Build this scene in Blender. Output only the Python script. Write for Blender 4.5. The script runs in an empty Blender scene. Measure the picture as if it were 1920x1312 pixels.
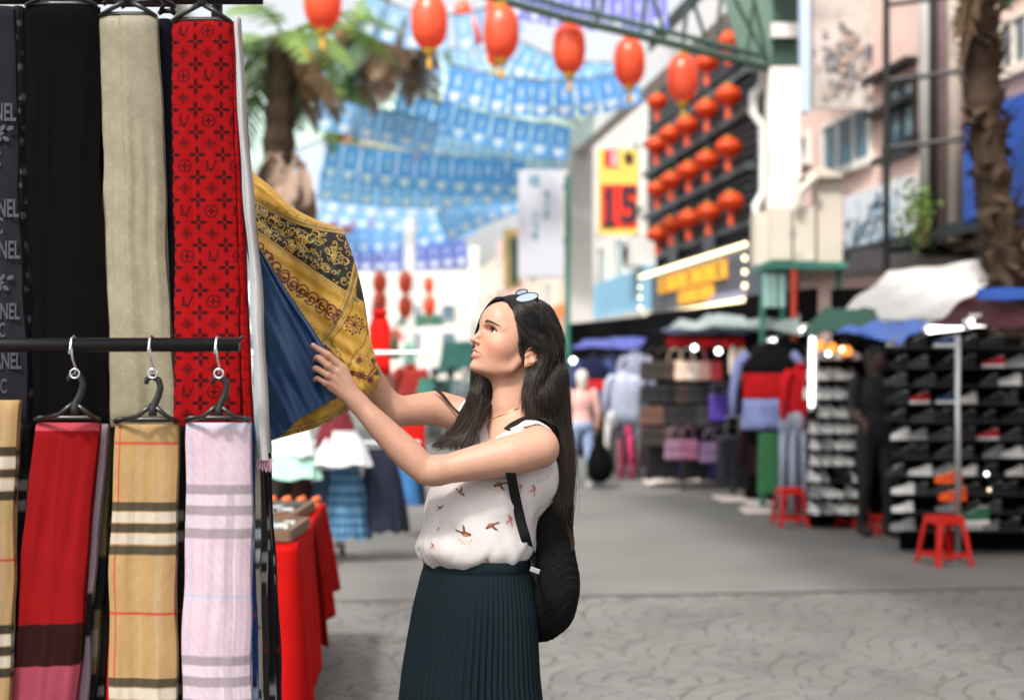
import bpy, math, random, numpy as np
from mathutils import Vector, Matrix
from mathutils.bvhtree import BVHTree
random.seed(7); rng = np.random.default_rng(7)
sc = bpy.context.scene; COL = sc.collection
F = 2667.0; HZ = 700.0; CH = 1.46            # focal length in photo pixels, horizon row, eye height
R = math.radians
# ---------------------------------------------------------------- camera, sky, sun, exposure
cam = bpy.data.cameras.new('camera'); camo = bpy.data.objects.new('camera', cam); COL.objects.link(camo)
cam.lens = 50; cam.sensor_width = 36; cam.shift_y = 44/1920; cam.clip_start = 0.05; cam.clip_end = 2000
camo.location = (0, 0, CH); camo.rotation_euler = (R(90), 0, 0)
cam.dof.use_dof = True; cam.dof.focus_distance = 3.52; cam.dof.aperture_fstop = 2.15
sc.camera = camo
SUN = Vector((-0.26, -0.54, 0.80)).normalized()
w = bpy.data.worlds.new('World'); sc.world = w; w.use_nodes = True
nt = w.node_tree; nt.nodes.clear()
sky = nt.nodes.new('ShaderNodeTexSky'); sky.sky_type = 'NISHITA'; sky.sun_disc = False
sky.sun_elevation = math.asin(SUN.z); sky.sun_rotation = math.atan2(SUN.x, SUN.y); sky.dust_density = 5.0; sky.air_density = 1.2; sky.ozone_density = 0.6
hs = nt.nodes.new('ShaderNodeHueSaturation'); hs.inputs['Saturation'].default_value = 0.22; hs.inputs['Value'].default_value = 1.45
bg = nt.nodes.new('ShaderNodeBackground'); bg.inputs['Strength'].default_value = 0.15
wo = nt.nodes.new('ShaderNodeOutputWorld')
nt.links.new(sky.outputs[0], hs.inputs['Color']); nt.links.new(hs.outputs[0], bg.inputs[0]); nt.links.new(bg.outputs[0], wo.inputs[0])
sl = bpy.data.lights.new('sun', 'SUN'); sl.energy = 3.1; sl.angle = R(5); sl.color = (1, 0.95, 0.87)
so = bpy.data.objects.new('sun', sl); COL.objects.link(so); so.rotation_euler = SUN.to_track_quat('Z', 'Y').to_euler(); so.location = (0, 0, 30)
sc.view_settings.view_transform = 'Standard'; sc.view_settings.look = 'None'; sc.view_settings.gamma = 1; sc.view_settings.exposure = 0.34
sc.view_settings.use_curve_mapping = False
sc.cycles.max_bounces = 7; sc.cycles.diffuse_bounces = 3; sc.cycles.glossy_bounces = 2; sc.cycles.transmission_bounces = 4; sc.cycles.transparent_max_bounces = 8
sc.cycles.sample_clamp_indirect = 6; sc.cycles.caustics_reflective = False; sc.cycles.caustics_refractive = False
try: sc.cycles.use_denoising = True
except Exception: pass
# ---------------------------------------------------------------- helpers
TH = math.atan(0.126); ct, st = math.cos(TH), math.sin(TH)
def P(x, y, Y): return Vector(((x-960)*Y/F, Y, CH+(HZ-y)*Y/F))           # a point seen at photo pixel x,y at depth Y
def W(s, t, z=0): return Vector((s*ct-t*st, s*st+t*ct, z))               # street frame: s to the right, t along the street
def FS(x, y, s):                                                          # pixel on a wall at s -> (t, z)
    k = (x-960)/F; Y = s/(ct*k+st); return (-st*k*Y+ct*Y, CH+(HZ-y)*Y/F)
def lin(c):
    return tuple(((v/12.92) if v <= .04045 else ((v+.055)/1.055)**2.4) for v in c)
def rgb(h): return lin(tuple(int(h[i:i+2], 16)/255 for i in (0, 2, 4)))
MC = {}
def mat(name, col=(.5, .5, .5), rough=.7, metal=0., var=.12, vs=8., bump=0., bs=60., emit=0., vcol=False, trans=0., sheen=0., spec=.5, sss=0., aniso=None, alpha=None, coord='Object', weave=0., streak=0.):
    if name in MC: return MC[name]
    m = bpy.data.materials.new(name); m.use_nodes = True; MC[name] = m
    t = m.node_tree; N = t.nodes; L = t.links; b = N['Principled BSDF']
    b.inputs['Roughness'].default_value = rough; b.inputs['Metallic'].default_value = metal; b.inputs['Specular IOR Level'].default_value = spec
    tc = N.new('ShaderNodeTexCoord')
    if vcol:
        src = N.new('ShaderNodeVertexColor'); src.layer_name = 'Col'; out = src.outputs[0]
    else:
        src = N.new('ShaderNodeRGB'); src.outputs[0].default_value = (*col, 1); out = src.outputs[0]
    if var > 0:
        no = N.new('ShaderNodeTexNoise'); no.inputs['Scale'].default_value = vs; no.inputs['Detail'].default_value = 5; no.inputs['Roughness'].default_value = .6
        mp = N.new('ShaderNodeMapping'); L.new(tc.outputs[coord], mp.inputs[0]); L.new(mp.outputs[0], no.inputs['Vector'])
        if streak: mp.inputs['Scale'].default_value = (1, 1, streak)
        oi = N.new('ShaderNodeObjectInfo'); ad = N.new('ShaderNodeVectorMath'); ad.operation = 'ADD'
        L.new(oi.outputs['Location'], ad.inputs[1]); L.new(tc.outputs[coord], ad.inputs[0]); L.new(ad.outputs[0], mp.inputs[0])
        mr = N.new('ShaderNodeMapRange'); mr.inputs[1].default_value = .3; mr.inputs[2].default_value = .7; mr.inputs[3].default_value = 1-var; mr.inputs[4].default_value = 1+var
        L.new(no.outputs[0], mr.inputs[0])
        mx = N.new('ShaderNodeVectorMath'); mx.operation = 'SCALE'; L.new(out, mx.inputs[0]); L.new(mr.outputs[0], mx.inputs['Scale']); out = mx.outputs[0]
        m2 = N.new('ShaderNodeMapRange'); m2.inputs[3].default_value = max(0, rough-.08); m2.inputs[4].default_value = min(1, rough+.08); L.new(no.outputs[0], m2.inputs[0]); L.new(m2.outputs[0], b.inputs['Roughness'])
    L.new(out, b.inputs['Base Color'])
    if bump or weave:
        nb = N.new('ShaderNodeTexNoise'); nb.inputs['Scale'].default_value = bs; nb.inputs['Detail'].default_value = 4; L.new(tc.outputs['Object'], nb.inputs['Vector'])
        bp = N.new('ShaderNodeBump'); bp.inputs['Strength'].default_value = bump or weave; bp.inputs['Distance'].default_value = .01 if bump else .001
        L.new(nb.outputs[0], bp.inputs['Height']); L.new(bp.outputs[0], b.inputs['Normal'])
    if emit:
        b.inputs['Emission Strength'].default_value = emit
        if vcol: L.new(src.outputs[0], b.inputs['Emission Color'])
        else: b.inputs['Emission Color'].default_value = (*col, 1)
    if sheen: b.inputs['Sheen Weight'].default_value = sheen
    if sss: b.inputs['Subsurface Weight'].default_value = sss; b.inputs['Subsurface Radius'].default_value = (.012, .005, .003); b.inputs['Subsurface Scale'].default_value = 1
    if trans:
        tr = N.new('ShaderNodeBsdfTranslucent'); L.new(out, tr.inputs[0]); ms = N.new('ShaderNodeMixShader'); ms.inputs[0].default_value = trans
        L.new(b.outputs[0], ms.inputs[1]); L.new(tr.outputs[0], ms.inputs[2]); L.new(ms.outputs[0], N['Material Output'].inputs[0])
    if alpha is not None: b.inputs['Alpha'].default_value = alpha
    return m
FR = {}                                                                   # object name -> world matrix of its frame
def frame(o):
    while o is not None and o.name not in FR: o = o.parent
    return FR[o.name] if o is not None else Matrix()
def tag(o, label=None, cat=None, group=None, kind=None):
    for k, v in (('label', label), ('category', cat), ('group', group), ('kind', kind)):
        if v: o[k] = v
    return o
def thing(name, label, cat, loc=(0, 0, 0), rz=0., group=None, kind=None):
    o = bpy.data.objects.new(name, None); COL.objects.link(o); o.location = loc; o.rotation_euler = (0, 0, rz); o.empty_display_size = .1
    FR[o.name] = Matrix.Translation(loc) @ Matrix.Rotation(rz, 4, 'Z')
    return tag(o, label, cat, group, kind)
def rotm(rx=0, ry=0, rz=0): return np.array((Matrix.Rotation(rz, 3, 'Z') @ Matrix.Rotation(ry, 3, 'Y') @ Matrix.Rotation(rx, 3, 'X')))
class MB:                                                                 # collects shapes; mode L local to the thing, W world, S street frame
    def __init__(s, mode='L'): s.mode = mode; s.V = []; s.F = []; s.n = 0; s.C = []; s.sm = False
    def add(s, v, f, c=None):
        v = np.asarray(v, float).reshape(-1, 3); s.V.append(v); s.F += [tuple(i+s.n for i in q) for q in f]; s.n += len(v)
        if c is not None:
            c = np.asarray(c, float); s.C.append(np.broadcast_to(c, (len(v), 3)) if c.ndim == 1 else c)
        return s
    def box(s, c, d, r=(0, 0, 0), col=None, taper=1.):
        x, y, z = d[0]/2, d[1]/2, d[2]/2; a = taper
        v = np.array([(-x, -y, -z), (x, -y, -z), (x, y, -z), (-x, y, -z), (-x*a, -y*a, z), (x*a, -y*a, z), (x*a, y*a, z), (-x*a, y*a, z)])
        v = v @ rotm(*r).T + np.array(c)
        return s.add(v, [(0, 3, 2, 1), (4, 5, 6, 7), (0, 1, 5, 4), (1, 2, 6, 5), (2, 3, 7, 6), (3, 0, 4, 7)], col)
    def tube(s, pts, r, n=8, cap=True, col=None, flat=1.):
        pts = [Vector(p) for p in pts]; m = len(pts); rr = r if hasattr(r, '__len__') else [r]*m
        v = []; ref = None
        for i, p in enumerate(pts):
            d = (pts[min(i+1, m-1)]-pts[max(i-1, 0)]).normalized()
            if ref is None: ref = Vector((0, 0, 1)) if abs(d.z) < .9 else Vector((1, 0, 0))
            a = d.cross(ref).normalized(); b = a.cross(d).normalized(); ref = b
            for k in range(n):
                t = 2*math.pi*k/n; v.append(p+a*(math.cos(t)*rr[i])+b*(math.sin(t)*rr[i]*flat))
        f = [(i*n+k, i*n+(k+1) % n, (i+1)*n+(k+1) % n, (i+1)*n+k) for i in range(m-1) for k in range(n)]
        if cap: f += [tuple(range(n-1, -1, -1)), tuple((m-1)*n+k for k in range(n))]
        return s.add([tuple(q) for q in v], f, col)
    def lathe(s, prof, c=(0, 0, 0), n=16, r=(0, 0, 0), col=None, rib=0., nr=8, sx=1., sy=1.):
        v = []
        for (q, z) in prof:
            for k in range(n):
                t = 2*math.pi*k/n; e = q*(1+rib*abs(math.sin(t*nr/2)) - rib) if rib else q
                v.append((e*math.cos(t)*sx, e*math.sin(t)*sy, z))
        v = np.array(v) @ rotm(*r).T + np.array(c); m = len(prof)
        f = [(i*n+k, i*n+(k+1) % n, (i+1)*n+(k+1) % n, (i+1)*n+k) for i in range(m-1) for k in range(n)]
        f += [tuple(range(n-1, -1, -1)), tuple((m-1)*n+k for k in range(n))]
        return s.add(v, f, col)
    def grid(s, fn, nu, nv, cf=None, closed=False):
        v = []; c = []
        for j in range(nv+1):
            for i in range(nu+(0 if closed else 1)):
                v.append(fn(i/nu, j/nv)); 
                if cf: c.append(cf(i/nu, j/nv))
        w_ = nu+(0 if closed else 1)
        f = [(j*w_+i, j*w_+(i+1) % w_, (j+1)*w_+(i+1) % w_, (j+1)*w_+i) for j in range(nv) for i in range(nu)]
        return s.add(v, f, c if cf else None)
    def agrid(s, X, Y, Z, C=None):                                        # numpy grid (nv, nu)
        nv, nu = X.shape; I = np.arange(nv*nu).reshape(nv, nu)
        q = np.stack([I[:-1, :-1], I[:-1, 1:], I[1:, 1:], I[1:, :-1]], -1).reshape(-1, 4)
        return s.add(np.stack([X, Y, Z], -1).reshape(-1, 3), q.tolist(), None if C is None else C.reshape(-1, 3))
    def prism(s, pts, o, ux, uy, d, col=None):                            # 2D outline, origin, axes, thickness vector
        o, ux, uy, d = map(np.array, (o, ux, uy, d)); n = len(pts)
        a = [o+ux*p[0]+uy*p[1] for p in pts]; b = [q+d for q in a]
        return s.add(a+b, [tuple(range(n-1, -1, -1)), tuple(range(n, 2*n))]+[(i, (i+1) % n, n+(i+1) % n, n+i) for i in range(n)], col)
    def build(s, name, m, parent=None, smooth=False, solid=0., sub=0, bev=0.):
        V = np.concatenate(s.V)
        if s.mode == 'S':
            V = np.stack([V[:, 0]*ct-V[:, 1]*st, V[:, 0]*st+V[:, 1]*ct, V[:, 2]], 1)
        loc = None
        if s.mode != 'L' or parent is None:
            if parent is not None:
                M = np.array(frame(parent).inverted()); V = V @ M[:3, :3].T + M[:3, 3]
            elif s.mode != 'L':
                loc = np.array([(V[:, 0].min()+V[:, 0].max())/2, (V[:, 1].min()+V[:, 1].max())/2, V[:, 2].min()]); V = V-loc
        me = bpy.data.meshes.new(name); me.from_pydata(V.tolist(), [], s.F); 
        if s.C:
            C = np.concatenate(s.C); at = me.color_attributes.new('Col', 'FLOAT_COLOR', 'POINT')
            at.data.foreach_set('color', np.concatenate([C, np.ones((len(C), 1))], 1).astype(np.float32).ravel())
        if smooth or s.sm: me.polygons.foreach_set('use_smooth', [True]*len(me.polygons))
        me.materials.append(m); me.update()
        o = bpy.data.objects.new(name, me); COL.objects.link(o)
        if parent is not None: o.parent = parent
        if loc is not None: o.location = loc; FR[o.name] = Matrix.Translation(loc)
        if solid: q = o.modifiers.new('thick', 'SOLIDIFY'); q.thickness = solid; q.offset = 0
        if bev: q = o.modifiers.new('bevel', 'BEVEL'); q.width = bev; q.segments = 2; q.limit_method = 'ANGLE'
        if sub: q = o.modifiers.new('sub', 'SUBSURF'); q.levels = sub; q.render_levels = sub
        return o
KIDS = {}
def copy_tree(o, parent=None):
    c = o.copy(); COL.objects.link(c)
    if parent is not None: c.parent = parent
    if o.name in FR: FR[c.name] = FR[o.name].copy()
    for ch in o.children: copy_tree(ch, c)
    return c
def dup(o, loc, rz=0., label=None, scale=None, group=None):
    c = copy_tree(o); c.location = loc; c.rotation_euler = (0, 0, rz)
    if scale is not None: c.scale = (scale,)*3 if not hasattr(scale, '__len__') else scale
    if label: c['label'] = label
    if group: c['group'] = group
    return c
def text_mb(txt, size, mode='L', o=(0, 0, 0), ux=(1, 0, 0), uy=(0, 0, 1), depth=.0, cx='CENTER', name=None, m=None, parent=None, sx=1., font=None):
    cu = bpy.data.curves.new('lettering', 'FONT'); cu.body = txt; cu.size = size; cu.align_x = cx; cu.align_y = 'CENTER'; cu.resolution_u = 3; cu.offset = size*.02
    ob = bpy.data.objects.new('lettering', cu); COL.objects.link(ob)
    dg = bpy.context.evaluated_depsgraph_get(); me = bpy.data.meshes.new_from_object(ob.evaluated_get(dg))
    bpy.data.objects.remove(ob); o, ux, uy = map(np.array, (o, ux, uy))
    V = np.array([v.co[:] for v in me.vertices]).reshape(-1, 3); Fs = [tuple(p.vertices) for p in me.polygons]
    mb = MB(mode); 
    if len(V): mb.add(o+np.outer(V[:, 0]*sx, ux)+np.outer(V[:, 1], uy), Fs)
    bpy.data.meshes.remove(me)
    return mb.build(name or 'lettering', m, parent) if len(V) else None
# ---------------------------------------------------------------- signed distance modelling (bodies, hair mass, clothes)
class SDF:
    def __init__(s): s.p = []
    def _add(s, kind, a, k, op, c, rad): s.p.append((kind, a, k, op, np.array(c, float), rad)); return s
    def ell(s, c, r, M=None, k=.02, op='u', dr=0.):
        r = np.array(r, float)+dr; return s._add('e', (np.array(c, float), r, None if M is None else np.array(M, float)), k, op, c, max(r))
    def cone(s, a, b, ra, rb, k=.01, op='u'):
        a = np.array(a, float); b = np.array(b, float); return s._add('c', (a, b, ra, rb), k, op, (a+b)/2, np.linalg.norm(b-a)/2+max(ra, rb))
    def chain(s, pts, rs, k=.01, op='u'):
        rs = list(rs) if hasattr(rs, '__len__') else [rs]*len(pts); p = np.array([np.array(q, float) for q in pts])
        if len(p) > 2:                                                     # smooth the path so limbs bend without kinks
            e = np.vstack([2*p[0]-p[1], p, 2*p[-1]-p[-2]]); er = [rs[0]]+rs+[rs[-1]]; o = []; orr = []; sub = 3
            for i in range(len(p)-1):
                a, b, c, d = e[i:i+4]; ra, rb, rc, rd = er[i:i+4]
                for t in np.arange(sub)/sub:
                    f = lambda a, b, c, d: .5*((2*b)+(-a+c)*t+(2*a-5*b+4*c-d)*t*t+(-a+3*b-3*c+d)*t**3)
                    o.append(f(a, b, c, d)*.6+(b+(c-b)*t)*.4); orr.append(f(ra, rb, rc, rd))
            p = np.array(o+[p[-1]]); rs = orr+[rs[-1]]
        cc = (p.min(0)+p.max(0))/2
        return s._add('h', (p, np.array(rs)), k, op, cc, np.linalg.norm(p-cc, axis=1).max()+max(rs))
    def fn(s, f, k=.005, op='s'): return s._add('f', f, k, op, (0, 0, 0), 1e3)
    def ev(s, X, c=None, h=None):
        d = np.full(len(X), 1e3)
        for kind, a, k, op, pc, rad in s.p:
            if c is not None and kind != 'f' and np.linalg.norm(pc-c)-rad > h+k+.03: continue
            if kind == 'e':
                q = X-a[0]
                if a[2] is not None: q = q @ a[2]
                k0 = np.linalg.norm(q/a[1], axis=1); k1 = np.linalg.norm(q/(a[1]**2), axis=1); e = k0*(k0-1)/np.maximum(k1, 1e-9)
            elif kind == 'c':
                ba = a[1]-a[0]; pa = X-a[0]; t = np.clip(pa @ ba/max(ba @ ba, 1e-12), 0, 1)
                e = np.linalg.norm(pa-t[:, None]*ba, axis=1)-(a[2]+(a[3]-a[2])*t)
            elif kind == 'h':
                e = np.full(len(X), 1e3)
                for i in range(len(a[0])-1):
                    ba = a[0][i+1]-a[0][i]; pa = X-a[0][i]; t = np.clip(pa @ ba/max(ba @ ba, 1e-12), 0, 1)
                    e = np.minimum(e, np.linalg.norm(pa-t[:, None]*ba, axis=1)-(a[1][i]+(a[1][i+1]-a[1][i])*t))
            else: e = a(X, d)
            if op == 'd': d = d+e; continue
            if op == 's': e = -e; hh = np.clip(.5+.5*(e-d)/k, 0, 1); d = d+(e-d)*hh+k*hh*(1-hh)
            else: hh = np.clip(.5+.5*(d-e)/k, 0, 1); d = d+(e-d)*hh-k*hh*(1-hh)
        return d
    def mesh(s, lo, hi, vx, bl=12):
        lo = np.array(lo, float); hi = np.array(hi, float); nb = np.ceil((hi-lo)/(vx*bl)).astype(int); n = nb*bl
        D = np.full(n, 1.0, np.float32); bc = np.stack(np.meshgrid(*[np.arange(q) for q in nb], indexing='ij'), -1).reshape(-1, 3)
        cen = lo+(bc+.5)*bl*vx; h = bl*vx*.5*1.7321; g = np.stack(np.meshgrid(*[np.arange(bl)]*3, indexing='ij'), -1).reshape(-1, 3)*vx
        dc = s.ev(cen)
        for b, c, dd in zip(bc, cen, dc):
            if dd < -(h*1.5+.012): D[b[0]*bl:(b[0]+1)*bl, b[1]*bl:(b[1]+1)*bl, b[2]*bl:(b[2]+1)*bl] = -1; continue
            if dd > h*1.6+.02: continue
            x = lo+b*bl*vx+g
            D[b[0]*bl:(b[0]+1)*bl, b[1]*bl:(b[1]+1)*bl, b[2]*bl:(b[2]+1)*bl] = s.ev(x, c, h).reshape(bl, bl, bl)
        I = D < 0; S = np.zeros(n-1, np.uint8)
        for i in (0, 1):
            for j in (0, 1):
                for k in (0, 1): S += I[i:n[0]-1+i, j:n[1]-1+j, k:n[2]-1+k]
        cells = np.argwhere((S > 0) & (S < 8)); m = len(cells); acc = np.zeros((m, 3)); cnt = np.zeros(m)
        co = [(i, j, k) for i in (0, 1) for j in (0, 1) for k in (0, 1)]
        val = {c: D[cells[:, 0]+c[0], cells[:, 1]+c[1], cells[:, 2]+c[2]].astype(float) for c in co}
        for a in co:
            for ax in range(3):
                if a[ax] == 0:
                    b = list(a); b[ax] = 1; b = tuple(b); va, vb = val[a], val[b]; mk = (va < 0) != (vb < 0)
                    t = np.where(mk, va/np.where(mk, va-vb, 1), 0); p = np.array(a, float)[None].repeat(m, 0); p[:, ax] = t
                    acc += p*mk[:, None]; cnt += mk
        V = lo+(cells+acc/cnt[:, None])*vx
        idx = np.full(n, -1, np.int32); idx[cells[:, 0], cells[:, 1], cells[:, 2]] = np.arange(m)
        Q = []
        for ax in range(3):
            o1, o2 = [(1, 2), (2, 0), (0, 1)][ax]
            A = I.take(range(0, n[ax]-1), ax); B = I.take(range(1, n[ax]), ax)
            for flip, mk in ((False, A & ~B), (True, B & ~A)):
                e = np.argwhere(mk); e = e[(e[:, o1] > 0) & (e[:, o2] > 0)]
                e1 = e.copy(); e1[:, o1] -= 1; e2 = e.copy(); e2[:, o2] -= 1; e3 = e1.copy(); e3[:, o2] -= 1
                q = np.stack([idx[tuple(x.T)] for x in (e, e1, e3, e2)], 1); q = q[(q >= 0).all(1)]
                Q.append(q[:, ::-1] if flip else q)
        return V, np.concatenate(Q)
def sdf_obj(name, V, Q, m, parent=None, C=None):
    if parent is not None:
        M = np.array(frame(parent).inverted()); V = V @ M[:3, :3].T + M[:3, 3]
    me = bpy.data.meshes.new(name); me.vertices.add(len(V)); me.vertices.foreach_set('co', V.astype(np.float32).ravel())
    me.loops.add(Q.size); me.polygons.add(len(Q)); me.loops.foreach_set('vertex_index', Q.astype(np.int32).ravel())
    me.polygons.foreach_set('loop_start', np.arange(len(Q), dtype=np.int32)*4)
    me.polygons.foreach_set('use_smooth', np.ones(len(Q), bool)); me.update(calc_edges=True)
    if C is not None:
        at = me.color_attributes.new('Col', 'FLOAT_COLOR', 'POINT'); at.data.foreach_set('color', np.concatenate([C, np.ones((len(C), 1))], 1).astype(np.float32).ravel())
    me.materials.append(m); o = bpy.data.objects.new(name, me); COL.objects.link(o)
    if parent is not None: o.parent = parent
    return o
def hairs(name, strands, m, parent, r0=.0005, r1=.00015):
    """strands: list of (n,3) arrays"""
    hc = bpy.data.hair_curves.new(name); hc.add_curves([len(s_) for s_ in strands])
    Pn = np.concatenate(strands); M = np.array(frame(parent).inverted()); Pn = Pn @ M[:3, :3].T + M[:3, 3]
    hc.points.foreach_set('position', Pn.astype(np.float32).ravel())
    rad = np.concatenate([np.linspace(r0, r1, len(s_)) for s_ in strands]).astype(np.float32)
    hc.points.foreach_set('radius', rad)
    hc.materials.append(m); o = bpy.data.objects.new(name, hc); COL.objects.link(o); o.parent = parent
    return o
def vnoise(X, sc_, seed=0):                                               # cheap smooth noise, numpy, X (n,3)
    r_ = np.random.default_rng(seed); o = np.zeros(len(X))
    for i in range(6):
        k = r_.normal(size=3)*sc_*(1+.35*i); o += np.sin(X @ k+r_.uniform(0, 6.28))/(1+.4*i)
    return o/3.2
def cr(pts, n):                                                            # Catmull-Rom through control points
    p = np.array(pts, float); p = np.vstack([2*p[0]-p[1], p, 2*p[-1]-p[-2]]); m = len(p)-3; o = []
    for q in np.linspace(0, m-1e-6, n):
        i = int(q); t = q-i; a, b, c, d = p[i:i+4]
        o.append(.5*((2*b)+(-a+c)*t+(2*a-5*b+4*c-d)*t*t+(-a+3*b-3*c+d)*t**3))
    return np.array(o)
# ================================================================ ground
pave = mat('pavement_concrete', rgb('9A958C'), rough=.85, var=.13, vs=1.1, bump=.35, bs=45, coord='Object')
mb = MB('S'); mb.box((0, 150, -.06), (400, 420, .12)); ground = mb.build('ground', mat('asphalt', rgb('6A6966'), rough=.85, var=.2, vs=.6, bump=.3, bs=60)); tag(ground, kind='structure')
jb = mat('joint_sand', rgb('575654'), rough=.95, var=.2, vs=4); mb = MB('S'); sbox_ = mb.box((2.5, 5.92, .0005), (12, 6.44, .003)); mb.build('joint_bed', jb, ground)
mb = MB('S'); mb.box((2.5, 9.16, .006), (12, .035, .014)); mb.build('joint_strip', mat('joint_dark', rgb('5C5B58'), var=.2, vs=5), ground)
# stamped fan paving: arcs of stones in bands, as far as the joint line
stm_ = [mat('paving_stone_%s' % n, rgb(c), rough=.82, var=.2, vs=.9, bump=.5, bs=50) for n, c in (('buff', '6C6B68'), ('grey', '686765'), ('olive', '6C6A65'))]
stones = []
r0 = .60; rw = r0/5
for j in range(8, 17):
    for c in range(-4, 9):
        cx_, cy_ = c*2*r0+(r0 if j % 2 else 0)-.3, j*r0; cov = [(cx_-r0, cy_-r0), (cx_+r0, cy_-r0), (cx_, cy_-2*r0)]
        for k in range(5):
            ri, ro = k*rw, (k+1)*rw; nseg = max(3, int(round(2*math.pi*(ri+ro)/2/.165))); a0 = random.uniform(0, 6)
            for q in range(nseg):
                a, b = a0+2*math.pi*q/nseg, a0+2*math.pi*(q+1)/nseg; g = .0035; rm = (ri+ro)/2; am = (a+b)/2; m = (cx_+rm*math.cos(am), cy_+rm*math.sin(am))
                if any(math.dist(m, d) < r0-.06 for d in cov): continue
                if m[1] > 9.05 or m[1] < 5: continue
                p = W(*m); px = 960+F*p.x/max(p.y, 1)
                if p.y < 5.4 or px < 380 or px > 2100: continue
                ga = g/max(rm, .08); P4 = []
                for (rr, aa) in ((max(ri+g, .012), a+ga), (ro-g, a+ga), (ro-g, b-ga), (max(ri+g, .012), b-ga)):
                    x, y = cx_+rr*math.cos(aa), cy_+rr*math.sin(aa)
                    for d in cov:
                        dd = math.dist((x, y), d)
                        if dd < r0+g: x, y = d[0]+(x-d[0])/dd*(r0+g), d[1]+(y-d[1])/dd*(r0+g)
                    P4.append((x, y))
                ar = abs(sum(P4[i][0]*P4[(i+1) % 4][1]-P4[(i+1) % 4][0]*P4[i][1] for i in range(4)))/2
                if ar > .0014: stones.append((p.y, *P4[::-1]))
stones.sort(key=lambda s: s[0])
vis = [s for s in stones if s[0] > 6.3 and 530 < 960+F*W(*s[1]).x/W(*s[1]).y < 1925]
big = set(id(s) for s in vis[:300])
def stone_mb(mb, q, h):
    c = np.mean(q, 0); top = [(c[0]+(p[0]-c[0])*.95, c[1]+(p[1]-c[1])*.94, h+random.uniform(-.0008, .0008)) for p in q]; v = [(p[0], p[1], -.001) for p in q]+top
    mb.add(v, [(4, 5, 6, 7), (0, 1, 5, 4), (1, 2, 6, 5), (2, 3, 7, 6), (3, 0, 4, 7)])
rest = [MB('S') for _ in range(3)]
for s in stones:
    k = random.choice([0, 0, 1, 2]); h = .0055+random.uniform(0, .0012)
    if id(s) in big:
        mb = MB('S'); stone_mb(mb, s[1:], h); o = mb.build('paving_stone', stm_[k], ground)
    else: stone_mb(rest[k], s[1:], h)
for mb, m in zip(rest, stm_):
    o = mb.build('paving_stones', m, ground); o['kind'] = 'stuff'
# ================================================================ street: buildings, roof, palms, banners, lanterns
white_w = mat('wall_white', rgb('DDD8D0'), rough=.85, var=.08, vs=1.5, bump=.2, bs=20); pink_w = mat('wall_pink', rgb('DDBDB2'), rough=.85, var=.10, vs=1.2, bump=.2, bs=20)
dark_w = mat('wall_charcoal', rgb('262B2D'), rough=.7, var=.2, vs=2); cream_w = mat('wall_cream', rgb('DFD2C2'), rough=.85, var=.1, vs=1.3); glassm = mat('window_glass', rgb('5E7480'), rough=.1, var=.2, vs=2, spec=.8)
teal = mat('paint_teal', rgb('3E7F70'), rough=.5, var=.12, vs=4); tealp = mat('paint_pale_teal', rgb('8FC4B2'), rough=.5, var=.1, vs=4); dgreen = mat('paint_dark_green', rgb('24443A'), rough=.5, var=.15, vs=4); pipew = mat('pipe_white', rgb('DAD8D4'), rough=.5, var=.06)
steel = mat('galvanised_steel', rgb('A5A9AA'), rough=.35, metal=.7, var=.15, vs=10); blackm = mat('black_paint', rgb('141617'), rough=.5, var=.2, vs=6)
def tX(x, s=7.5): return FS(x, 700, s)[0]
def zY(x, y, s=7.5): return FS(x, y, s)[1]
def sbox(mb, s0, s1, t0, t1, z0, z1): return mb.box(((s0+s1)/2, (t0+t1)/2, (z0+z1)/2), (abs(s1-s0), abs(t1-t0), abs(z1-z0)))
def bld(label, t0, t1, h, m, s0=7.5, dep=6, name='building'):
    b = thing(name, label, 'building', tuple(W(s0, (t0+t1)/2, 0)), TH); mb = MB('S'); sbox(mb, s0, s0+dep, t0, t1, -.1, h); mb.build('wall', m, b); return b
def swin(b, t0, t1, z0, z1, s=7.5, fm=None, gm=None, bars=1, deep=.06):
    fm = fm or white_w; mb = MB('S'); w_ = .07
    sbox(mb, s-deep, s+.02, t0, t1, z1-w_, z1); sbox(mb, s-deep-.04, s+.02, t0-.05, t1+.05, z0-.05, z0+w_); sbox(mb, s-deep, s+.02, t0, t0+w_, z0+w_, z1-w_); sbox(mb, s-deep, s+.02, t1-w_, t1, z0+w_, z1-w_)
    for i in range(bars): c = t0+(t1-t0)*(i+1)/(bars+1); sbox(mb, s-deep+.01, s+.02, c-.03, c+.03, z0+w_, z1-w_)
    f = mb.build('window', fm, b); mb = MB('S'); sbox(mb, s-.02, s-.005, t0+w_, t1-w_, z0+w_, z1-w_); mb.build('pane', gm or glassm, f); return f
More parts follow.
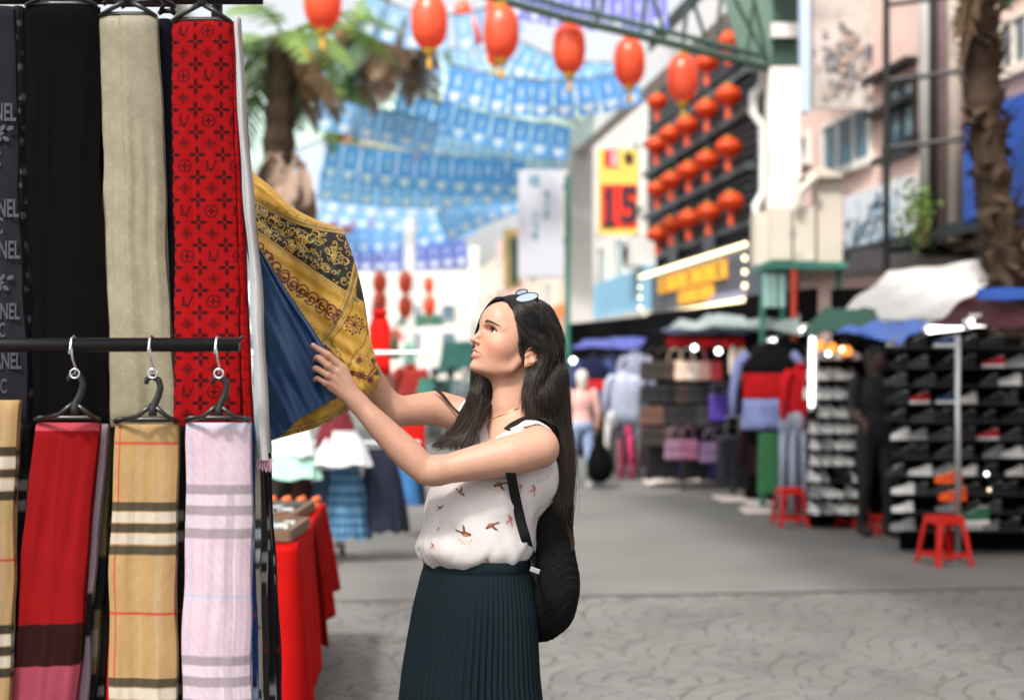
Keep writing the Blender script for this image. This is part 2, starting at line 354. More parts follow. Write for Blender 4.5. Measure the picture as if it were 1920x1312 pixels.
# -- black lantern building
tA, tB = tX(1422), tX(1216)
bk_ = bld('black-clad shophouse front carrying rows of orange lanterns', tA, tB, 9.5, dark_w)
for i, y in enumerate((150, 222, 325, 428)):
    z = zY(1390, y); mb = MB('S'); sbox(mb, 7.32, 7.5, tA+.1, tB-.1, z-.06, z+.06); mb.build('louvre_rail', mat('louvre_grey', rgb('4A5355'), rough=.5, var=.2), bk_)
for y in np.linspace(120, 455, 22):
    z = zY(1390, y); mb = MB('S'); sbox(mb, 7.42, 7.5, tA+.15, tB-.15, z-.03, z+.02); mb.build('louvre', mat('louvre_dark', rgb('30373A'), rough=.45, var=.2), bk_)
for x in (1280, 1340): t = tX(x); mb = MB('S'); sbox(mb, 7.36, 7.5, t-.05, t+.05, 3.9, 9); mb.build('mullion', mat('louvre_dark'), bk_)
for (x, y0, y1) in ((1345, 440, 470), (1278, 445, 492)): t = tX(x); mb = MB('S'); sbox(mb, 7.3, 7.48, t-.35, t+.35, zY(x, y1), zY(x, y0)); mb.build('air_vent', mat('louvre_grey'), bk_)
# round orange lanterns with tassels
orange_l = mat('lantern_orange_silk', rgb('E0521C'), rough=.45, var=.12, vs=5, trans=.4); red_l = mat('lantern_red_silk', rgb('FF7048'), rough=.28, var=.08, vs=4, trans=.45, spec=.9); goldp = mat('lantern_gold_trim', rgb('D8A63C'), rough=.4, metal=.3, var=.1)
def round_lantern():
    o = thing('lantern', '', 'lantern', (0, 0, 0), 0, 'orange lanterns on the black facade'); mb = MB()
    mb.lathe([(.05, -.24), (.22, -.19), (.32, -.08), (.34, .0), (.32, .08), (.22, .19), (.05, .24)], (0, 0, 0), 24, rib=.06, nr=12); mb.build('shade', orange_l, o, smooth=True)
    mb = MB(); mb.lathe([(.10, .22), (.11, .28), (.04, .29)], n=12); mb.build('cap', goldp, o); mb = MB(); mb.lathe([(.04, -.60), (.10, -.58), (.07, -.30), (.10, -.24)], n=10, rib=.2, nr=8); mb.build('tassel', red_l, o)
    return o
RL = round_lantern(); first = True
rows = [[(1365, 78), (1325, 118)], [(1365, 178), (1325, 204), (1288, 234), (1256, 252), (1230, 272), (1232, 190)], [(1365, 276), (1325, 300), (1291, 320), (1258, 338), (1232, 355)], [(1370, 378), (1328, 398), (1291, 410), (1258, 422), (1232, 440)]]
on = ['nearest', 'second', 'third', 'fourth', 'fifth', 'upper far']
for ri, row in enumerate(rows):
    for ci, (x, y) in enumerate(row):
        t, z = FS(x, y, 7.05); lb = '%s orange tasselled lantern in the %s row of the black facade' % (on[ci], ['top', 'second', 'third', 'lowest'][ri])
        if first: RL.location = W(7.05, t, z); RL['label'] = lb; first = False; L0 = RL; RL.scale = (.72,)*3
        else: L0 = dup(RL, W(7.05, t, z), .4*ci, lb, .72)
# -- marquee sign with bulbs
ms = thing('marquee_sign', 'black marquee sign edged with glowing round bulbs and yellow lettering', 'sign', tuple(W(7.1, tX(1307, 7.1), 2.6)), TH)
t0, t1 = tX(1407, 7.1), tX(1209, 7.1); zt, zb = zY(1405, 459, 7.1), zY(1405, 562, 7.1)
mb = MB('S'); sbox(mb, 7.1, 7.45, t0, t1, zb-.05, zt+.05); mb.build('cabinet', mat('sign_grey', rgb('565A64'), rough=.5, var=.1), ms)
mb = MB('S'); sbox(mb, 7.07, 7.12, t0-.06, t1+.06, zb-.14, zb-.05); sbox(mb, 7.07, 7.12, t0-.06, t1+.06, zt+.05, zt+.12); mb.build('rim', blackm, ms)
bulbm = mat('bulb_warm', rgb('FFE9B8'), emit=3.4, var=0); bh = zt-zb
def sphere_mb(mb, c, r, n=8): 
    return mb.lathe([(r*math.sin(math.pi*i/6)+1e-4, -r*math.cos(math.pi*i/6)) for i in range(7)], c, n)
pts = [(t0+(t1-t0)*i/26, z) for i in range(27) for z in (zt, zb)]+[(t, zb+bh*i/4) for i in (1, 2, 3) for t in (t0, t1)]
b0 = None
for (t, z) in pts:
    if b0 is None: mb = MB('S'); sphere_mb(mb, (7.0, t, z), .042); b0 = mb.build('bulb', bulbm, ms, smooth=True); rt = (t, z)
    else: c = b0.copy(); COL.objects.link(c); c.parent = ms; c.location = (0, t-rt[0], z-rt[1])
yel = mat('sign_yellow_glow', rgb('F2B53A'), emit=.35, var=.05)
for (a, b, za, zb_, nn) in ((.20, .86, .50, .86, 5), (.42, .74, .16, .44, 4)):
    for i in range(nn):
        ta = t1+(t0-t1)*(a+(b-a)*i/nn)*.98; tb = t1+(t0-t1)*(a+(b-a)*(i+.86)/nn)*.98; mb = MB('S'); h0, h1 = zb+bh*za, zb+bh*zb_; wd = tb-ta
        for (p0, p1, q0, q1) in ((0, .16, 0, 1), (.84, 1, 0, 1), (0, 1, .82, 1), (0, 1, 0, .18), (.2, .8, .42, .58), (.42, .58, 0, 1))[:6 if i % 2 else 5]: sbox(mb, 7.04, 7.10, ta+wd*p0, ta+wd*p1, h0+(h1-h0)*q0, h0+(h1-h0)*q1)
        mb.build('character', yel, ms)
mb = MB('S'); sbox(mb, 7.05, 7.10, t0+.3, t0+(t1-t0)*.33, zb+bh*.06, zb+bh*.20); mb.build('strip_panel', mat('sign_lilac', rgb('A9A6C4'), var=.1), ms)
# -- white building with narrow windows beyond, air conditioner, fascias
tC = tX(1088); wb = bld('white building with grey-green window strips beyond the lantern front', tB, tC, 9.0, white_w)
for i, x in enumerate((1205, 1172, 1140, 1112)):
    t = tX(x); w_ = .9+i*.25
    for (z0, z1) in ((3.6, 5.0), (5.6, 7.2)): swin(wb, t, t+w_, z0, z1, fm=white_w, gm=mat('glass_green', rgb('6E8C8C'), rough=.2, var=.2), bars=1)
fasc = thing('shop_fascia', 'pale blue shop fascia board below the numbered banner', 'sign', tuple(W(7.0, tX(1150, 7.0), 2.6)), TH)
mb = MB('S'); ta, tb = tX(1212, 7.0), tX(1104, 7.0); sbox(mb, 7.0, 7.4, ta, tb, zY(1212, 578, 7.0), zY(1212, 500, 7.0)); mb.build('board', mat('fascia_blue', rgb('8CC4E4'), rough=.5, var=.08, vs=1), fasc)
mb = MB('S'); sbox(mb, 6.9, 7.4, ta, tb, zY(1212, 592, 7.0), zY(1212, 579, 7.0)); mb.build('lower_trim', pipew, fasc)
fo = thing('shop_fascia', 'orange shop fascia board partly behind the woman\'s head', 'sign', tuple(W(7.0, tX(1050, 7.0), 2.6)), TH)
mb = MB('S'); ta, tb = tX(1078, 7.0), tX(1012, 7.0); sbox(mb, 7.0, 7.4, ta, tb, zY(1078, 590, 7.), zY(1078, 562, 7.)); mb.build('board', mat('fascia_orange', rgb('F08A3C'), rough=.5, var=.08), fo)
mb = MB('S'); sbox(mb, 7.02, 7.4, ta, tb, zY(1078, 622, 7.), zY(1078, 591, 7.)); mb.build('lower_board', mat('fascia_peach', rgb('F0B49A'), rough=.5, var=.08), fo)
ac = thing('air_conditioner', 'grey outdoor air conditioner unit under the numbered banner', 'air conditioner', tuple(W(6.9, tX(1190, 6.9), zY(1190, 495, 6.9))), TH); t = tX(1190, 6.9); z = zY(1190, 475, 6.9)
mb = MB('S'); sbox(mb, 6.7, 7.3, t-.45, t+.45, z-.32, z+.32); mb.build('case', pipew, ac); mb = MB('S'); mb.lathe([(.22, 0), (.22, .03), (.05, .04)], (6.69, t, z), 20, (0, R(-90), 0)); mb.build('fan_grille', blackm, ac)
for i, (xa, xb, h, m, lb) in enumerate(((1088, 985, 8.5, cream_w, 'cream building behind the white hanging sign'), (985, 930, 7.5, pink_w, 'pale pink building left of the white hanging sign'), (930, 880, 6.8, cream_w, 'beige building farthest along the right side'))):
    b = bld(lb, tX(xa), tX(xb), h, m)
    for k in range(3):
        for z in (3.4, 5.2): a = tX(xa)+(tX(xb)-tX(xa))*(k+.25)/3; swin(b, a, a+1.6, z, z+1.2, bars=1)
# -- end of street
eb = []
for i, (s0, s1, h, m, lb) in enumerate(((-13, -3.5, 7.0, white_w, 'white building closing the street on the left'), (-3.5, 1.5, 6.2, mat('wall_bright', rgb('EAE6E4'), var=.05, vs=1), 'bright white building closing the street in the middle'), (1.5, 9, 7.8, white_w, 'white building closing the street behind the right stalls'))):
    b = thing('building', lb, 'building', tuple(W((s0+s1)/2, 88, 0)), TH); mb = MB('S'); sbox(mb, s0, s1, 88, 96, -.1, h); mb.build('wall', m, b)
    for k in range(int((s1-s0)/2.2)):
        for z in (3.0, 4.7):
            mb = MB('S'); sbox(mb, s0+.7+k*2.2, s0+1.7+k*2.2, 87.9, 88.02, z, z+1.1); f = mb.build('window', pipew, b); mb = MB('S'); sbox(mb, s0+.8+k*2.2, s0+1.6+k*2.2, 87.86, 87.9, z+.1, z+1.); mb.build('pane', glassm, f)
# left side shop row, mostly hidden by the palms and banners
for i, (ta, tb, h) in enumerate(((8, 30, 7.5), (30, 55, 8.5), (55, 87, 7.8))):
    b = thing('building', ['cream shophouse hidden behind the scarf rack', 'pale shophouse behind the left palm', 'white shophouse farthest along the left side'][i], 'building', tuple(W(-9, (ta+tb)/2, 0)), TH); mb = MB('S'); sbox(mb, -15, -9, ta, tb, -.1, h); mb.build('wall', [cream_w, white_w, white_w][i], b)
    for k in range(int((tb-ta)/3.2)):
        for z in (3.4, 5.4): mb = MB('S'); sbox(mb, -9.02, -8.94, ta+1+k*3.2, ta+2.4+k*3.2, z, z+1.3); f = mb.build('window', pipew, b); mb = MB('S'); sbox(mb, -8.95, -8.92, ta+1.1+k*3.2, ta+2.3+k*3.2, z+.1, z+1.2); mb.build('pane', glassm, f)
# -- pink building on the near right
tP0, tP1 = 4.0, tX(1500)
pb = bld('pink plastered building with shuttered windows on the near right', tP0, tP1, 11, pink_w)
def facade_win(x0, x1, y0, y1, **k): xm = (x0+x1)/2; return swin(pb, tX(x1), tX(x0), zY(xm, y1), zY(xm, y0), **k)
facade_win(1545, 1638, 213, 320, bars=2); facade_win(1503, 1520, 250, 306, bars=0); facade_win(1668, 1722, 150, 272, bars=1, fm=blackm)
facade_win(1880, 1960, 20, 130, bars=2, fm=cream_w)
for (x0, x1, y) in ((1640, 1722, 110), (1640, 1722, 180), (1655, 1725, 278)): mb = MB('S'); sbox(mb, 7.32, 7.5, tX(x1), tX(x0), zY(x1, y)-.05, zY(x1, y)+.03); mb.build('ledge', blackm, pb)
mb = MB('S'); sbox(mb, 7.1, 7.5, tP0, tP1, 3.05, 3.2); mb.build('ledge', dark_w, pb)
for (x, r, m, nm) in ((1740, .11, pipew, 'drainpipe'), (1757, .10, mat('pipe_dark', rgb('3A3634')), 'dark_column'), (1772, .09, mat('column_mauve', rgb('8E7478')), 'mauve_column'), (1790, .09, cream_w, 'pale_column')):
    t = tX(x, 7.2); mb = MB('S'); mb.tube([(7.2, t, 3.0), (7.2, t, 10.5)], r, 8); mb.build(nm, m, pb, smooth=True)
t = tX(1662, 6.3); pl = thing('utility_pole', 'thin black utility pole in front of the pink building', 'pole', tuple(W(6.3, t, 0)), TH)
mb = MB('S'); mb.tube([(6.3, t, 0), (6.3, t, 9)], .042, 8); mb.build('shaft', blackm, pl); 
for y in (10, 152, 278): z = zY(1662, y, 6.3); mb = MB('S'); mb.tube([(6.3, t, z), (7.4, t-.4, z+.1)], .03, 6); mb.build('bracket', blackm, pl)
def board(name, label, x0, x1, y0, y1, Y, m, cat='sign', dep=.08):
    a, b = P(x0, y1, Y), P(x1, y0, Y); o = thing(name, label, cat, ((a.x+b.x)/2, Y, a.z)); mb = MB('W'); mb.box(((a.x+b.x)/2, Y, (a.z+b.z)/2), (b.x-a.x, dep, b.z-a.z)); mb.build('panel', m, o); return o
mural = mat('mural_print', rgb('B4ACA6'), rough=.7, var=.30, vs=2.2); bs2 = board('billboard', 'large faded mural billboard high on the pink building', 1508, 1640, -60, 205, 20, mural)
mb = MB('W'); a = P(1508, 205, 19.9); mb.box((a.x, 19.9, a.z+1.4), (.12, .2, 2.9)); mb.build('frame_side', mat('frame_blue', rgb('B4C8E0'), var=.05), bs2)
for k in range(90):
    x, y = random.gauss(1585, 28), random.gauss(120, 34); x = min(max(x, 1522), 1632); y = min(max(y, 30), 195); mb = MB('W'); c = P(x, y, 19.93); r = random.uniform(.02, .055)
    mb.add([tuple(c+Vector((r*random.uniform(.6, 1.3)*math.cos(t_), -.002-.0003*k, r*random.uniform(.6, 1.4)*math.sin(t_)))) for t_ in [i*.785 for i in range(8)]], [tuple(range(8))]); mb.build('mural_patch', mat(['mural_grey', 'mural_dark', 'mural_brown'][k % 3], rgb(['8E8C90', '55555C', 'A68E80'][k % 3]), var=.3, vs=9), bs2)
sg = thing('wall_sign', 'white sign with blue-grey brush scribbles on the pink building', 'sign', tuple(W(7.2, tX(1640, 7.2), 3)), TH); t0_, t1_ = tX(1700, 7.2), tX(1582, 7.2); z0_, z1_ = zY(1640, 480, 7.2), zY(1640, 350, 7.2)
mb = MB('S'); sbox(mb, 7.2, 7.45, t0_, t1_, z0_, z1_); mb.build('panel', mat('sign_white', rgb('D6DCE0'), var=.04), sg)
for k in range(46):
    t = random.uniform(t0_+.1, t1_-.1); z = random.uniform(z0_+.08, z1_-.1); mb = MB('S'); mb.tube([(7.19, t, z), (7.185, min(t1_-.05, t+random.uniform(-.1, .25)), z+random.uniform(-.12, .05)), (7.19, t+random.uniform(-.1, .1), max(z0_+.05, z-random.uniform(.05, .25)))], random.uniform(.012, .03), 4); mb.build('brush_stroke', mat('ink_blue', rgb('6E8596'), var=.3), sg)
for (x0, x1, y0, y1, lb) in ((1806, 1862, 235, 425, 'blue hoarding panel left of the right-hand palm'), (1878, 1975, 190, 425, 'blue hoarding panel behind the right-hand palm')):
    b = thing('hoarding', lb, 'panel', tuple(W(7.1, tX((x0+x1)/2, 7.1), 3)), TH); mb = MB('S'); xm = x0; sbox(mb, 7.1, 7.4, tX(x1, 7.1), tX(x0, 7.1), zY(x0, y1, 7.1), zY(x0, y0, 7.1)); mb.build('panel', mat('hoarding_blue', rgb('1E4FA8'), rough=.5, var=.1), b)
# -- roof structure over the street; near strip unseen, cut to shade the ground
rf = thing('street_roof', 'arched covered-street roof of pale green translucent panels on steel posts, near strip shaped for shade', 'roof', tuple(W(5, 20, 0)), TH)
panel = bpy.data.materials.new('roof_and_shade_panel'); panel.use_nodes = True; _N = panel.node_tree.nodes; _L = panel.node_tree.links; MC['roof_and_shade_panel'] = panel  # only for the unseen near strip that shades the ground
_b = _N['Principled BSDF']; _b.inputs['Base Color'].default_value = (*rgb('A9BDB4'), 1); _b.inputs['Roughness'].default_value = .35; _t = _N.new('ShaderNodeBsdfTranslucent'); _t.inputs[0].default_value = (*rgb('BCD0C6'), 1); _m = _N.new('ShaderNodeMixShader'); _m.inputs[0].default_value = .10
_L.new(_b.outputs[0], _m.inputs[1]); _L.new(_t.outputs[0], _m.inputs[2]); _L.new(_m.outputs[0], _N['Material Output'].inputs[0])
panel_b = mat('roof_panel_pale', rgb('E6F4EE'), rough=.4, var=.03, trans=.8)
zc = lambda s: 6.15+1.3*math.cos((s-1.6)/3.5*math.pi/2*.92) if abs(s-1.6) < 3.6 else 6.15
for (ta, tb) in ((-2, 12.2), (26, 34)):
    t = ta; S0_, S1_ = (.5, 3.4) if ta < 0 else (-1.9, 5.1)  # near strip is out of view, sized for the shade edge it casts
    while t < tb-.1:
        mb = MB('S'); t2 = t+1.1; mb.grid(lambda u, v: (S0_+(S1_-S0_)*u, t+.02+(1.06)*v, zc(S0_+(S1_-S0_)*u)+.02*math.sin(v*math.pi)), 10, 2); mb.build('roof_and_shade_panel', panel if ta < 0 else panel_b, rf, smooth=True, solid=.008); t = t2
for t in (-2, 4, 12.2, 26, 34):
    mb = MB('S'); mb.tube([(-1.9+7*i/12, t, zc(-1.9+7*i/12)-.06) for i in range(13)], .035, 6); mb.build('rib', pipew, rf)
mb = MB('S'); sbox(mb, 4.85, 5.12, 0, tX(1070, 5.0), 5.95, 6.40); mb.build('edge_beam', pipew, rf)
mb = MB('S'); sbox(mb, -2.0, -1.85, 0, 34, 6.0, 6.2); mb.build('edge_beam', pipew, rf)
for (x, w_) in ((1087, .28),):
    t = tX(x, 5.0); mb = MB('S'); sbox(mb, 5-w_/2-.1, 5+w_/2+.1, t-.2, t+.2, 2.3, 6.1); mb.build('post', pipew, rf); mb = MB('S'); sbox(mb, 4.75, 5.25, t-.22, t+.22, 0, 2.3); mb.build('post_base', tealp, rf)
    for y in (352, 452): z = zY(x, y, 5.); mb = MB('S'); sbox(mb, 4.2, 4.8, t-.1, t, z-.06, z+.06); mb.build('bracket', dgreen, rf)
# transverse green truss with the big lanterns
tr = thing('roof_truss', 'green steel lattice truss crossing the street above the lanterns', 'truss', tuple(P(1462, 700, 16.2)))
tm_ = mat('truss_green', rgb('33473E'), rough=.45, metal=.3, var=.15, vs=5)
q = lambda x, y: P(x, y, 16.2)
mb = MB('W'); mb.tube([q(1445, 128), q(1300, 92), q(1180, 62), q(1060, 34), q(960, 6), q(820, -36), q(640, -80)], .05, 8); mb.build('lower_chord', tm_, tr)
mb = MB('W'); mb.tube([q(1440, 108), q(1300, 72), q(1180, 42), q(1060, 14), q(960, -14), q(820, -56), q(640, -100)], .035, 8); mb.build('middle_chord', dgreen, tr)
mb = MB('W'); mb.tube([q(1445, -120), q(1200, -160), q(900, -230)], .05, 8); mb.build('upper_chord', tm_, tr)
for (xa, ya, xb, yb) in ((1440, 120, 1380, -150), (1440, 120, 1300, -150), (1400, 112, 1430, -150), (1340, 98, 1370, -150), (1330, 96, 1250, -150), (1280, 86, 1310, -150), (1250, 78, 1180, -160), (1200, 66, 1240, -160), (1120, 46, 1090, -190), (1120, 46, 1170, -170)): mb = MB('W'); mb.tube([q(xa, ya), q(xb, yb)], .025, 6); mb.build('web', tm_, tr)
mb = MB('W'); mb.add([tuple(q(1388, 108)), tuple(q(1446, 122)), tuple(q(1452, -60)), tuple(q(1340, -60))], [(0, 1, 2, 3)]); mb.build('gusset_panel', mat('gusset_green', rgb('5E7A6C'), rough=.5, var=.15, vs=3), tr, solid=.02)
pq = thing('roof_pillar', 'thick white roof pillar with dark green head at the truss end', 'pillar', tuple(P(1468, 700, 16.3)))
a = P(1468, 130, 16.3); mb = MB('W'); mb.box((a.x, 16.3, a.z/2), (.36, .30, a.z)); mb.build('shaft', white_w, pq, bev=.01)
mb = MB('W'); b = P(1470, -80, 16.3); mb.box((a.x, 16.3, (a.z+b.z)/2), (.26, .26, b.z-a.z)); mb.build('head', dgreen, pq)
mb = MB('W'); c = P(1470, 58, 16.1); mb.box((c.x, 16.1, c.z), (.3, .1, .16)); mb.build('lamp_box', pipew, pq)
dp = thing('drainpipe', 'white bent drainpipe beside the white roof pillar', 'pipe', tuple(P(1420, 700, 16.6)))
mb = MB('W'); mb.tube([P(1432, 132, 16.5), P(1430, 160, 16.5), P(1412, 178, 16.5), P(1412, 212, 16.5), P(1430, 236, 16.5), P(1432, 300, 16.5), P(1432, 360, 16.5), P(1418, 385, 16.5), P(1418, 420, 16.5)], .055, 8); mb.build('pipe', pipew, dp, smooth=True)
mb = MB('W'); mb.tube([P(1448, 130, 16.45), P(1456, 240, 16.45), P(1466, 390, 16.45)], [.10, .11, .12], 10); mb.build('wide_pipe', pipew, dp, smooth=True)
eb_ = thing('electrical_cabinet', 'cream electrical cabinets mounted on the white pillar', 'cabinet', tuple(P(1495, 495, 16)))
beige = mat('cabinet_cream', rgb('C9BFB2'), rough=.5, var=.06, vs=3)
for (x0, x1, y0, y1, Yc) in ((1414, 1442, 398, 498, 16.1), (1443, 1485, 388, 488, 16.0), (1487, 1529, 388, 490, 16.02), (1530, 1580, 330, 494, 16.1)):
    a, b = P(x0, y1, Yc), P(x1, y0, Yc); mb = MB('W'); mb.box(((a.x+b.x)/2, Yc+.12, (a.z+b.z)/2), (b.x-a.x-.01, .3, b.z-a.z)); mb.build('cabinet_box', beige, eb_, bev=.01)
for x in (1482, 1492): mb = MB('W'); c = P(x, 440, 15.84); mb.box((c.x, 15.84, c.z), (.02, .02, .06)); mb.build('latch', steel, eb_)
mb = MB('W'); a = P(1504, 332, 15.95); b = P(1584, 332, 15.95); c = P(1538, 308, 15.95); mb.add([tuple(a), tuple(b), tuple(c), tuple(a+Vector((0, .4, 0))), tuple(b+Vector((0, .4, 0))), tuple(c+Vector((0, .4, 0)))], [(0, 1, 2), (3, 5, 4), (0, 2, 5, 3), (1, 4, 5, 2), (0, 3, 4, 1)]); mb.build('gable_lid', beige, eb_)
mb = MB('W'); mb.tube([P(1496, 385, 15.9), P(1500, 360, 15.9), P(1530, 330, 15.9)], .05, 8); mb.build('conduit', beige, eb_)
# -- big red lanterns along the truss
def long_lantern(mark=True):
    o = thing('lantern', '', 'lantern', (0, 0, 0), 0, 'big red lanterns along the truss'); mb = MB()
    mb.lathe([(.07, -.29), (.13, -.25), (.18, -.17), (.20, -.06), (.20, .08), (.18, .18), (.13, .26), (.07, .29)], n=24, rib=.03, nr=12); mb.build('shade', red_l, o, smooth=True)
    mb = MB(); mb.lathe([(.075, .29), (.08, .33), (.03, .34)], n=12); mb.build('cap', goldp, o); mb = MB(); mb.lathe([(.07, -.34), (.08, -.29)], n=12); mb.build('bottom_ring', goldp, o); mb = MB(); mb.lathe([(.012, -.52), (.03, -.50), (.02, -.36), (.035, -.34)], n=8); mb.build('tassel', goldp, o)
    mb = MB(); mb.tube([(0, 0, .34), (0, 0, .75)], .005, 4); mb.build('cord', blackm, o)
    mb = MB(); 
    for (x, z, w_, h) in ((0, .10, .10, .015), (0, .06, .07, .012), (0, .02, .10, .015), (-.03, .04, .012, .12), (.03, .05, .012, .10), (0, -.05, .09, .012), (0, -.09, .012, .06)): mb.box((x, -.172, z), (w_, .012, h))
    mb.build('gold_character', mat('lantern_mark', rgb('B98A6A'), var=.1), o); return o
LL = long_lantern()
spec = [(605, 2, 16.6, 1.0, 'leftmost red lantern on the truss, cut by the top edge'), (805, 42, 16.0, .98, 'deep red oblong lantern beside the palm top'), (940, 62, 16.2, .97, 'tall red lantern in the middle of the truss line'), (1067, 92, 16.5, .92, 'red lantern with a white highlight, third from the right'), (1180, 117, 16.8, .9, 'red lantern second from the right on the truss'), (1280, 148, 17.0, .9, 'rightmost red lantern on the truss, in front of the black facade')]
for i, (x, y, Yq, sc_, lb) in enumerate(spec):
    if i == 0: LL.location = P(x, y, Yq); LL['label'] = lb; LL.scale = (sc_*1.12,)*3
    else: dup(LL, P(x, y, Yq), .35*i, lb, sc_*1.05)
small = [(650, 82, 26, .9), (890, 58, 24, .75), (868, 26, 24, .65), (932, 20, 22, .8), (955, 136, 34, .8), (975, 142, 36, .7), (1006, 226, 34, .7), (892, 265, 36, .8), (833, 282, 40, .7), (638, 240, 34, 1.0), (664, 262, 38, .8), (684, 270, 42, .6), (606, 225, 34, .7), (585, 86, 26, .6), (570, 110, 24, .7), (780, 290, 44, .6), (786, 380, 50, .6), (826, 376, 52, .6), (928, 100, 20, .55), (712, 530, 32, .75), (712, 566, 32, .75), (760, 530, 36, .85), (760, 575, 36, .85), (804, 534, 40, .7), (805, 572, 40, .85), (712, 410, 48, 1.0), (740, 406, 50, .9), (690, 414, 46, .9), (650, 414, 44, .9), (625, 412, 44, .8), (670, 420, 46, .7)]
plc = ['between the palm fronds', 'left of the tall red lantern', 'at the top edge left of the truss lantern', 'above the tall red lantern', 'below the tall red lantern', 'right below the tall red lantern', 'in front of the second blue banner', 'on the cream string, right', 'on the cream string, middle', 'on the cream string, left', 'on the cream string, second from left', 'on the cream string, third from left', 'beside the palm trunk', 'in the palm crown, upper', 'in the palm crown, lower', 'at the middle of the cream string', 'on the white strip, left', 'on the white strip, right', 'tucked behind the tall red lantern', 'upper one of the left far pair', 'lower one of the left far pair', 'upper one of the middle far pair', 'lower one of the middle far pair', 'upper one of the right far pair', 'lower one of the right far pair', 'fifth in the low far row', 'last in the low far row', 'fourth in the low far row', 'second in the low far row', 'first in the low far row', 'third in the low far row']
for (x, y, Yq, sc_), pc in zip(small, plc): dup(LL, P(x, y, Yq), random.random()*3, 'small distant red lantern '+pc, sc_*1.1, group='small red lanterns hung across the street')
# -- blue banner strips
def panel_mesh(base, mark):
    n = 18; mb = MB(); C = []
    for j in range(n+1):
        for i in range(n+1):
            u, v = i/n, j/n; d = math.hypot((u-.5)*1.2, v-.62); m = (d < .13 and d > .05) or (abs(v-.26) < .05 and abs(u-.5) < .33) or (abs(v-.14) < .03 and abs(u-.5) < .22) or v > .95
            C.append(mark if m else base)
    it = iter(C); mb.grid(lambda u, v: ((u-.5)*.94, .03*math.sin(u*6)*(1-v), (v-1)*1.0), n, n, lambda u, v: next(it)); return mb
banm = mat('banner_cloth', vcol=True, rough=.7, var=.06, vs=2, trans=.5)
PB = {}
def banner(label, pts, h, panels, col, mark='EAF2F8', name='banner_strip'):
    """pts: (x,y,Y) sagging top line; h: cloth height in metres"""
    c = cr([tuple(P(*p)) for p in pts], 60); seg = np.linalg.norm(np.diff(c, axis=0), axis=1); cum = np.concatenate([[0], np.cumsum(seg)]); L = cum[-1]
    o = thing(name, label, 'banner', tuple(c[30]), 0, 'banners hung across the street'); mb = MB('W'); mb.tube([tuple(q) for q in c[::4]], .012, 4); mb.build('string', blackm, o)
    wd = L/panels
    for i in range(panels):
        a, b = [Vector([np.interp(wd*(i+e), cum, c[:, k]) for k in range(3)]) for e in (.0, 1.)]; d = (b-a); key = (col, mark)
        if key not in PB: ob = panel_mesh(rgb(col), rgb(mark)).build('banner_panel', banm, o); PB[key] = ob.data
        else: ob = bpy.data.objects.new('banner_panel', PB[key]); COL.objects.link(ob); ob.parent = o
        ob.location = (a+b)/2-Vector(c[30]); ob.rotation_euler = (random.uniform(-.08, .08), -math.asin(max(-1, min(1, d.z/d.length))), math.atan2(d.y, d.x)+random.uniform(-.08, .08)); ob.scale = (wd, 1, h*1.3)
    return o
BLU = '68B0F4'; BL2 = '8CC8FA'; VIO = '8F92EA'
banner('blue banner strip sagging below the row of big lanterns', [(845, 122, 21), (960, 146, 21), (1080, 150, 21), (1192, 128, 21)], .42, 9, BLU)
banner('short blue banner strip slanting behind the middle lantern', [(950, 60, 24), (1010, 95, 24), (1080, 115, 24), (1160, 118, 24)], .45, 6, BL2)
banner('blue banner strip slanting down to the roof beam', [(745, 170, 27), (850, 196, 27), (960, 222, 27), (1072, 238, 27)], .48, 9, BLU)
banner('small blue banner patch beside the palm trunk', [(545, 145, 26), (580, 152, 26), (615, 148, 26)], .5, 2, BL2)
banner('wide blue banner strip across the middle of the street', [(612, 264, 30), (720, 280, 30), (850, 292, 30), (985, 300, 30)], .62, 11, BLU)
banner('second pale blue banner strip under the middle one', [(600, 318, 33), (720, 330, 33), (850, 332, 33), (1000, 318, 33)], .55, 11, BL2)
banner('pale blue banner strip rising towards the white sign', [(815, 402, 36), (880, 372, 36), (930, 352, 36), (975, 338, 36)], .6, 6, BL2)
banner('blue banner strip below the low lantern row', [(640, 426, 44), (720, 424, 44), (800, 414, 44), (880, 392, 44)], .60, 9, BLU)
banner('violet-blue banner strip farthest down the street', [(650, 456, 50), (720, 458, 50), (800, 454, 50), (872, 446, 50)], .75, 9, '5C74CC')
banner('violet banner strip above the truss at the top edge', [(960, -40, 20), (1060, -22, 20), (1150, -12, 20), (1250, -18, 20)], .42, 8, VIO)
banner('cream banner string with small red lanterns', [(500, 208, 34), (640, 232, 34), (780, 252, 34), (1060, 268, 34)], .35, 14, 'E6D6BE', 'F2E8DA')
banner('white banner strip between two blue banners', [(672, 368, 42), (760, 374, 42), (860, 372, 42)], .35, 6, 'EDE6E2', 'F2E8DA')
banner('second blue banner strip close under the truss', [(600, 180, 24), (690, 200, 24), (760, 214, 24), (830, 236, 24)], .42, 6, BL2)
banner('pale blue banner strip crossing just under the upper lanterns', [(880, 86, 28), (980, 118, 28), (1080, 134, 28), (1215, 120, 28)], .5, 10, 'A4D0F8')
banner('faint sky-blue banner strip between the second and third strips', [(700, 205, 31), (820, 238, 31), (960, 262, 31), (1068, 262, 31)], .5, 10, 'A4D0F8')
banner('pale sky-blue banner strip low behind the embroidered scarf', [(610, 345, 37), (720, 358, 37), (830, 352, 37), (960, 322, 37)], .55, 10, 'A4D0F8')
banner('pale blue banner strip at the top edge behind the deep red lantern', [(690, -10, 22), (780, 22, 22), (870, 26, 22), (960, -6, 22)], .45, 7, 'A4D0F8')
banner('blue banner strip between the two left truss lanterns', [(560, 60, 25), (680, 92, 25), (800, 100, 25), (900, 78, 25)], .5, 9, 'A4D0F8')
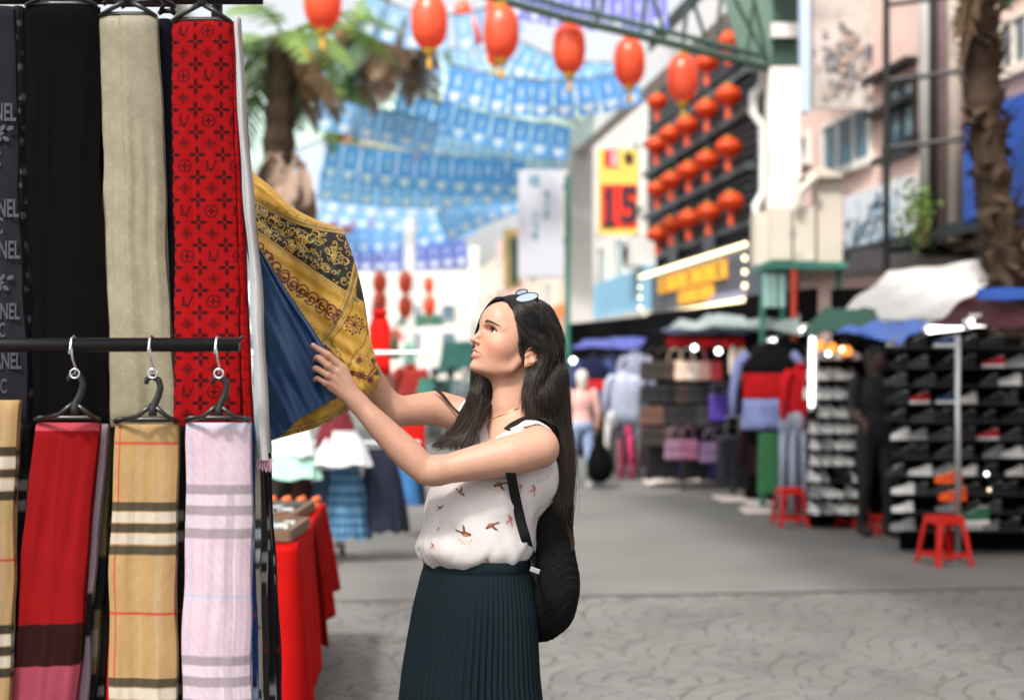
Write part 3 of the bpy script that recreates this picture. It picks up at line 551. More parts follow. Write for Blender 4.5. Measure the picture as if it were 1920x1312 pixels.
banner('faint blue banner strip above the cream string', [(640, 225, 38), (760, 228, 38), (900, 234, 38), (1060, 252, 38)], .40, 10, BL2)
banner('light blue banner strip just above the low lanterns', [(604, 372, 40), (690, 386, 40), (780, 394, 40), (860, 390, 40)], .50, 8, BL2)
# -- numbered banner and white vertical sign
nb_ = board('hanging_banner', 'yellow and red hanging banner with the number 15', 1122, 1196, 280, 440, 23, mat('banner_yellow', rgb('D8C55A'), var=.05), 'banner', .03)
def dec(o, x0, x1, y0, y1, Y, m, nm): a, b = P(x0, y1, Y), P(x1, y0, Y); mb = MB('W'); mb.box(((a.x+b.x)/2, Y, (a.z+b.z)/2), (b.x-a.x, .008, b.z-a.z)); return mb.build(nm, m, o)
redp = mat('print_red', rgb('DE2A16'), var=.05); dec(nb_, 1127, 1194, 346, 426, 22.97, redp, 'red_field'); dec(nb_, 1133, 1158, 281, 312, 22.97, redp, 'red_square'); dec(nb_, 1145, 1158, 284, 312, 22.96, mat('print_rose', rgb('E4A0A8')), 'rose_shape')
mb = MB('W'); c = P(1179, 296, 22.96); mb.add([tuple(c+Vector((.075*math.cos(a), 0, .095*math.sin(a)))) for a in [i*.5236 for i in range(12)]], [tuple(range(12))]); mb.build('round_emblem', mat('print_maroon', rgb('4A1A1E')), nb_)
text_mb('15', .80, 'W', tuple(P(1161, 388, 22.95)), (1, 0, 0), (0, 0, 1), name='number', m=mat('print_navy', rgb('1E1E2E')), parent=nb_, sx=.82)
dec(nb_, 1131, 1153, 416, 422, 22.945, mat('print_navy'), 'numeral_foot'); dec(nb_, 1133, 1141, 362, 369, 22.945, mat('print_navy'), 'numeral_flag')
vs_ = board('vertical_sign', 'tall white vertical signboard with small teal characters', 972, 1056, 320, 520, 24, mat('sign_white2', rgb('BFC1CA'), var=.03), 'sign', .25)
text_mb('福', .20, 'W', tuple(P(1001, 338, 23.85)), name='character', m=mat('print_teal', rgb('6FA0B0')), parent=vs_)
for (x, ys, tx) in ((1025, (364, 383, 402), '茶酒家'), (1003, (402, 422, 441), '大飯店')):
    for y, ch_ in zip(ys, tx): text_mb(ch_, .125, 'W', tuple(P(x, y, 23.85)), name='character', m=mat('print_teal'), parent=vs_)
mb = MB('W'); a = P(1064, 520, 24); b = P(1064, 330, 24); mb.tube([(a.x, 24, 0), (b.x, 24, b.z)], .05, 8); mb.build('sign_post', teal, vs_)
ys_ = board('vertical_sign', 'narrow ochre vertical sign left of the tall white signboard', 944, 975, 430, 540, 40, mat('sign_ochre', rgb('9C8450'), var=.15), 'sign', .2)
dec(ys_, 957, 970, 445, 530, 39.85, dgreen, 'green_strip')
# -- palms
leafg = mat('leaf_green', rgb('7C9A4E'), rough=.55, var=.35, vs=3, trans=.35); leafd = mat('leaf_dark', rgb('4A6844'), rough=.55, var=.3, vs=3, trans=.3); leafb = mat('leaf_dry', rgb('8E7458'), rough=.8, var=.3, vs=4, trans=.2); leafp = mat('leaf_dry_pink', rgb('A08878'), rough=.85, var=.25, vs=4, trans=.2); bark = mat('bark_brown', rgb('453629'), rough=.95, var=.35, vs=8, bump=.8, bs=14)
def frond(mb, base, az, el, L, droop, wd=.30, n=22, lw=.028):
    d = Vector((math.cos(az)*math.cos(el), math.sin(az)*math.cos(el), math.sin(el))); p = Vector(base); pts = [p.copy()]
    for i in range(n): d = (d+Vector((0, 0, -droop/n))).normalized(); p = p+d*L/n; pts.append(p.copy())
    mb.tube(pts[::3], [.02*(1-i/8) +.004 for i in range(len(pts[::3]))], 4)
    for i in range(3, n+1):
        t = (pts[i]-pts[i-1]).normalized(); s_ = t.cross(Vector((0, 0, 1))).normalized(); l = wd*math.sin(math.pi*(i/n)**.8*.93+.12)+.05
        for sg_ in (-1, 1):
            e = pts[i]+s_*sg_*l+t*l*.55+Vector((0, 0, -l*.45*random.uniform(.5, 1.4))); m_ = (pts[i]+e)/2+Vector((0, 0, .03))
            mb.add([tuple(pts[i]-t*lw), tuple(m_-t*lw), tuple(e), tuple(m_+t*lw), tuple(pts[i]+t*lw)], [(0, 1, 3, 4), (1, 2, 3)])
def palm(label, x, Y, xt, yt, rb, rt_, parts, name='palm_tree', wob=0., bend=1., husk=1.):
    base = P(x, 700, Y); base.z = 0; top = P(xt, yt, Y); o = thing(name, label, 'palm tree', tuple(base)); mb = MB('W'); n = 30; pts = []; rs = []
    for i in range(n+1):
        u = i/n; q = base.lerp(top, u); q.x = base.x+(top.x-base.x)*u**bend; q.x += wob*math.sin(u*6)*.25; pts.append(q); rs.append((rb+(rt_-rb)*u)*(1+.10*((i % 2)*2-1))*random.uniform(.93, 1.07))
    mb.tube(pts, rs, 10); mb.build('trunk', bark, o)
    mb = MB('W')
    for i in range(int(150*husk)):
        u = random.uniform(.15, 1); q = base.lerp(top, u); q.x = base.x+(top.x-base.x)*u**bend; q.x += wob*math.sin(u*6)*.25; a = random.uniform(0, 6.28); r = rb+(rt_-rb)*u; d = Vector((math.cos(a), math.sin(a), 0)); c = q+d*r*.9
        mb.add([tuple(c+Vector((-d.y, d.x, 0))*.05*husk**.5), tuple(c-Vector((-d.y, d.x, 0))*.05*husk**.5), tuple(c+d*random.uniform(.05, .12)*husk**.6+Vector((0, 0, random.uniform(-.08, .20)*husk**.5)))], [(0, 1, 2)])
    b_ = mb.build('bark_husks', bark, o); b_['kind'] = 'stuff'
    for (m, nn, el0, el1, L, dr, az0, az1) in parts:
        for k in range(nn):
            mb = MB('W'); frond(mb, top+Vector((0, 0, random.uniform(-.25, .1))), random.uniform(az0, az1), random.uniform(el0, el1), L*random.uniform(.75, 1.15), dr*random.uniform(.8, 1.2)); mb.build('frond', m, o)
    return o
palm('tall palm with shaggy brown trunk behind the red scarf', 500, 19, 530, 75, .24, .20, [(leafg, 11, .2, 1.1, 1.9, 1.6, 0, 6.28), (leafd, 5, -.4, .3, 1.7, 1.8, 0, 6.28), (leafb, 5, -1.0, -.3, 1.3, 1.2, -.8, .8)])
palm('second palm with drooping dry fronds over the banners', 500, 23, 735, 20, .16, .15, [(leafb, 12, -.9, .2, 1.5, 1.9, 0, 6.28), (leafp, 7, -1.2, -.2, 1.2, 1.6, 0, 6.28), (leafd, 6, -.2, .5, 1.7, 2.3, 2.2, 4.2), (leafg, 4, .0, .6, 1.6, 1.8, 0, 6.28)], bend=7)
palm('small green palm leaning between the two larger palms', 515, 26, 625, 130, .10, .08, [(leafg, 9, .0, 1.0, 1.5, 1.9, 0, 6.28), (leafd, 6, -.3, .6, 1.6, 2.4, -.9, .6)], bend=8)
palm('rough-trunked palm standing behind the right-hand shoe stall', 1912, 12.6, 1842, -60, .18, .14, [(leafb, 3, -1.2, -.8, .8, 1.2, 2.4, 4.0), (leafd, 5, .5, 1.0, 1.6, 1.2, -1.5, 1.5)], wob=.25, husk=2.1)
sk = thing('dry_fronds', 'pinkish dry frond bundle hanging at the foot of the left palm', 'palm fronds', tuple(P(545, 400, 15))); 
for k in range(16):
    mb = MB('W'); frond(mb, P(random.uniform(495, 595), random.uniform(285, 310), 15), random.uniform(0, 6.28), random.uniform(-1.3, -.6), random.uniform(.45, .8), 1.5, .14, 14, .04); mb.build('frond', leafp, sk)
ub = board('hoarding', 'pale grey-blue panel behind the left palm trunk', 486, 612, 258, 470, 42, mat('panel_greyblue', rgb('AEB9CC'), var=.08), 'panel', .2)
# shrub on the pink building ledge
sh = thing('potted_shrub', 'leafy green shrub on the ledge of the pink building', 'shrub', tuple(P(1745, 450, 17.2))); mb = MB('W')
for k in range(520):
    c = P(random.gauss(1745, 24), random.gauss(400, 28), 17.2+random.gauss(0, .15)); a = Vector((random.gauss(0, 1), random.gauss(0, 1), random.gauss(0, 1))).normalized()*.05; b = a.cross(Vector((random.random(), random.random(), .3))).normalized()*.03; mb.add([tuple(c-a), tuple(c+b), tuple(c+a), tuple(c-b)], [(0, 1, 2, 3)])
mb.build('foliage', leafg, sh); mb = MB('W'); c = P(1745, 455, 17.2); mb.lathe([(.12, 0), (.18, .28)], tuple(c), 12); mb.build('pot', mat('terracotta', rgb('7A4A38'), var=.15), sh)
# ================================================================ market stalls and goods
def tarp(name, label, cor, m, sag=.1, wr=.03, cat='canopy', n=22, seed=0, solid=.004):
    """cor: four (x,y,Y) corners in order"""
    a, b, c, d = [np.array(P(*q)) for q in cor]; r_ = np.random.default_rng(seed); ph = r_.uniform(0, 6, 6); mb = MB('W')
    def f(u, v):
        p = a*(1-u)*(1-v)+b*u*(1-v)+c*u*v+d*(1-u)*v; s_ = math.sin(math.pi*u)*math.sin(math.pi*v)
        return (p[0], p[1]+wr*math.sin(u*17+v*5+ph[2]), p[2]-sag*s_+wr*(math.sin(u*11+v*7+ph[0])+.6*math.sin(v*19-u*9+ph[1])))
    mb.grid(f, n, n); o = mb.build(name, m, None, smooth=True, solid=solid); return tag(o, label, cat)
def tarpm(n, c, tr=.4): return mat(n, rgb(c), rough=.45, var=.08, vs=3, trans=tr)
tube_m = mat('tube_lamp_glow', (1, 1, 1), emit=4., var=0); shade_bag_blk = mat('shade_and_bag_black', rgb('070606'), spec=.1, rough=.95, var=.3, vs=5)  # black cloth paints the dark of the stall interiors; also the carried bag
def tube_lamp(label, a, b, r=.03):
    A, B = P(*a), P(*b); o = thing('tube_lamp', label, 'lamp', tuple((A+B)/2)); mb = MB('W'); mb.tube([A, B], r, 8); mb.build('glow_tube', tube_m, o); d = (B-A).normalized()
    mb = MB('W'); mb.tube([A-d*.04, A], r*1.2, 8); mb.tube([B, B+d*.04], r*1.2, 8); e = mb.build('end_caps', pipew, o); e['kind'] = 'stuff'
    mb = MB('W'); u = Vector((0, 0, r*1.6)) if abs(d.z) < .8 else Vector((r*1.6, 0, 0)); mb.tube([A+u, B+u], r*.8, 6); mb.build('fitting', pipew, o); return o
tube_lamp('long fluorescent tube under the maroon canopy, right one', (1818, 606, 10.9), (1902, 602, 10.7)); tube_lamp('fluorescent tube under the maroon canopy, left one', (1742, 618, 11.4), (1810, 610, 11.1))
tube_lamp('upright fluorescent tube at the left edge of the middle shoe stall', (1521, 762, 13.2), (1523, 632, 13.2), .022); tube_lamp('short fluorescent tube beside the green canopy', (1500, 621, 13.6), (1526, 619, 13.6))
tube_lamp('short fluorescent tube over the suitcase stall', (1440, 640, 15.5), (1462, 636, 15.5), .02)
# canopies
tarp('canopy', 'crumpled white plastic sheet over the right shoe stall', ((1556, 602, 13.3), (1665, 510, 14.0), (1905, 476, 13.4), (1790, 598, 11.8)), tarpm('plastic_white', 'FAFAF8', .55), -.04, .012, seed=1)
tarp('canopy', 'second white plastic sheet hanging lower beside the first', ((1650, 606, 13.0), (1690, 545, 13.4), (1810, 520, 12.8), (1745, 612, 12.2)), tarpm('plastic_milky', 'ECEEEE', .5), .0, .014, seed=2)
tarp('canopy', 'dark maroon canopy of the right shoe stall', ((1738, 614, 11.3), (1832, 545, 10.9), (2060, 545, 10.4), (2060, 608, 9.6)), tarpm('canvas_maroon', '4A1620', .12), .03, .012, seed=3)
tarp('awning', 'dark canvas awning along the pink building above the shoe stalls', ((1580, 520, 17.5), (1600, 470, 19), (1990, 420, 16.5), (1990, 490, 15)), tarpm('canvas_dark', '2A2624', .1), .02, .04, 'awning', seed=31)
tarp('canopy', 'bright blue canvas strip along the top of the maroon canopy', ((1832, 540, 10.8), (1832, 560, 10.7), (2060, 566, 10.3), (2060, 542, 10.4)), tarpm('canvas_blue', '1F56B8', .2), .0, .006, seed=4)
tarp('canopy', 'light blue sheet sagging in front of the middle shoe stall', ((1562, 620, 12.2), (1650, 600, 12.5), (1748, 604, 11.8), (1690, 640, 11.3)), tarpm('sheet_blue', '8AB4F8', .6), .05, .015, seed=5)
tarp('canopy', 'dark green canvas canopy of the middle shoe stall', ((1498, 626, 12.9), (1545, 578, 13.0), (1640, 580, 12.9), (1655, 612, 12.5)), tarpm('canvas_green', '3E6A5A', .3), -.05, .012, seed=6)
tarp('canopy', 'pale clear plastic sheet over the suitcase stall', ((1240, 612, 18), (1330, 592, 18.5), (1500, 580, 15.5), (1500, 618, 14.6)), tarpm('plastic_pale', 'C4D2D0', .55), .03, .03, seed=7)
tarp('canopy', 'dark blue canopy over the handbag stall', ((1218, 622, 19), (1300, 606, 19.5), (1440, 596, 17), (1400, 628, 16)), tarpm('canvas_navy', '2A3566', .25), .03, .012, seed=8)
tarp('canopy', 'violet-blue canopy of the far clothes stall behind the woman', ((1070, 652, 22), (1100, 636, 23), (1215, 632, 22), (1200, 652, 20)), tarpm('canvas_violet', '6A74C8', .4), .02, .012, seed=9)
for i, (x0, x1, y0, y1, Y, c, lb) in enumerate(((742, 835, 588, 612, 46, '3E7A66', 'green awning over the far middle stalls'), (820, 900, 640, 700, 34, '4E9A8C', 'teal parasol cloth behind the woman\'s face'), (700, 760, 616, 640, 50, 'C8503E', 'red awning over the far left stalls'), (1100, 1210, 612, 630, 26, '8FA8B8', 'grey-blue awning under the pale blue fascia'))):
    tarp('awning', lb, ((x0, y1, Y-1), (x0+10, y0, Y+1), (x1-10, y0, Y+1), (x1, y1, Y-1)), tarpm('awning_%s' % ['green', 'teal', 'red', 'grey'][i], c, .4), .02, .02, 'awning', seed=20+i)
# teal stall roof structure with red pole under the cabinets
ts = thing('kiosk', 'teal metal kiosk roof with a red pole below the cream cabinets', 'kiosk', tuple(P(1490, 700, 15.8)))
mb = MB('W'); a, b = P(1425, 505, 15.6), P(1575, 496, 15.6); mb.box(((a.x+b.x)/2, 15.7, a.z+.02), (b.x-a.x, .9, .07)); mb.build('roof_slab', teal, ts)
for x in (1430, 1468, 1572): a = P(x, 505, 15.5); mb = MB('W'); mb.tube([(a.x, 15.5, 0), a], .035, 8); mb.build('post', teal, ts)
a = P(1489, 500, 15.3); mb = MB('W'); mb.tube([(a.x, 15.3, 0), a], .04, 8); mb.build('red_pole', mat('pole_red', rgb('C2402C'), rough=.4, var=.1), ts)
for k, x in enumerate((1438, 1452, 1464)): mb = MB('W'); a = P(x, 545, 15.4); mb.box(tuple(a), (.09, .02, .36)); mb.build('glass_slat', mat('glass_mint', rgb('A8D8CC'), rough=.2, var=.1, emit=0), ts)
# --- shoes
def shoe(col, sole='E8E8E6', L=.27, flat=False):
    o = thing('shoe', '', 'shoe', (0, 0, 0)); n = 12; mb = MB(); pts = []
    out = [(-.5, .03), (-.46, .10), (-.30, .12), (0, .095), (.25, .13), (.42, .11), (.5, 0), (.42, -.11), (.25, -.13), (0, -.095), (-.30, -.12), (-.46, -.10)]
    a = [(x*L, y*L*1.1, 0) for x, y in out]; b = [(x*L*1.02, y*L*1.15, .030 if x > -.3 else .034) for x, y in out]
    mb.add(a+b, [tuple(range(11, -1, -1)), tuple(range(12, 24))]+[(i, (i+1) % 12, 12+(i+1) % 12, 12+i) for i in range(12)]); mb.build('sole', mat('sole_'+sole, rgb(sole), rough=.75, var=.05, spec=.2), o)
    mb = MB(); secs = []; prof = [(-.49, .055, .105), (-.40, .085, .115), (-.25, .09, .105), (-.08, .088, .080), (.10, .098, .062), (.28, .112, .050), (.42, .09, .040), (.50, .02, .032)]
    for (x, w_, h) in prof:
        h = h if not flat else h*.7
        for k in range(9): t = math.pi*k/8; secs.append((x*L, w_*L*math.cos(t)*1.05, .03+(h)*math.sin(t)**.7*(L/.27)))
    mb.add(secs, [(i*9+k, i*9+k+1, (i+1)*9+k+1, (i+1)*9+k) for i in range(7) for k in range(8)]+[tuple(range(9)), tuple(63+k for k in range(8, -1, -1))]); mb.build('upper', mat('shoe_'+col, tuple(.7*q for q in rgb(col)), spec=.25, rough=.7, var=.1, vs=20), o, smooth=True)
    mb = MB(); mb.lathe([(.028, 0), (.030, .006)], (-.33*L, 0, .03+.104*(L/.27)*(1 if not flat else .7)), 10, sx=1.5); 
    for i in range(4): mb.box((L*(-.10+.07*i), 0, .03+(.088-.011*i)*(1 if not flat else .7)), (.008, .05, .004))
    e = mb.build('laces', mat('lace_white', rgb('D8D8D8')), o); e['kind'] = 'stuff'; return o
SH = {c: shoe(c, {'17181A': '1C1D1F', '3A3C40': '3A3C3E', '8A8C90': '9A9C9C', 'E85A24': 'E85A24'}.get(c, 'D8D8D6')) for c in ('E2E2E0', '17181A', 'B8202A', '2A3E6A', '8A8C90', '3A3C40', 'E85A24', '2E6A48')}
used = set(); cname = {'E2E2E0': 'white', '17181A': 'black', 'B8202A': 'red', '2A3E6A': 'navy blue', '8A8C90': 'grey', '3A3C40': 'charcoal', 'E85A24': 'bright orange', '2E6A48': 'green'}
ordn = ['first', 'second', 'third', 'fourth', 'fifth', 'sixth', 'seventh', 'eighth', 'ninth', 'tenth', 'eleventh', 'twelfth']
def put_shoe(c, x, y, Y, rz, label, grp, sc_=1.):
    s_ = SH[c]
    if c not in used: used.add(c); s_.location = P(x, y, Y); s_.rotation_euler = (0, 0, rz); s_['label'] = label; s_['group'] = grp; s_.scale = (sc_,)*3
    else: dup(s_, P(x, y, Y), rz, label, sc_, grp)
# right shoe stall (nearest): wire racks of trainers
rs1 = thing('shoe_rack', 'dark wall of wire shelves with trainers under the maroon canopy', 'shoe rack', tuple(P(1850, 700, 11.5)))
a, b = P(1690, 980, 11.75), P(2080, 632, 11.75); mb = MB('W'); mb.box(((a.x+b.x)/2, 11.8, (b.z)/2), (b.x-a.x, .04, b.z)); mb.build('shade_back_panel', shade_bag_blk, rs1)  # black panel stands in for the shade behind the shoes
ys = [650, 688, 722, 756, 790, 824, 858, 892, 926, 960, 994]
for y in ys:
    mb = MB('W'); a, b = P(1700, y, 11.35), P(2080, y, 11.35); mb.box(((a.x+b.x)/2, 11.55, a.z-.008), (b.x-a.x, .38, .012)); mb.build('shelf', mat('wire_dark', rgb('0E0F10'), rough=.7, var=.1), rs1)
rr_ = random.Random(3)
for j, y in enumerate(ys):
    xs = list(range(1708, 1990, 42)); nth = 0
    for i, x in enumerate(xs):
        if rr_.random() < .10: continue
        c = rr_.choice(['E2E2E0', 'E2E2E0', '8A8C90', '17181A', '3A3C40', '3A3C40', '17181A', '2A3E6A', '8A8C90', '17181A', 'B8202A' if j in (1, 3, 5) else '17181A'])
        if (i, j) in ((1, 3), (4, 5)): c = 'B8202A'
        put_shoe(c, x+rr_.uniform(-10, 10)-22, y, 11.45, R(180)+rr_.uniform(-.5, .5), '%s trainer, %s from the left on the %s shelf of the right shoe rack' % (cname[c], ordn[i], ordn[j]), 'trainers on the right shoe rack', rr_.uniform(.62, .74))
pp_ = thing('stall_pole', 'grey steel pole in front of the right shoe rack', 'pole', tuple(P(1796, 960, 10.9))); mb = MB('W'); c = P(1796, 628, 10.95); mb.tube([(c.x, 10.95, 0), c], .022, 10); mb.build('tube', steel, pp_, smooth=True); mb = MB('W'); mb.lathe([(.07, 0), (.07, .012), (.03, .02)], (c.x, 10.95, 0), 12); mb.build('foot', steel, pp_)
for (x, y, lb) in ((1778, 905, 'orange slipper hanging at the pole, upper one'), (1786, 938, 'orange slipper hanging at the pole, lower one')): put_shoe('E85A24', x, y, 11.0, R(185), lb, 'orange slippers at the pole', .8)
put_shoe('2E6A48', 1822, 982, 11.2, R(180), 'green shoe low on the right shoe rack beside the pole', 'green shoe', 1.)
# middle shoe stall: front column of white shoes and a dark side wall
rs2 = thing('shoe_rack', 'narrow shoe rack with bright white shoes in the middle stall', 'shoe rack', tuple(P(1568, 985, 13.2)))
a, b = P(1518, 985, 13.5), P(1626, 640, 13.5); mb = MB('W'); mb.box(((a.x+b.x)/2, 13.62, b.z/2), (b.x-a.x, .04, b.z)); mb.build('shade_back_panel', shade_bag_blk, rs2)
ys = [674, 712, 748, 782, 812, 842, 872, 902, 932, 962]
for j, y in enumerate(ys):
    mb = MB('W'); a, b = P(1518, y, 13.3), P(1624, y, 13.3); mb.box(((a.x+b.x)/2, 13.42, a.z-.008), (b.x-a.x, .34, .012)); mb.build('shelf', mat('shelf_brown', rgb('1A130F')), rs2)
    for i, x in enumerate((1528, 1546, 1564, 1582, 1600)):
        if rr_.random() < .12: continue
        c = rr_.choice(['E2E2E0', 'E2E2E0', 'E2E2E0', '8A8C90', '17181A' if i > 1 else 'E2E2E0']); put_shoe(c, x+rr_.uniform(-3, 3), y, 13.34, R(-60)+rr_.uniform(-.5, .5), '%s shoe, %s from the left on the %s shelf of the narrow rack' % (cname[c], ordn[i], ordn[j]), 'shoes on the narrow rack', .8)
rs3 = thing('shoe_rack', 'dim inner shoe rack between the narrow rack and the steel pole', 'shoe rack', tuple(P(1690, 985, 13.9)))
a, b = P(1624, 985, 14.0), P(1800, 620, 14.0); mb = MB('W'); mb.box(((a.x+b.x)/2, 14.05, b.z/2), (b.x-a.x, .04, b.z)); mb.build('shade_back_panel', shade_bag_blk, rs3)
ys = [660, 692, 724, 756, 788, 822, 856, 890, 924]
for j, y in enumerate(ys):
    mb = MB('W'); a, b = P(1664, y, 13.7), P(1790, y, 13.7); mb.box(((a.x+b.x)/2, 13.85, a.z-.008), (b.x-a.x, .3, .012)); mb.build('shelf', mat('shelf_brown'), rs3)
    for i, x in enumerate((1680, 1706, 1732, 1758)):
        if rr_.random() < .2: continue
        c = rr_.choice(['17181A', '3A3C40', '8A8C90', '17181A', 'B8202A' if j in (1, 2) else '3A3C40', 'E2E2E0' if rr_.random() < .3 else '17181A']); put_shoe(c, x, y, 13.75, R(180), '%s shoe, %s from the left on the %s shelf of the inner rack' % (cname[c], ordn[i], ordn[j]), 'shoes on the inner rack', .9)
# stall walls, black to paint the shade inside the stalls
for (nm, lb, c) in (('stall_shade_wall', 'shade-black back wall of the clothes and bag stalls', ((1215, 700, 21.5), (1420, 700, 17.6))), ('stall_shade_wall', 'shade-black side wall behind the hanging jackets', ((1400, 700, 16.6), (1530, 700, 15.0))), ('stall_shade_wall', 'shade-black rear wall behind the shoe stalls', ((1560, 700, 15.2), (2100, 700, 13.2))), ('stall_shade_wall', 'shade-dark rear wall of the far clothes stall', ((1060, 700, 26), (1225, 700, 22)))):
    a, b = P(*c[0]), P(*c[1]); mb = MB('W'); d = (b-a); ang = math.atan2(d.y, d.x); mb.box(((a.x+b.x)/2, (a.y+b.y)/2, 1.18), (d.length, .05, 2.36), (0, 0, ang)); tag(mb.build(nm, shade_bag_blk), lb, 'wall')
# --- garments, bags, suitcases
def jacket(cols, label, x, y, Y, h=.75, w_=.55, rz=0., cat='jacket', sleeve=True, grp=None):
    """top at (x,y): shoulders; cols: list of (fraction,colour) bands down the body"""
    p = P(x, y, Y); o = thing(cat.replace(' ', '_'), label, cat, tuple(p), rz, grp); prev = 0
    def sec(f): ww = w_*(.30+.20*min(1, f*6)) if f < .17 else w_*(.50-.03*math.sin((f-.17)*4)); return ww, .085+.03*math.sin(f*3)
    for k, (f1, c) in enumerate(cols):
        mb = MB(); fs = np.linspace(prev, f1, 6); mb.lathe([(1, 0)]*0 or [(sec(f)[0], -f*h) for f in fs][::-1], n=18, sy=.32, rib=.05, nr=10); mb.build('body' if k == 0 else 'colour_band', mat('cloth_'+c, rgb(c), rough=.9, spec=.15, var=.2, vs=9), o, smooth=True); prev = f1
    if sleeve:
        for s_ in (-1, 1): mb = MB(); mb.tube([(s_*w_*.36, 0, -.05*h), (s_*w_*.52, 0, -.18*h), (s_*w_*.60, .0, -.50*h), (s_*w_*.62, -.02, -.85*h)], [.075, .08, .065, .05], 8, flat=.7); mb.build('sleeve', mat('cloth_'+cols[0][1] if len(cols) == 1 else 'cloth_'+cols[-1][1]), o, smooth=True)
    mb = MB(); mb.lathe([(.055, -.01), (.07, .04), (.05, .05)], n=10, sy=.7); mb.build('collar', mat('cloth_'+cols[0][1]), o, smooth=True)
    mb = MB(); mb.tube([(0, 0, .05), (0, 0, .12), (.03, 0, .15), (.0, 0, .17)], .006, 5); mb.build('hook', blackm, o); return o
def trousers(c, label, x, y, Y, h=.95, grp=None, w_=.20):
    p = P(x, y, Y); o = thing('trousers', label, 'trousers', tuple(p), rr_.uniform(-.3, .3), grp); m = mat('cloth_'+c, rgb(c), rough=.85, var=.15, vs=9)
    mb = MB(); mb.lathe([(w_*.5, -.22), (w_*.52, -.1), (w_*.45, 0)], n=14, sy=.5); mb.build('waist', m, o, smooth=True)
    for s_ in (-1, 1): mb = MB(); mb.tube([(s_*w_*.24, 0, -.18), (s_*w_*.28, 0, -.5*h), (s_*w_*.34, .0, -h)], [w_*.30, w_*.25, w_*.21], 8, flat=.8); mb.build('leg', m, o, smooth=True)
    mb = MB(); mb.tube([(-w_*.5, 0, .02), (w_*.5, 0, .02)], .006, 5); mb.tube([(0, 0, .02), (0, 0, .10), (.02, 0, .12)], .005, 5); mb.build('hook', blackm, o); return o
def skirt(cf, label, x, y, Y, h, w_, cat='skirt', grp=None, rib=.14, nr=16, m=None):
    p = P(x, y, Y); o = thing(cat.replace(' ', '_'), label, cat, tuple(p), rr_.uniform(-.2, .2), grp); mb = MB(); n = 48; nz = 24
    def f(u, v): t = u*2*math.pi; r = w_*(.26+.24*v**.8)*(1+rib*math.sin(nr*t+v*2)*min(1, v*3)); return (r*math.cos(t), r*math.sin(t)*.55, -v*h+.012*math.sin(nr*t*.5)*(v > .95))
    mb.grid(f, n, nz, (lambda u, v: cf(u, v)) if callable(cf) else None, closed=True); mb.build('cloth', m or (mat('cloth_vc', vcol=True, rough=.85, var=.1, vs=20) if callable(cf) else mat('cloth_'+cf, rgb(cf), rough=.85, var=.15, vs=9)), o, smooth=True)
    mb = MB(); mb.lathe([(w_*.27, -.03), (w_*.275, .02)], n=20, sy=.55); mb.build('waistband', m or mat('cloth_'+(cf if not callable(cf) else '2A3E6A'), rgb(cf if not callable(cf) else '2A3E6A')), o); mb = MB(); mb.tube([(0, 0, .01), (0, 0, .10), (.02, 0, .12)], .005, 5); mb.tube([(-w_*.27, 0, .01), (w_*.27, 0, .01)], .005, 5); mb.build('hanger_clip', blackm, o); return o
def suitcase(c, label, x, y, Y, h=.55, grp='suitcases at the bag stall', rz=0.):
    p = P(x, y, Y); p.z = max(p.z, 0.0); o = thing('suitcase', label, 'suitcase', tuple(p), rz, grp); mb = MB(); mb.box((0, 0, h*.54), (h*.66, h*.38, h*.92)); mb.build('shell', mat('shell_'+c, rgb(c), rough=.35, var=.1, vs=8), o, bev=.04)
    mb = MB(); 
    for s_ in (-1, 1): mb.tube([(s_*.08, .05, h), (s_*.08, .05, h*1.35)], .008, 5)
    mb.tube([(-.08, .05, h*1.35), (.08, .05, h*1.35)], .012, 6); mb.build('handle', steel, o)
    for i in range(3): mb = MB(); mb.box((h*(-.2+.2*i), -h*.195, h*.54), (.02, .012, h*.8)); mb.build('ridge', mat('shell_'+c), o)
    for sx_ in (-1, 1):
        for sy_ in (-1, 1): mb = MB(); mb.lathe([(.03, -.012), (.03, .012)], (sx_*h*.26, sy_*h*.13, .03), 8, (R(90), 0, 0)); mb.build('wheel', blackm, o)
    return o
def handbag(c, label, x, y, Y, w_=.32, grp='handbags hanging in the bag stall'):
    p = P(x, y, Y); o = thing('handbag', label, 'handbag', tuple(p), rr_.uniform(-.2, .2), grp); mb = MB(); mb.box((0, 0, -.18), (w_, .12, .24), taper=.82); mb.build('body', mat('leather_'+c, rgb(c), rough=.5, var=.15, vs=9), o, bev=.02)
    mb = MB(); mb.tube([(-w_*.3, 0, -.07), (-w_*.22, 0, .06), (0, 0, .11), (w_*.22, 0, .06), (w_*.3, 0, -.07)], .009, 6); mb.build('handle', mat('leather_'+c), o, smooth=True); mb = MB(); mb.box((0, -.062, -.12), (w_*.9, .006, .10)); mb.build('flap', mat('leather_'+c), o); return o
jacket([(.30, '141416'), (.62, 'C01E22'), (1, '8A94C4')], 'big black, red and lilac colour-block jacket hanging high', 1443, 655, 14.6, .82, .62)
jacket([(.5, '141416'), (1, '1B1C22')], 'black jacket behind the colour-block jacket', 1466, 640, 15.2, .8, .6)
jacket([(.55, '15171C'), (1, '30191A')], 'black and wine jacket below the colour-block jacket', 1446, 765, 14.8, .7, .5)
jacket([(.4, '1A1F38'), (.62, 'B4262A'), (1, '3A4A78')], 'navy and red top hanging at the far clothes stall', 1112, 672, 20, .75, .5)
jacket([(1, '22253A')], 'navy jacket beside the navy and red top', 1146, 668, 20.4, .8, .5); jacket([(1, 'A9AFC4')], 'pale grey-blue jacket at the far clothes stall', 1172, 700, 19.6, .7, .45)
jacket([(1, '8C92A6')], 'grey shirt half hidden beside the pale jacket', 1192, 664, 19.8, .8, .4); jacket([(1, 'C41E24')], 'red jacket hanging right of the grey trousers', 1503, 690, 14.2, .6, .3)
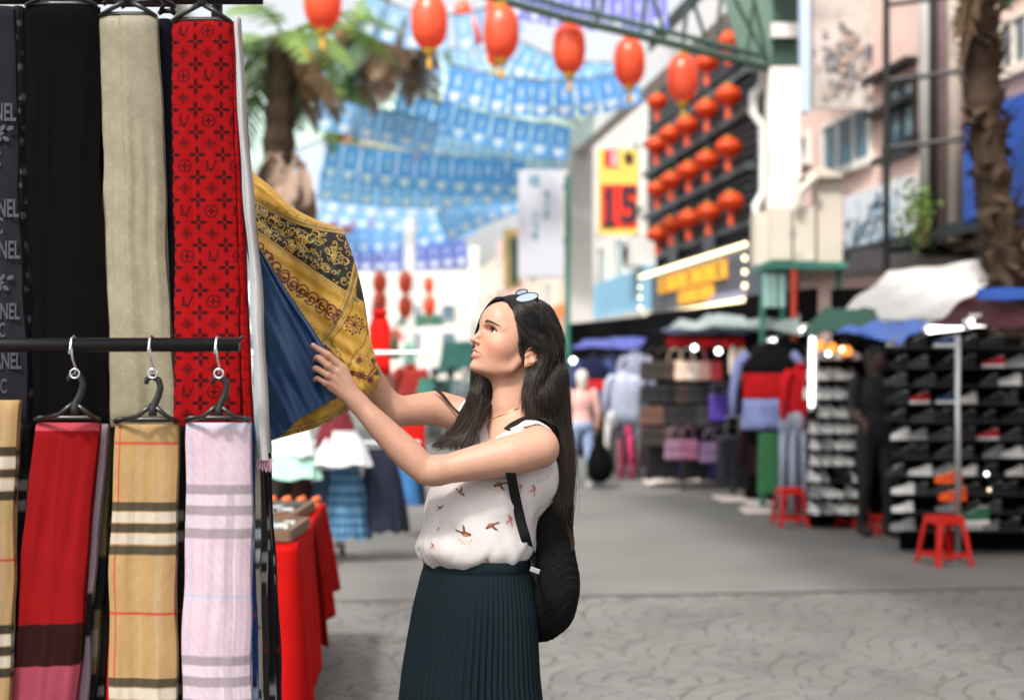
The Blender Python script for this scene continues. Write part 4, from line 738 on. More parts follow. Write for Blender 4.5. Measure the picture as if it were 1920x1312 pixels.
for (c, x, y, lb) in (('8E94A8', 1478, 776, 'grey sweatpants hanging, left pair'), ('A4AABC', 1496, 772, 'light grey sweatpants hanging, middle pair'), ('3A4468', 1512, 770, 'navy sweatpants hanging, right pair')): trousers(c, lb, x, y, 14.2, 1.0, 'sweatpants beside the shoe stall')
for (c, x, y, lb) in (('D6D4D0', 1146, 770, 'white trousers at the far clothes stall'), ('E0457A', 1174, 790, 'hot pink trousers at the far clothes stall'), ('3E4048', 1160, 775, 'dark trousers between the white and pink ones'), ('5A6A70', 1190, 775, 'grey-green trousers at the far clothes stall'), ('8E2A44', 1204, 780, 'crimson trousers at the far clothes stall')): trousers(c, lb, x, y, 19.6, .8, 'trousers at the far clothes stall')
gb = thing('garment_bag', 'green hanging garment bag left of the grey sweatpants', 'garment bag', tuple(P(1441, 808, 14.4))); mb = MB(); mb.box((0, 0, -.33), (.22, .10, .62), taper=.9); mb.build('body', mat('cloth_green', rgb('2C6E40'), rough=.6, var=.12), gb, bev=.02); mb = MB(); mb.tube([(0, 0, -.02), (0, 0, .06), (.02, 0, .08)], .006, 5); mb.build('hook', blackm, gb)
PUR = '4A3590'
for (x, y, h, c, lb) in ((1268, 900, .50, PUR, 'purple suitcase on the ground, left one'), (1350, 902, .50, PUR, 'purple suitcase on the ground, right one'), (1296, 902, .55, '17171C', 'black suitcase beside the left purple one'), (1376, 912, .60, '1C1D28', 'black suitcase right of the right purple one'), (1320, 898, .48, '22222A', 'small black suitcase between the purple ones'), (1240, 900, .62, '141416', 'tall black suitcase at the left of the row'), (1400, 925, .62, '16161A', 'tall black suitcase at the right of the row')): suitcase(c, lb, x, y, 18.2 if y < 910 else 16.6, h)
ps = thing('shelf', 'black shelf holding the upper purple suitcase', 'shelf', tuple(P(1350, 795, 17.6))); mb = MB('W'); c = P(1350, 796, 17.6); mb.box((c.x, 17.7, c.z-.015), (.9, .4, .03)); mb.build('board', blackm, ps)
for dx in (-.42, .42): mb = MB('W'); mb.box((c.x+dx, 17.8, (c.z-.03)/2), (.03, .03, c.z-.03)); mb.build('post', blackm, ps)
suitcase(PUR, 'purple suitcase on the raised black shelf', 1348, 796, 17.6, .38)
k = 0
for row, y in enumerate((668, 712, 752, 792)):
    for i, x in enumerate(range(1222, 1345, 22)):
        if row == 3 and i > 3: continue
        c = rr_.choice(['1A181A', '2A211E', '17171B', '3A2824', '241C28', '141416', '5A3A30' if row == 2 else '1A181A'])
        if row == 0 and i > 1: c = ['E8C8B4', 'F0E0D0', 'E8B0A8', 'D8404A'][(i-2) % 4]
        handbag(c, '%s handbag, %s from the left in the %s row of the bag stall' % ({'E8C8B4': 'pale peach', 'F0E0D0': 'cream', 'E8B0A8': 'pink', 'D8404A': 'coral red', '5A3A30': 'brown', '3A2824': 'dark brown', '2A211E': 'dark brown', '241C28': 'dark plum'}.get(c, 'black'), ordn[i], ordn[row]), x, y, 17.9)
for i, x in enumerate((1265, 1290, 1395, 1330)): handbag(['8A6A80', '7A4A62', '9C8090', '6E5A7C'][i], 'mauve patterned bag, %s' % ['left of the low pair', 'right of the low pair', 'near the colour-block jacket', 'above the pale sunlit patch'][i], x, 815+(i > 1)*6, 17.4, .26, 'mauve patterned bags')
for i, (x, y) in enumerate(((1374, 648), (1384, 652), (1394, 650))): mb = MB('W'); c = P(x, y, 16.5); mb.lathe([(.04, -.34), (.05, -.2), (.035, -.05), (.015, 0)], tuple(c), 10, sy=.6); tag(mb.build('sock_bundle', mat('cloth_cream', rgb('D8CCB8'), var=.1)), 'hanging cream sock bundle, %s of three' % ['left', 'middle', 'right'][i], 'socks', 'cream sock bundles')
rd = thing('valance', 'red cloth valance hanging along the front of the bag stall', 'valance', tuple(P(1300, 640, 17.2))); mb = MB('W'); a, b = P(1250, 632, 18.6), P(1395, 632, 16.8); mb.grid(lambda u, v: (a.x+(b.x-a.x)*u, a.y+(b.y-a.y)*u+.03*math.sin(u*60), a.z+(b.z-a.z)*u-.12*v-.02*math.sin(u*40)*v), 60, 3); mb.build('cloth', mat('cloth_C01E22', rgb('C01E22'), var=.1), rd, smooth=True, solid=.004)
# stall bulbs
bw_ = mat('bulb_white', rgb('F4FFF8'), emit=7., var=0)
for i, (x, y, Y, r, lb) in enumerate(((1302, 652, 17.6, .055, 'over the pale bags, left'), (1347, 658, 17.2, .06, 'over the pale bags, right'), (1148, 668, 21, .06, 'in the far clothes stall'), (1075, 676, 22, .07, 'just right of the woman\'s hair'), (1208, 776, 18.6, .03, 'low beside the bag stall'), (1553, 663, 13.2, .035, 'at the top of the narrow rack, left'), (1580, 655, 13.2, .05, 'at the top of the narrow rack, right'), (1850, 888, 11.3, .022, 'low in the right shoe stall'), (1855, 918, 11.3, .018, 'lowest in the right shoe stall'))):
    o = thing('light_bulb', 'glowing stall bulb '+lb, 'bulb', tuple(P(x, y, Y)), 0, 'glowing bulbs in the stalls'); mb = MB(); sphere_mb(mb, (0, 0, 0), r*.6, 12); mb.build('globe', bw_ if i not in (6, 8) else bulbm, o, smooth=True); mb = MB(); mb.lathe([(r*.5, r*.8), (r*.5, r*1.5), (.01, r*1.6)], n=8); mb.tube([(0, 0, r*1.6), (0, 0, r*1.6+.25)], .005, 4); mb.build('socket', blackm, o)
am = mat('bulb_amber', rgb('F0883A'), emit=1.6, var=0)
for i, (x, y) in enumerate(((1538, 648), (1560, 652), (1588, 658))): o = thing('light_bulb', 'amber lamp over the narrow rack, %s' % ['left', 'middle', 'right'][i], 'bulb', tuple(P(x, y, 13.2)), 0, 'amber lamps over the narrow rack'); mb = MB(); sphere_mb(mb, (0, 0, 0), .05, 12); mb.build('globe', am, o, smooth=True); mb = MB(); mb.tube([(0, 0, .05), (0, 0, .2)], .006, 5); mb.build('socket', blackm, o)
# sunlit patches of ground before the stalls, made as pale slabs
sunpatch_m = mat('sunlit_pale_pink', rgb('E8D8D0'), rough=.5, var=.06)
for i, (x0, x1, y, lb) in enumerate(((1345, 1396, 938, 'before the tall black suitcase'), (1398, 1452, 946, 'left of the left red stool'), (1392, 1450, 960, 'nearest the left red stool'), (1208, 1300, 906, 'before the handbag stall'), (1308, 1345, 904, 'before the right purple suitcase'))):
    Y = 1.46*F/(y-HZ); a, b = P(x0, y, Y), P(x1, y, Y); mb = MB('W'); mb.box(((a.x+b.x)/2, Y, .02), (b.x-a.x, .55, .03), (0, 0, rr_.uniform(-.1, .1))); tag(mb.build('sunlit_patch', sunpatch_m, None, bev=.008), 'pale slab standing for sunlit ground '+lb, 'sunlit patch', 'sunlit patches before the stalls')
# stools
def stool(col):
    o = thing('stool', '', 'stool', (0, 0, 0), 0, 'red plastic stools'); m = mat('plastic_'+col, tuple(.8*q for q in rgb(col)), rough=.35, var=.05, spec=.5); h = .40; t = .125; bt = .185
    mb = MB(); mb.box((0, 0, h-.012), (.285, .285, .024)); mb.build('seat', m, o, bev=.012); mb = MB(); mb.box((0, 0, h-.045), (.29, .29, .045)); mb.build('apron', m, o, bev=.010)
    for sx_ in (-1, 1):
        for sy_ in (-1, 1):
            mb = MB(); w1, w2 = .052, .040; vv = []
            for z, c, w_ in ((h-.05, t, w1), (0, bt, w2)):
                for (a, b) in ((0, 0), (1, 0), (1, .25), (.25, .25), (.25, 1), (0, 1)): vv.append((sx_*(c+.02-a*w_), sy_*(c+.02-b*w_), z))
            fs = [(i, (i+1) % 6, 6+(i+1) % 6, 6+i) for i in range(6)]+[tuple(range(6)), tuple(range(11, 5, -1))]; mb.add(vv, fs); mb.build('leg', m, o)
    for (x, y, dx, dy) in ((0, 1, 1, 0), (0, -1, 1, 0), (1, 0, 0, 1), (-1, 0, 0, 1)): mb = MB(); c = .178; mb.box((x*c, y*c, .085), (.34*dx+.012, .34*dy+.012, .030)); mb.build('brace', m, o, bev=.004)
    return o
S0 = stool('D81E14'); gy_ = lambda y: 1.46*F/(y-HZ)
def pos(x, y): Y = gy_(y); p = P(x, y, Y); p.z = 0; return p
S0.location = pos(1770, 1058); S0.rotation_euler = (0, 0, R(16)); S0.scale = (.78, .78, .94); S0['label'] = 'red plastic stool in front of the right shoe rack, the nearest one'
dup(S0, pos(1481, 986), R(8), 'red plastic stool left of the narrow shoe rack', (.74, .74, .92)); dup(S0, pos(1602, 988), R(30), 'red stool mostly hidden in the dark behind the narrow rack', .62); dup(S0, pos(1652, 1002), R(12), 'low red stool under the dark-clothed vendor', .45)
# --- background people
def figure(label, x, yfeet, rz, cols, h=1.6, arms='down', walk=.1, Y=None):
    """cols: skin, hair, top, bottom, shoes"""
    Y = Y or gy_(yfeet); p = P(x, 700, Y); p.z = 0; o = thing('person', label, 'person', tuple(p), rz); k = h/1.65; S_ = SDF(); v = lambda a, b, c: np.array((a*k, b*k, c*k))
    S_.ell(v(0, 0, 1.53), np.array((.080, .095, .115))*k, k=.02); S_.cone(v(0, .01, 1.34), v(0, .0, 1.46), .055*k, .05*k, .02); S_.ell(v(0, -.09, 1.52), np.array((.015, .02, .02))*k, k=.01)
    S_.ell(v(0, 0, 1.20), np.array((.175, .115, .20))*k, k=.03); S_.ell(v(0, 0, 1.0), np.array((.150, .11, .16))*k, k=.03); S_.ell(v(0, .01, .88), np.array((.175, .125, .13))*k, k=.03)
    for s_ in (-1, 1):
        S_.chain([v(s_*.09, 0, .84), v(s_*.10, -.02-walk*s_*.5, .47), v(s_*.10, .02-walk*s_, .08)], [.095*k, .062*k, .042*k], .02); S_.chain([v(s_*.10, .02-walk*s_, .05), v(s_*.11, -.13-walk*s_, .03)], [.045*k, .035*k], .015)
        e = (v(s_*.24, -.05, 1.08), v(s_*.20, -.22, 1.0)) if arms == 'fold' else ((v(s_*.24, .02, 1.06), v(s_*.25, -.04, .82)))
        S_.chain([v(s_*.19, 0, 1.34), e[0], e[1]], [.058*k, .045*k, .034*k], .02); hd_ = e[1]; S_.ell(hd_+v(0, -.02, -.05), np.array((.025, .04, .06))*k, k=.02)
    V, Q = S_.mesh((-.4, -.4, -.02), (.4, .4, 1.75*k), .013); z = V[:, 2]/k; C = np.tile(np.array(rgb(cols[0])), (len(V), 1)); r2 = np.hypot(V[:, 0], V[:, 1])/k
    C[(z < 1.40) & (z > .93) & ((r2 < .225) | (z > 1.12))] = rgb(cols[2]); C[(z < .94) & (r2 < .30) & (np.abs(V[:, 0])/k < .205)] = rgb(cols[3]); C[z < .09] = rgb(cols[4])
    C[(z > 1.47) & ((V[:, 1]/k > -.02) | (z > 1.60))] = rgb(cols[1])
    sdf_loc('body', V, Q, mat('figure_cloth', vcol=True, rough=.8, var=.06, vs=30), o, C+0)
    hS = SDF(); hS.ell(v(0, .012, 1.555), np.array((.090, .098, .108))*k, k=.02); hS.ell(v(0, .05, 1.46), np.array((.07, .05, .10))*k, k=.03); hS.ell(v(0, -.10, 1.50), np.array((.09, .07, .09))*k, k=.01, op='s'); V, Q = hS.mesh((-.2, -.2, 1.3*k), (.2, .2, 1.8*k), .012); sdf_loc('hair', V, Q, mat('hair_bg_'+cols[1], rgb(cols[1]), rough=.6), o); return o
def sdf_loc(name, V, Q, m, parent, C=None):
    o = sdf_obj(name, V, Q, m, None, C); o.parent = parent; return o
pw = figure('passer-by in a pink top and pale blue trousers carrying a black bag', 1090, 914, R(200), ('D8A890', 'C8C0BC', 'D8A8A0', '8FA2C4', 'D8D4D4'), 1.50, 'down', .12)
blb = thing('bag', 'black plastic bag carried by the passer-by in pink', 'bag', tuple(P(1124, 905, 18.0))); mb = MB(); mb.lathe([(.06, 0), (.17, .08), (.18, .25), (.12, .42), (.05, .52), (.03, .60)], n=14, rib=.1, nr=6); mb.build('sack', shade_bag_blk, blb, smooth=True); mb = MB(); mb.tube([(-.03, 0, .58), (-.04, 0, .70), (.04, 0, .70), (.03, 0, .58)], .010, 5); mb.build('handle', shade_bag_blk, blb)
figure('vendor in black clothes standing in the dark shoe stall', 1642, 1004, R(10), ('4A3830', '0E0D0D', '101012', '0D0D10', '141416'), 1.70, 'fold', .05)
figure('distant shopper in dark green left of the woman\'s chin', 846, 830, R(150), ('B88A74', '1A1614', '2E5A50', '22303A', '222222'), 1.6)
figure('distant shopper in grey with pale hat seen behind the chin', 872, 850, R(190), ('C89A84', 'B8A8A4', '6E7A80', '2A3440', '222222'), 1.55)
figure('distant shopper in navy near the far green awning', 815, 822, R(170), ('B88A74', '14110F', '26324A', '1E222A', '222222'), 1.6)
figure('distant shopper in peach shirt near the hanging red dress', 752, 826, R(160), ('C89A84', '241A16', 'D09A84', '3A4450', '222222'), 1.6)
# ================================================================ left middle ground: table, clothes rail, red dress
tb = thing('market_table', 'market table covered with long red cloths beside the scarf rack', 'table', (-1.30, 6.5, 0))
wood = mat('table_wood', rgb('6A5440'), rough=.6, var=.2)
mb = MB('W'); mb.box((-1.45, 6.55, .755), (1.04, 1.75, .03), (0, 0, R(4))); mb.build('tabletop', wood, tb)
for x in (-1.85, -1.02):
    for y in (5.75, 7.35): mb = MB('W'); mb.box((x, y, .37), (.04, .04, .74)); mb.build('leg', steel, tb)
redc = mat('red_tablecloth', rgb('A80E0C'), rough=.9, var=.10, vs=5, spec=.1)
def drape(label, path, z0, zb, m, amp=.03, fr=9., seed=0, cat='tablecloth'):
    L = np.concatenate([[0], np.cumsum([math.dist(path[i], path[i+1]) for i in range(len(path)-1)])]); mb = MB('W'); r_ = np.random.default_rng(seed); ph = r_.uniform(0, 6, 3)
    def f(u, v):
        s_ = u*L[-1]; x = np.interp(s_, L, [q[0] for q in path]); y = np.interp(s_, L, [q[1] for q in path]); i = min(int(np.searchsorted(L, s_)), len(path)-1) or 1; d = Vector(path[i])-Vector(path[i-1]); n_ = Vector((d.y, -d.x)).normalized()
        w_ = amp*v**.7*(math.sin(s_*fr*2+ph[0]+v*.8)+.5*math.sin(s_*fr*4.3+ph[1])); o_ = .012+.03*v+w_; zz = z0-(z0-np.interp(u, [0, .35, .7, 1], zb))*v
        return (x+n_.x*o_, y+n_.y*o_, zz)
    mb.grid(f, 90, 24); o = mb.build('tablecloth', m, None, smooth=True, solid=.004); return tag(o, label, cat)
drape('long red tablecloth hanging down the near end and street side of the table', [(-1.87, 5.64), (-.872, 5.67), (-.925, 6.55)], .775, (.10, .06, .04, .22), redc, .022, 9, 1)
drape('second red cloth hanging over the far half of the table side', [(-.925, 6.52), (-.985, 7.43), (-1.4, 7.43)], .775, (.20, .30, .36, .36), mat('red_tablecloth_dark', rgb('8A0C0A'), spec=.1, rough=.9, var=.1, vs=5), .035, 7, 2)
mb = MB('W'); mb.box((-1.45, 6.55, .775), (1.06, 1.78, .008), (0, 0, R(4))); tag(mb.build('tablecloth', redc), 'flat red cloth spread over the table top', 'tablecloth')
trm = mat('tray_lining', rgb('3A4440'), rough=.6); 
def tray(label, x, y, w_, d, z=.78, rx=0.):
    o = thing('display_tray', label, 'tray', (x, y, z)); mb = MB(); mb.box((0, 0, .012), (w_, d, .014), (rx, 0, 0)); mb.build('base', trm, o)
    for (cx_, cy_, a, b) in ((0, d/2, w_, .014), (0, -d/2, w_, .014), (w_/2, 0, .014, d), (-w_/2, 0, .014, d)): mb = MB(); mb.box((cx_, cy_, .028), (a+.014, b+.0, .045), (rx, 0, 0)); mb.build('rim', wood, o)
    return o
t1 = tray('wooden display tray of shiny trinkets on the near corner of the red table', -1.10, 5.98, .40, .52); tray('second trinket tray behind the near one', -1.17, 6.75, .36, .60)
def trinkets(nm, n, x0, x1, y0, y1, z, seed):
    r_ = random.Random(seed); ms_ = [mat('trinket_silver', rgb('C8CCCC'), rough=.15, metal=.9, var=.05), mat('trinket_blue', rgb('7E98A8'), rough=.15, metal=.6), mat('trinket_dark', rgb('3A3E3C'), rough=.3), mat('trinket_white', rgb('CFCFC8'), rough=.3)]
    nx = int(n**.5); k = 0
    for i in range(nx):
        for j in range(nx+2):
            x = x0+(x1-x0)*(i+.5)/nx; y = y0+(y1-y0)*(j+.5)/(nx+2); mb = MB('W'); h = r_.uniform(.012, .03)
            if (i+j) % 3: mb.box((x, y, z+h/2), ((x1-x0)/nx*.7, (y1-y0)/(nx+2)*.6, h), (0, 0, r_.uniform(-.3, .3)))
            else: mb.lathe([(.02, 0), (.024, h*.5), (.01, h)], (x, y, z), 10)
            tag(mb.build('trinket', r_.choice(ms_)), '%s trinket, %s from the left in the %s row of the %s tray' % ('boxed' if (i+j) % 3 else 'round', ordn[i], ordn[j], nm), 'trinket', 'trinkets in the %s tray' % nm); k += 1
trinkets('near', 25, -1.27, -.93, 5.76, 6.2, .80, 1); trinkets('far', 16, -1.32, -1.02, 6.5, 7.0, .80, 2)
for i in range(4): mb = MB('W'); x = -1.22+.075*i; mb.tube([(x, 7.2, .79), (x, 7.2, .82), (x+.02, 7.19, .835)], [.026, .022, .014], 8); tag(mb.build('figurine', mat('orange_paint', rgb('C8683A'), rough=.5, var=.2)), 'small orange figurine at the back of the table, %s from the left' % ordn[i], 'figurine', 'orange figurines on the table')
# clothes rails
rl_ = thing('clothes_rail', 'wheeled clothes rail with skirts and tops behind the red table', 'clothes rail', (-1.1, 11.1, 0))
mb = MB('W'); mb.tube([(-2.2, 11.1, 1.62), (-.62, 11.1, 1.62)], .018, 8); mb.build('top_rail', steel, rl_); mb = MB('W'); mb.tube([(-2.2, 11.1, .92), (-.72, 11.1, .92)], .016, 8); mb.build('lower_rail', steel, rl_)
for x in (-2.2, -1.36): mb = MB('W'); mb.tube([(x, 11.1, .1), (x, 11.1, 1.62)], .016, 8); mb.build('upright', steel, rl_)
mb = MB('W'); mb.tube([(-2.2, 11.1, .12), (-1.30, 11.1, .12)], .018, 8); mb.build('base_bar', steel, rl_); mb = MB('W'); mb.tube([(-1.36, 10.85, .12), (-1.36, 11.4, .12)], .018, 8); mb.build('foot_bar', steel, rl_)
for (x, y) in ((-1.36, 10.85), (-1.36, 11.4), (-2.2, 10.9), (-2.2, 11.4)): mb = MB('W'); mb.lathe([(.05, -.015), (.05, .015)], (x, y, .05), 12, (0, R(90), 0)); mb.build('wheel', blackm, rl_, smooth=True)
def plaidf(a, b, c):
    A, B_, C_ = map(rgb, (a, b, c))
    def f(u, v): q_ = ((u*24) % 1 < .45)+((v*7) % 1 < .4); return A if q_ == 0 else (B_ if q_ == 1 else C_)
    return f
g2 = 'garments on the clothes rail behind the red table'
for (kind, cf, x, y, h, w_, lb) in (('s', plaidf('1E3A5A', '3A6A8E', '6E9CB8'), 648, 872, .56, .40, 'blue tartan skirt hanging low on the rail'), ('s', '131A30', 716, 846, .62, .40, 'navy pleated skirt at the right end of the rail'), ('s', '2A3E58', 606, 884, .5, .24, 'slate blue skirt left of the tartan skirt'), ('t', 'A8D4C4', 548, 812, .34, .46, 'mint green top hanging on the rail'), ('t', 'D0D6D4', 566, 800, .22, .20, 'pale grey top over the mint one'), ('t', 'DCDCE0', 640, 812, .24, .46, 'white top hanging below the maroon one'), ('t', '6A1822', 632, 770, .26, .32, 'maroon cloth hanging under the gold scarf'), ('s', '3A1A16', 560, 880, .4, .30, 'dark brown skirt under the mint top'), ('s', '14110F', 520, 880, .5, .3, 'black skirt at the left of the rail')):
    skirt(cf, lb, x, y, 11.1-(.25 if kind == 't' else 0)-.02*(x % 7), h, w_, 'skirt' if kind == 's' else 'top', g2, .06 if kind == 't' else .12, 10 if kind == 't' else 18)
skirt('3E78B4', 'bright blue skirt hanging beyond the navy one', 762, 840, 12.6, .5, .24, 'skirt', None); skirt('1A2A48', 'dark blue skirt farthest right of the hanging clothes', 776, 850, 12.8, .45, .2, 'skirt', None)
jacket([(1, 'C81A16')], 'long red dress hanging by the far stalls', 712, 592, 12, .50, .20, cat='dress', sleeve=False); jacket([(1, 'C01C18')], 'red top hanging behind the woman\'s far arm', 762, 770, 11.8, .34, .34, cat='top', sleeve=False)
skirt('7A7A5A', 'olive patterned scarf hanging beside the red dress', 740, 628, 12.2, .2, .08, 'scarf', None, .2, 6); jacket([(1, '8E2E2A')], 'brick red shirt hanging behind the red dress', 770, 690, 16, .4, .3, cat='shirt')
for i, (x, c) in enumerate(((700, '3A3E48'), (724, '6E4A44'), (800, '2E6A5C'))): skirt(c, '%s cloth hanging below the red dress, %s' % (['charcoal', 'brown', 'dark green'][i], ['left', 'middle', 'right'][i]), x, 700+i*6, 15, .35, .28, 'cloth', None, .08, 8)
for i, (x, w_) in enumerate(((768, .30), (888, .35), (720, .25))):
    Y = (40, 52, 55)[i]; p = P(x, 700, Y); o = thing('pillar', 'white pillar with pale teal foot %s' % ['in the middle of the far stalls', 'just left of the woman\'s forehead', 'at the left of the far stalls'][i], 'pillar', (p.x, Y, 0)); mb = MB(); mb.box((0, 0, 4.2), (w_, w_, 3.8)); mb.build('shaft', pipew, o); mb = MB(); mb.box((0, 0, 1.15), (w_+.06, w_+.06, 2.3)); mb.build('foot', tealp, o)
# ================================================================ scarf rack on the left
def seg_d(X, Y, pts):
    d = np.full(X.shape, 1e3)
    for (x0, y0), (x1, y1) in zip(pts[:-1], pts[1:]):
        dx, dy = x1-x0, y1-y0; t = np.clip(((X-x0)*dx+(Y-y0)*dy)/max(dx*dx+dy*dy, 1e-9), 0, 1)
        d = np.minimum(d, np.hypot(X-x0-t*dx, Y-y0-t*dy))
    return d
def over(C, mask, col, a=1.):
    m = (np.clip(mask, 0, 1)*a)[..., None]; return C*(1-m)+np.array(col)*m
def soft(d, w_): return np.clip(.5-d/w_, 0, 1)
clothn = lambda n, **k: mat(n, vcol=True, rough=.88, var=.05, vs=60, sheen=.02, spec=.12, weave=.35, bs=1100, **k)
cloth = clothn('woven_cloth'); silky = mat('silky_cloth', vcol=True, rough=.5, var=.05, vs=40, sheen=.05, spec=.4, weave=.2, bs=900)
def motif(kind, x, y, r):                                                  # signed mask of a woven motif centred at 0
    a = np.arctan2(y, x); q = np.hypot(x, y)
    if kind == 'flower': return soft(q-r*(.62+.38*np.cos(4*a)), r*.18)*(1-soft(q-r*.16, r*.1))
    if kind == 'diamond': return soft(np.abs(np.abs(x)**.7+np.abs(y)**.7-(r*.85)**.7)-.10*r**.7, .1*r**.7)+soft(q-r*(.30+.15*np.cos(4*a)), r*.12)
    if kind == 'circle': return np.clip(soft(np.abs(q-r*.86)-r*.09, r*.12)+soft(q-r*(.38+.24*np.cos(4*a)), r*.15), 0, 1)
    L = soft(seg_d(x, y, [(-r*.35, -r*.8), (-r*.60, r*.55), (r*.15, r*.55)])-r*.10, r*.1)
    Vv = soft(seg_d(x, y, [(-r*.55, -r*.55), (r*.12, r*.85), (r*.75, -r*.75)])-r*.10, r*.1)
    return np.clip(L+Vv, 0, 1)
def monogram(base, mark, a=1., s=1.):
    def f(x, y):
        C = np.ones(x.shape+(3,))*np.array(base); px_, py_ = .056*s, .050*s; cyc = ['letters', 'diamond', 'circle', 'diamond']
        for j in range(-1, int(y.max()/py_)+2):
            for i in range(-1, 5):
                for (cx, cy, k) in ((i*px_, j*py_, 'flower'), (i*px_+px_/2, j*py_+py_/2, cyc[(j+2*(i % 2)) % 4])):
                    m = (np.abs(x-cx) < .02*s) & (np.abs(y-cy) < .02*s)
                    if m.any(): v = np.zeros(x.shape); v[m] = motif(k, x[m]-cx, y[m]-cy, (.0175 if k == 'flower' else .0155)*s); C = over(C, v, mark, a)
        return C
    return f
def bands(base, hs_, vs_=()):
    def f(x, y):
        C = np.ones(x.shape+(3,))*np.array(base)
        for (x0, x1, c, a) in vs_: C = over(C, soft(np.abs(x-(x0+x1)/2)-(x1-x0)/2, .001), c, a)
        for (y0, y1, c, a) in hs_: C = over(C, soft(np.abs(y-(y0+y1)/2)-(y1-y0)/2, .0012), c, a)
        return C
    return f
def plain(c): return lambda x, y: np.ones(x.shape+(3,))*np.array(c)
def scarf(label, top, bot, Y, cf, res=.0022, seed=0, thick=.022, group=None, m=None, wob=1., drop=.0, fringe=None):
    """top=(xl,xr,y) bot=(xl,xr,y) photo pixels of the hanging face at depth Y; a folded scarf draped over a hanger bar"""
    a, b = P(top[0], top[2], Y), P(top[1], top[2], Y); c, d = P(bot[0], bot[2], Y), P(bot[1], bot[2], Y)
    W0 = b.x-a.x; H0 = a.z-c.z; nu = max(8, int(max(W0, d.x-c.x)/res)); nv = max(10, int(H0/(res*1.25)))
    r_ = np.random.default_rng(seed); u = np.linspace(0, 1, nu+1); v = np.linspace(0, 1, nv+1); U, Vv = np.meshgrid(u, v)
    xl = a.x+(c.x-a.x)*Vv; xr = b.x+(d.x-b.x)*Vv; X = xl+(xr-xl)*U; Z = a.z-(H0)*Vv+drop*U*Vv
    ph = r_.uniform(0, 6.28, 6); e = np.minimum(Vv*3, 1)*wob
    X = X+.0032*e*np.sin(Z*9+ph[0])+.0018*e*np.sin(Z*27+ph[1]+U*2)
    pf = np.cumsum(np.r_[0, r_.uniform(.3, 1.7, nu)]); pf = pf/pf[-1]; UF = np.interp(U+.05*np.sin(Vv*3+ph[0]), u, pf)
    Yd = Y+.0045*e*np.sin(UF*5.5+ph[2]+Vv*1.5)+.0030*e*np.sin(UF*13+ph[3]+Vv*2.2)*(.4+.6*np.sin(Vv*4+UF*3+ph[1])**2)+.0012*e*np.sin(UF*29+ph[5]+Vv*6)*np.sin(Vv*5+ph[4])+.0008*np.sin(Z*50+U*4+ph[4])+.010*(2*U-1)**4-.006
    fold = .22+.25*r_.random(); Yd = Yd-.0035*(1/(1+np.exp(-(U-fold-.04*Vv)*90)))
    bar = np.clip((.035-(Vv*H0))/.035, 0, 1); Yd += thick*.5*(1-np.sqrt(np.clip(1-bar**2, 0, 1)))
    C = cf(U*W0*1.02, Vv*H0)
    th_ = vnoise(np.stack([X.ravel()*1., Z.ravel()*.3, X.ravel()*0], 1), 900, seed).reshape(X.shape); C = C*(.74+.05*th_[..., None])
    mb = MB('W'); mb.agrid(X, Yd, Z, C)
    nb = 12; ub = np.linspace(0, 1, nb+1); vb = np.linspace(0, 1, 25); UB, VB_ = np.meshgrid(ub, vb)
    XB = a.x+(c.x-a.x)*VB_+((b.x-a.x)+((d.x-c.x)-(b.x-a.x))*VB_)*UB+.0025*np.minimum(VB_*3, 1)*np.sin((a.z-H0*VB_)*9+ph[0]); ZB = a.z-H0*VB_*.985
    YB = Y+thick+.004*np.sin(UB*9+ph[5])*np.minimum(VB_*3, 1)
    CB = cf(UB*W0, VB_*H0)*.74
    mb.agrid(XB[:, ::-1], YB, ZB, CB[:, ::-1])
    # sides: gathered edge layers joining front and back
    for side in (0, -1):
        xs = X[::6, side]; zs = Z[::6, side]; y0 = Yd[::6, side]; n_ = 6; cs = C[::6, side]
        XX = np.stack([xs+(.0016*math.sin(k*2.1+ph[1]) if 0 < k < n_ else 0) for k in range(n_+1)], 1); YY = np.stack([y0+(Y+thick-y0)*k/n_ for k in range(n_+1)], 1); ZZ_ = np.repeat(zs[:, None], n_+1, 1)
        CC = np.stack([cs*(.9 if k % 2 else 1) for k in range(n_+1)], 1)
        if side == 0: XX, YY, CC = XX[:, ::-1], YY[:, ::-1], CC[:, ::-1]
        mb.agrid(XX, YY, ZZ_, CC)
    o = mb.build('scarf', m or cloth, None, smooth=True); tag(o, label, 'scarf', group)
    if fringe:
        fb = MB('W'); 
        for i in range(26):
            x = c.x+(d.x-c.x)*i/25; yy = Y+thick*(i % 5)/5; l = .028*random.uniform(.7, 1.1); fb.tube([(x, yy, c.z+.002), (x+random.uniform(-.003, .003), yy, c.z-l*.5), (x+random.uniform(-.005, .005), yy, c.z-l)], [.0014, .0012, .0005], 4)
        fb.build('fringe', mat('fringe_'+fringe, rgb(fringe), var=.1, rough=.9), o)
    return o
TAN = rgb('AC8B5E'); BLKc = rgb('24221F'); WHT = rgb('C4BAAA'); REDL = rgb('B8352A')
Yl = 3.10
def check(off=0., base=TAN, dk=rgb('3A372F'), wt=WHT, rd=REDL, big=True):
    px = 1/860
    h = []
    for y0 in (145, 475, 805): h += [(px*(y0+off), px*(y0+off+17), dk, .92), (px*(y0+off+19), px*(y0+off+39), wt, .9), (px*(y0+off+41), px*(y0+off+57), dk, .92), (px*(y0+off+60), px*(y0+off+79), wt, .9), (px*(y0+off+82), px*(y0+off+99), dk, .92)]
    for y0 in (33, 352, 690): h += [(px*(y0+off), px*(y0+off+5), rd, .85)]
    return bands(base, h, [(.012, .016, rd, .75), (.060, .070, wt, .12), (.100, .116, wt, .15)])
gl_, gu = 'scarves hanging on the lower rail', 'scarves hanging on the upper rail'
PK = rgb('CDB6C2')
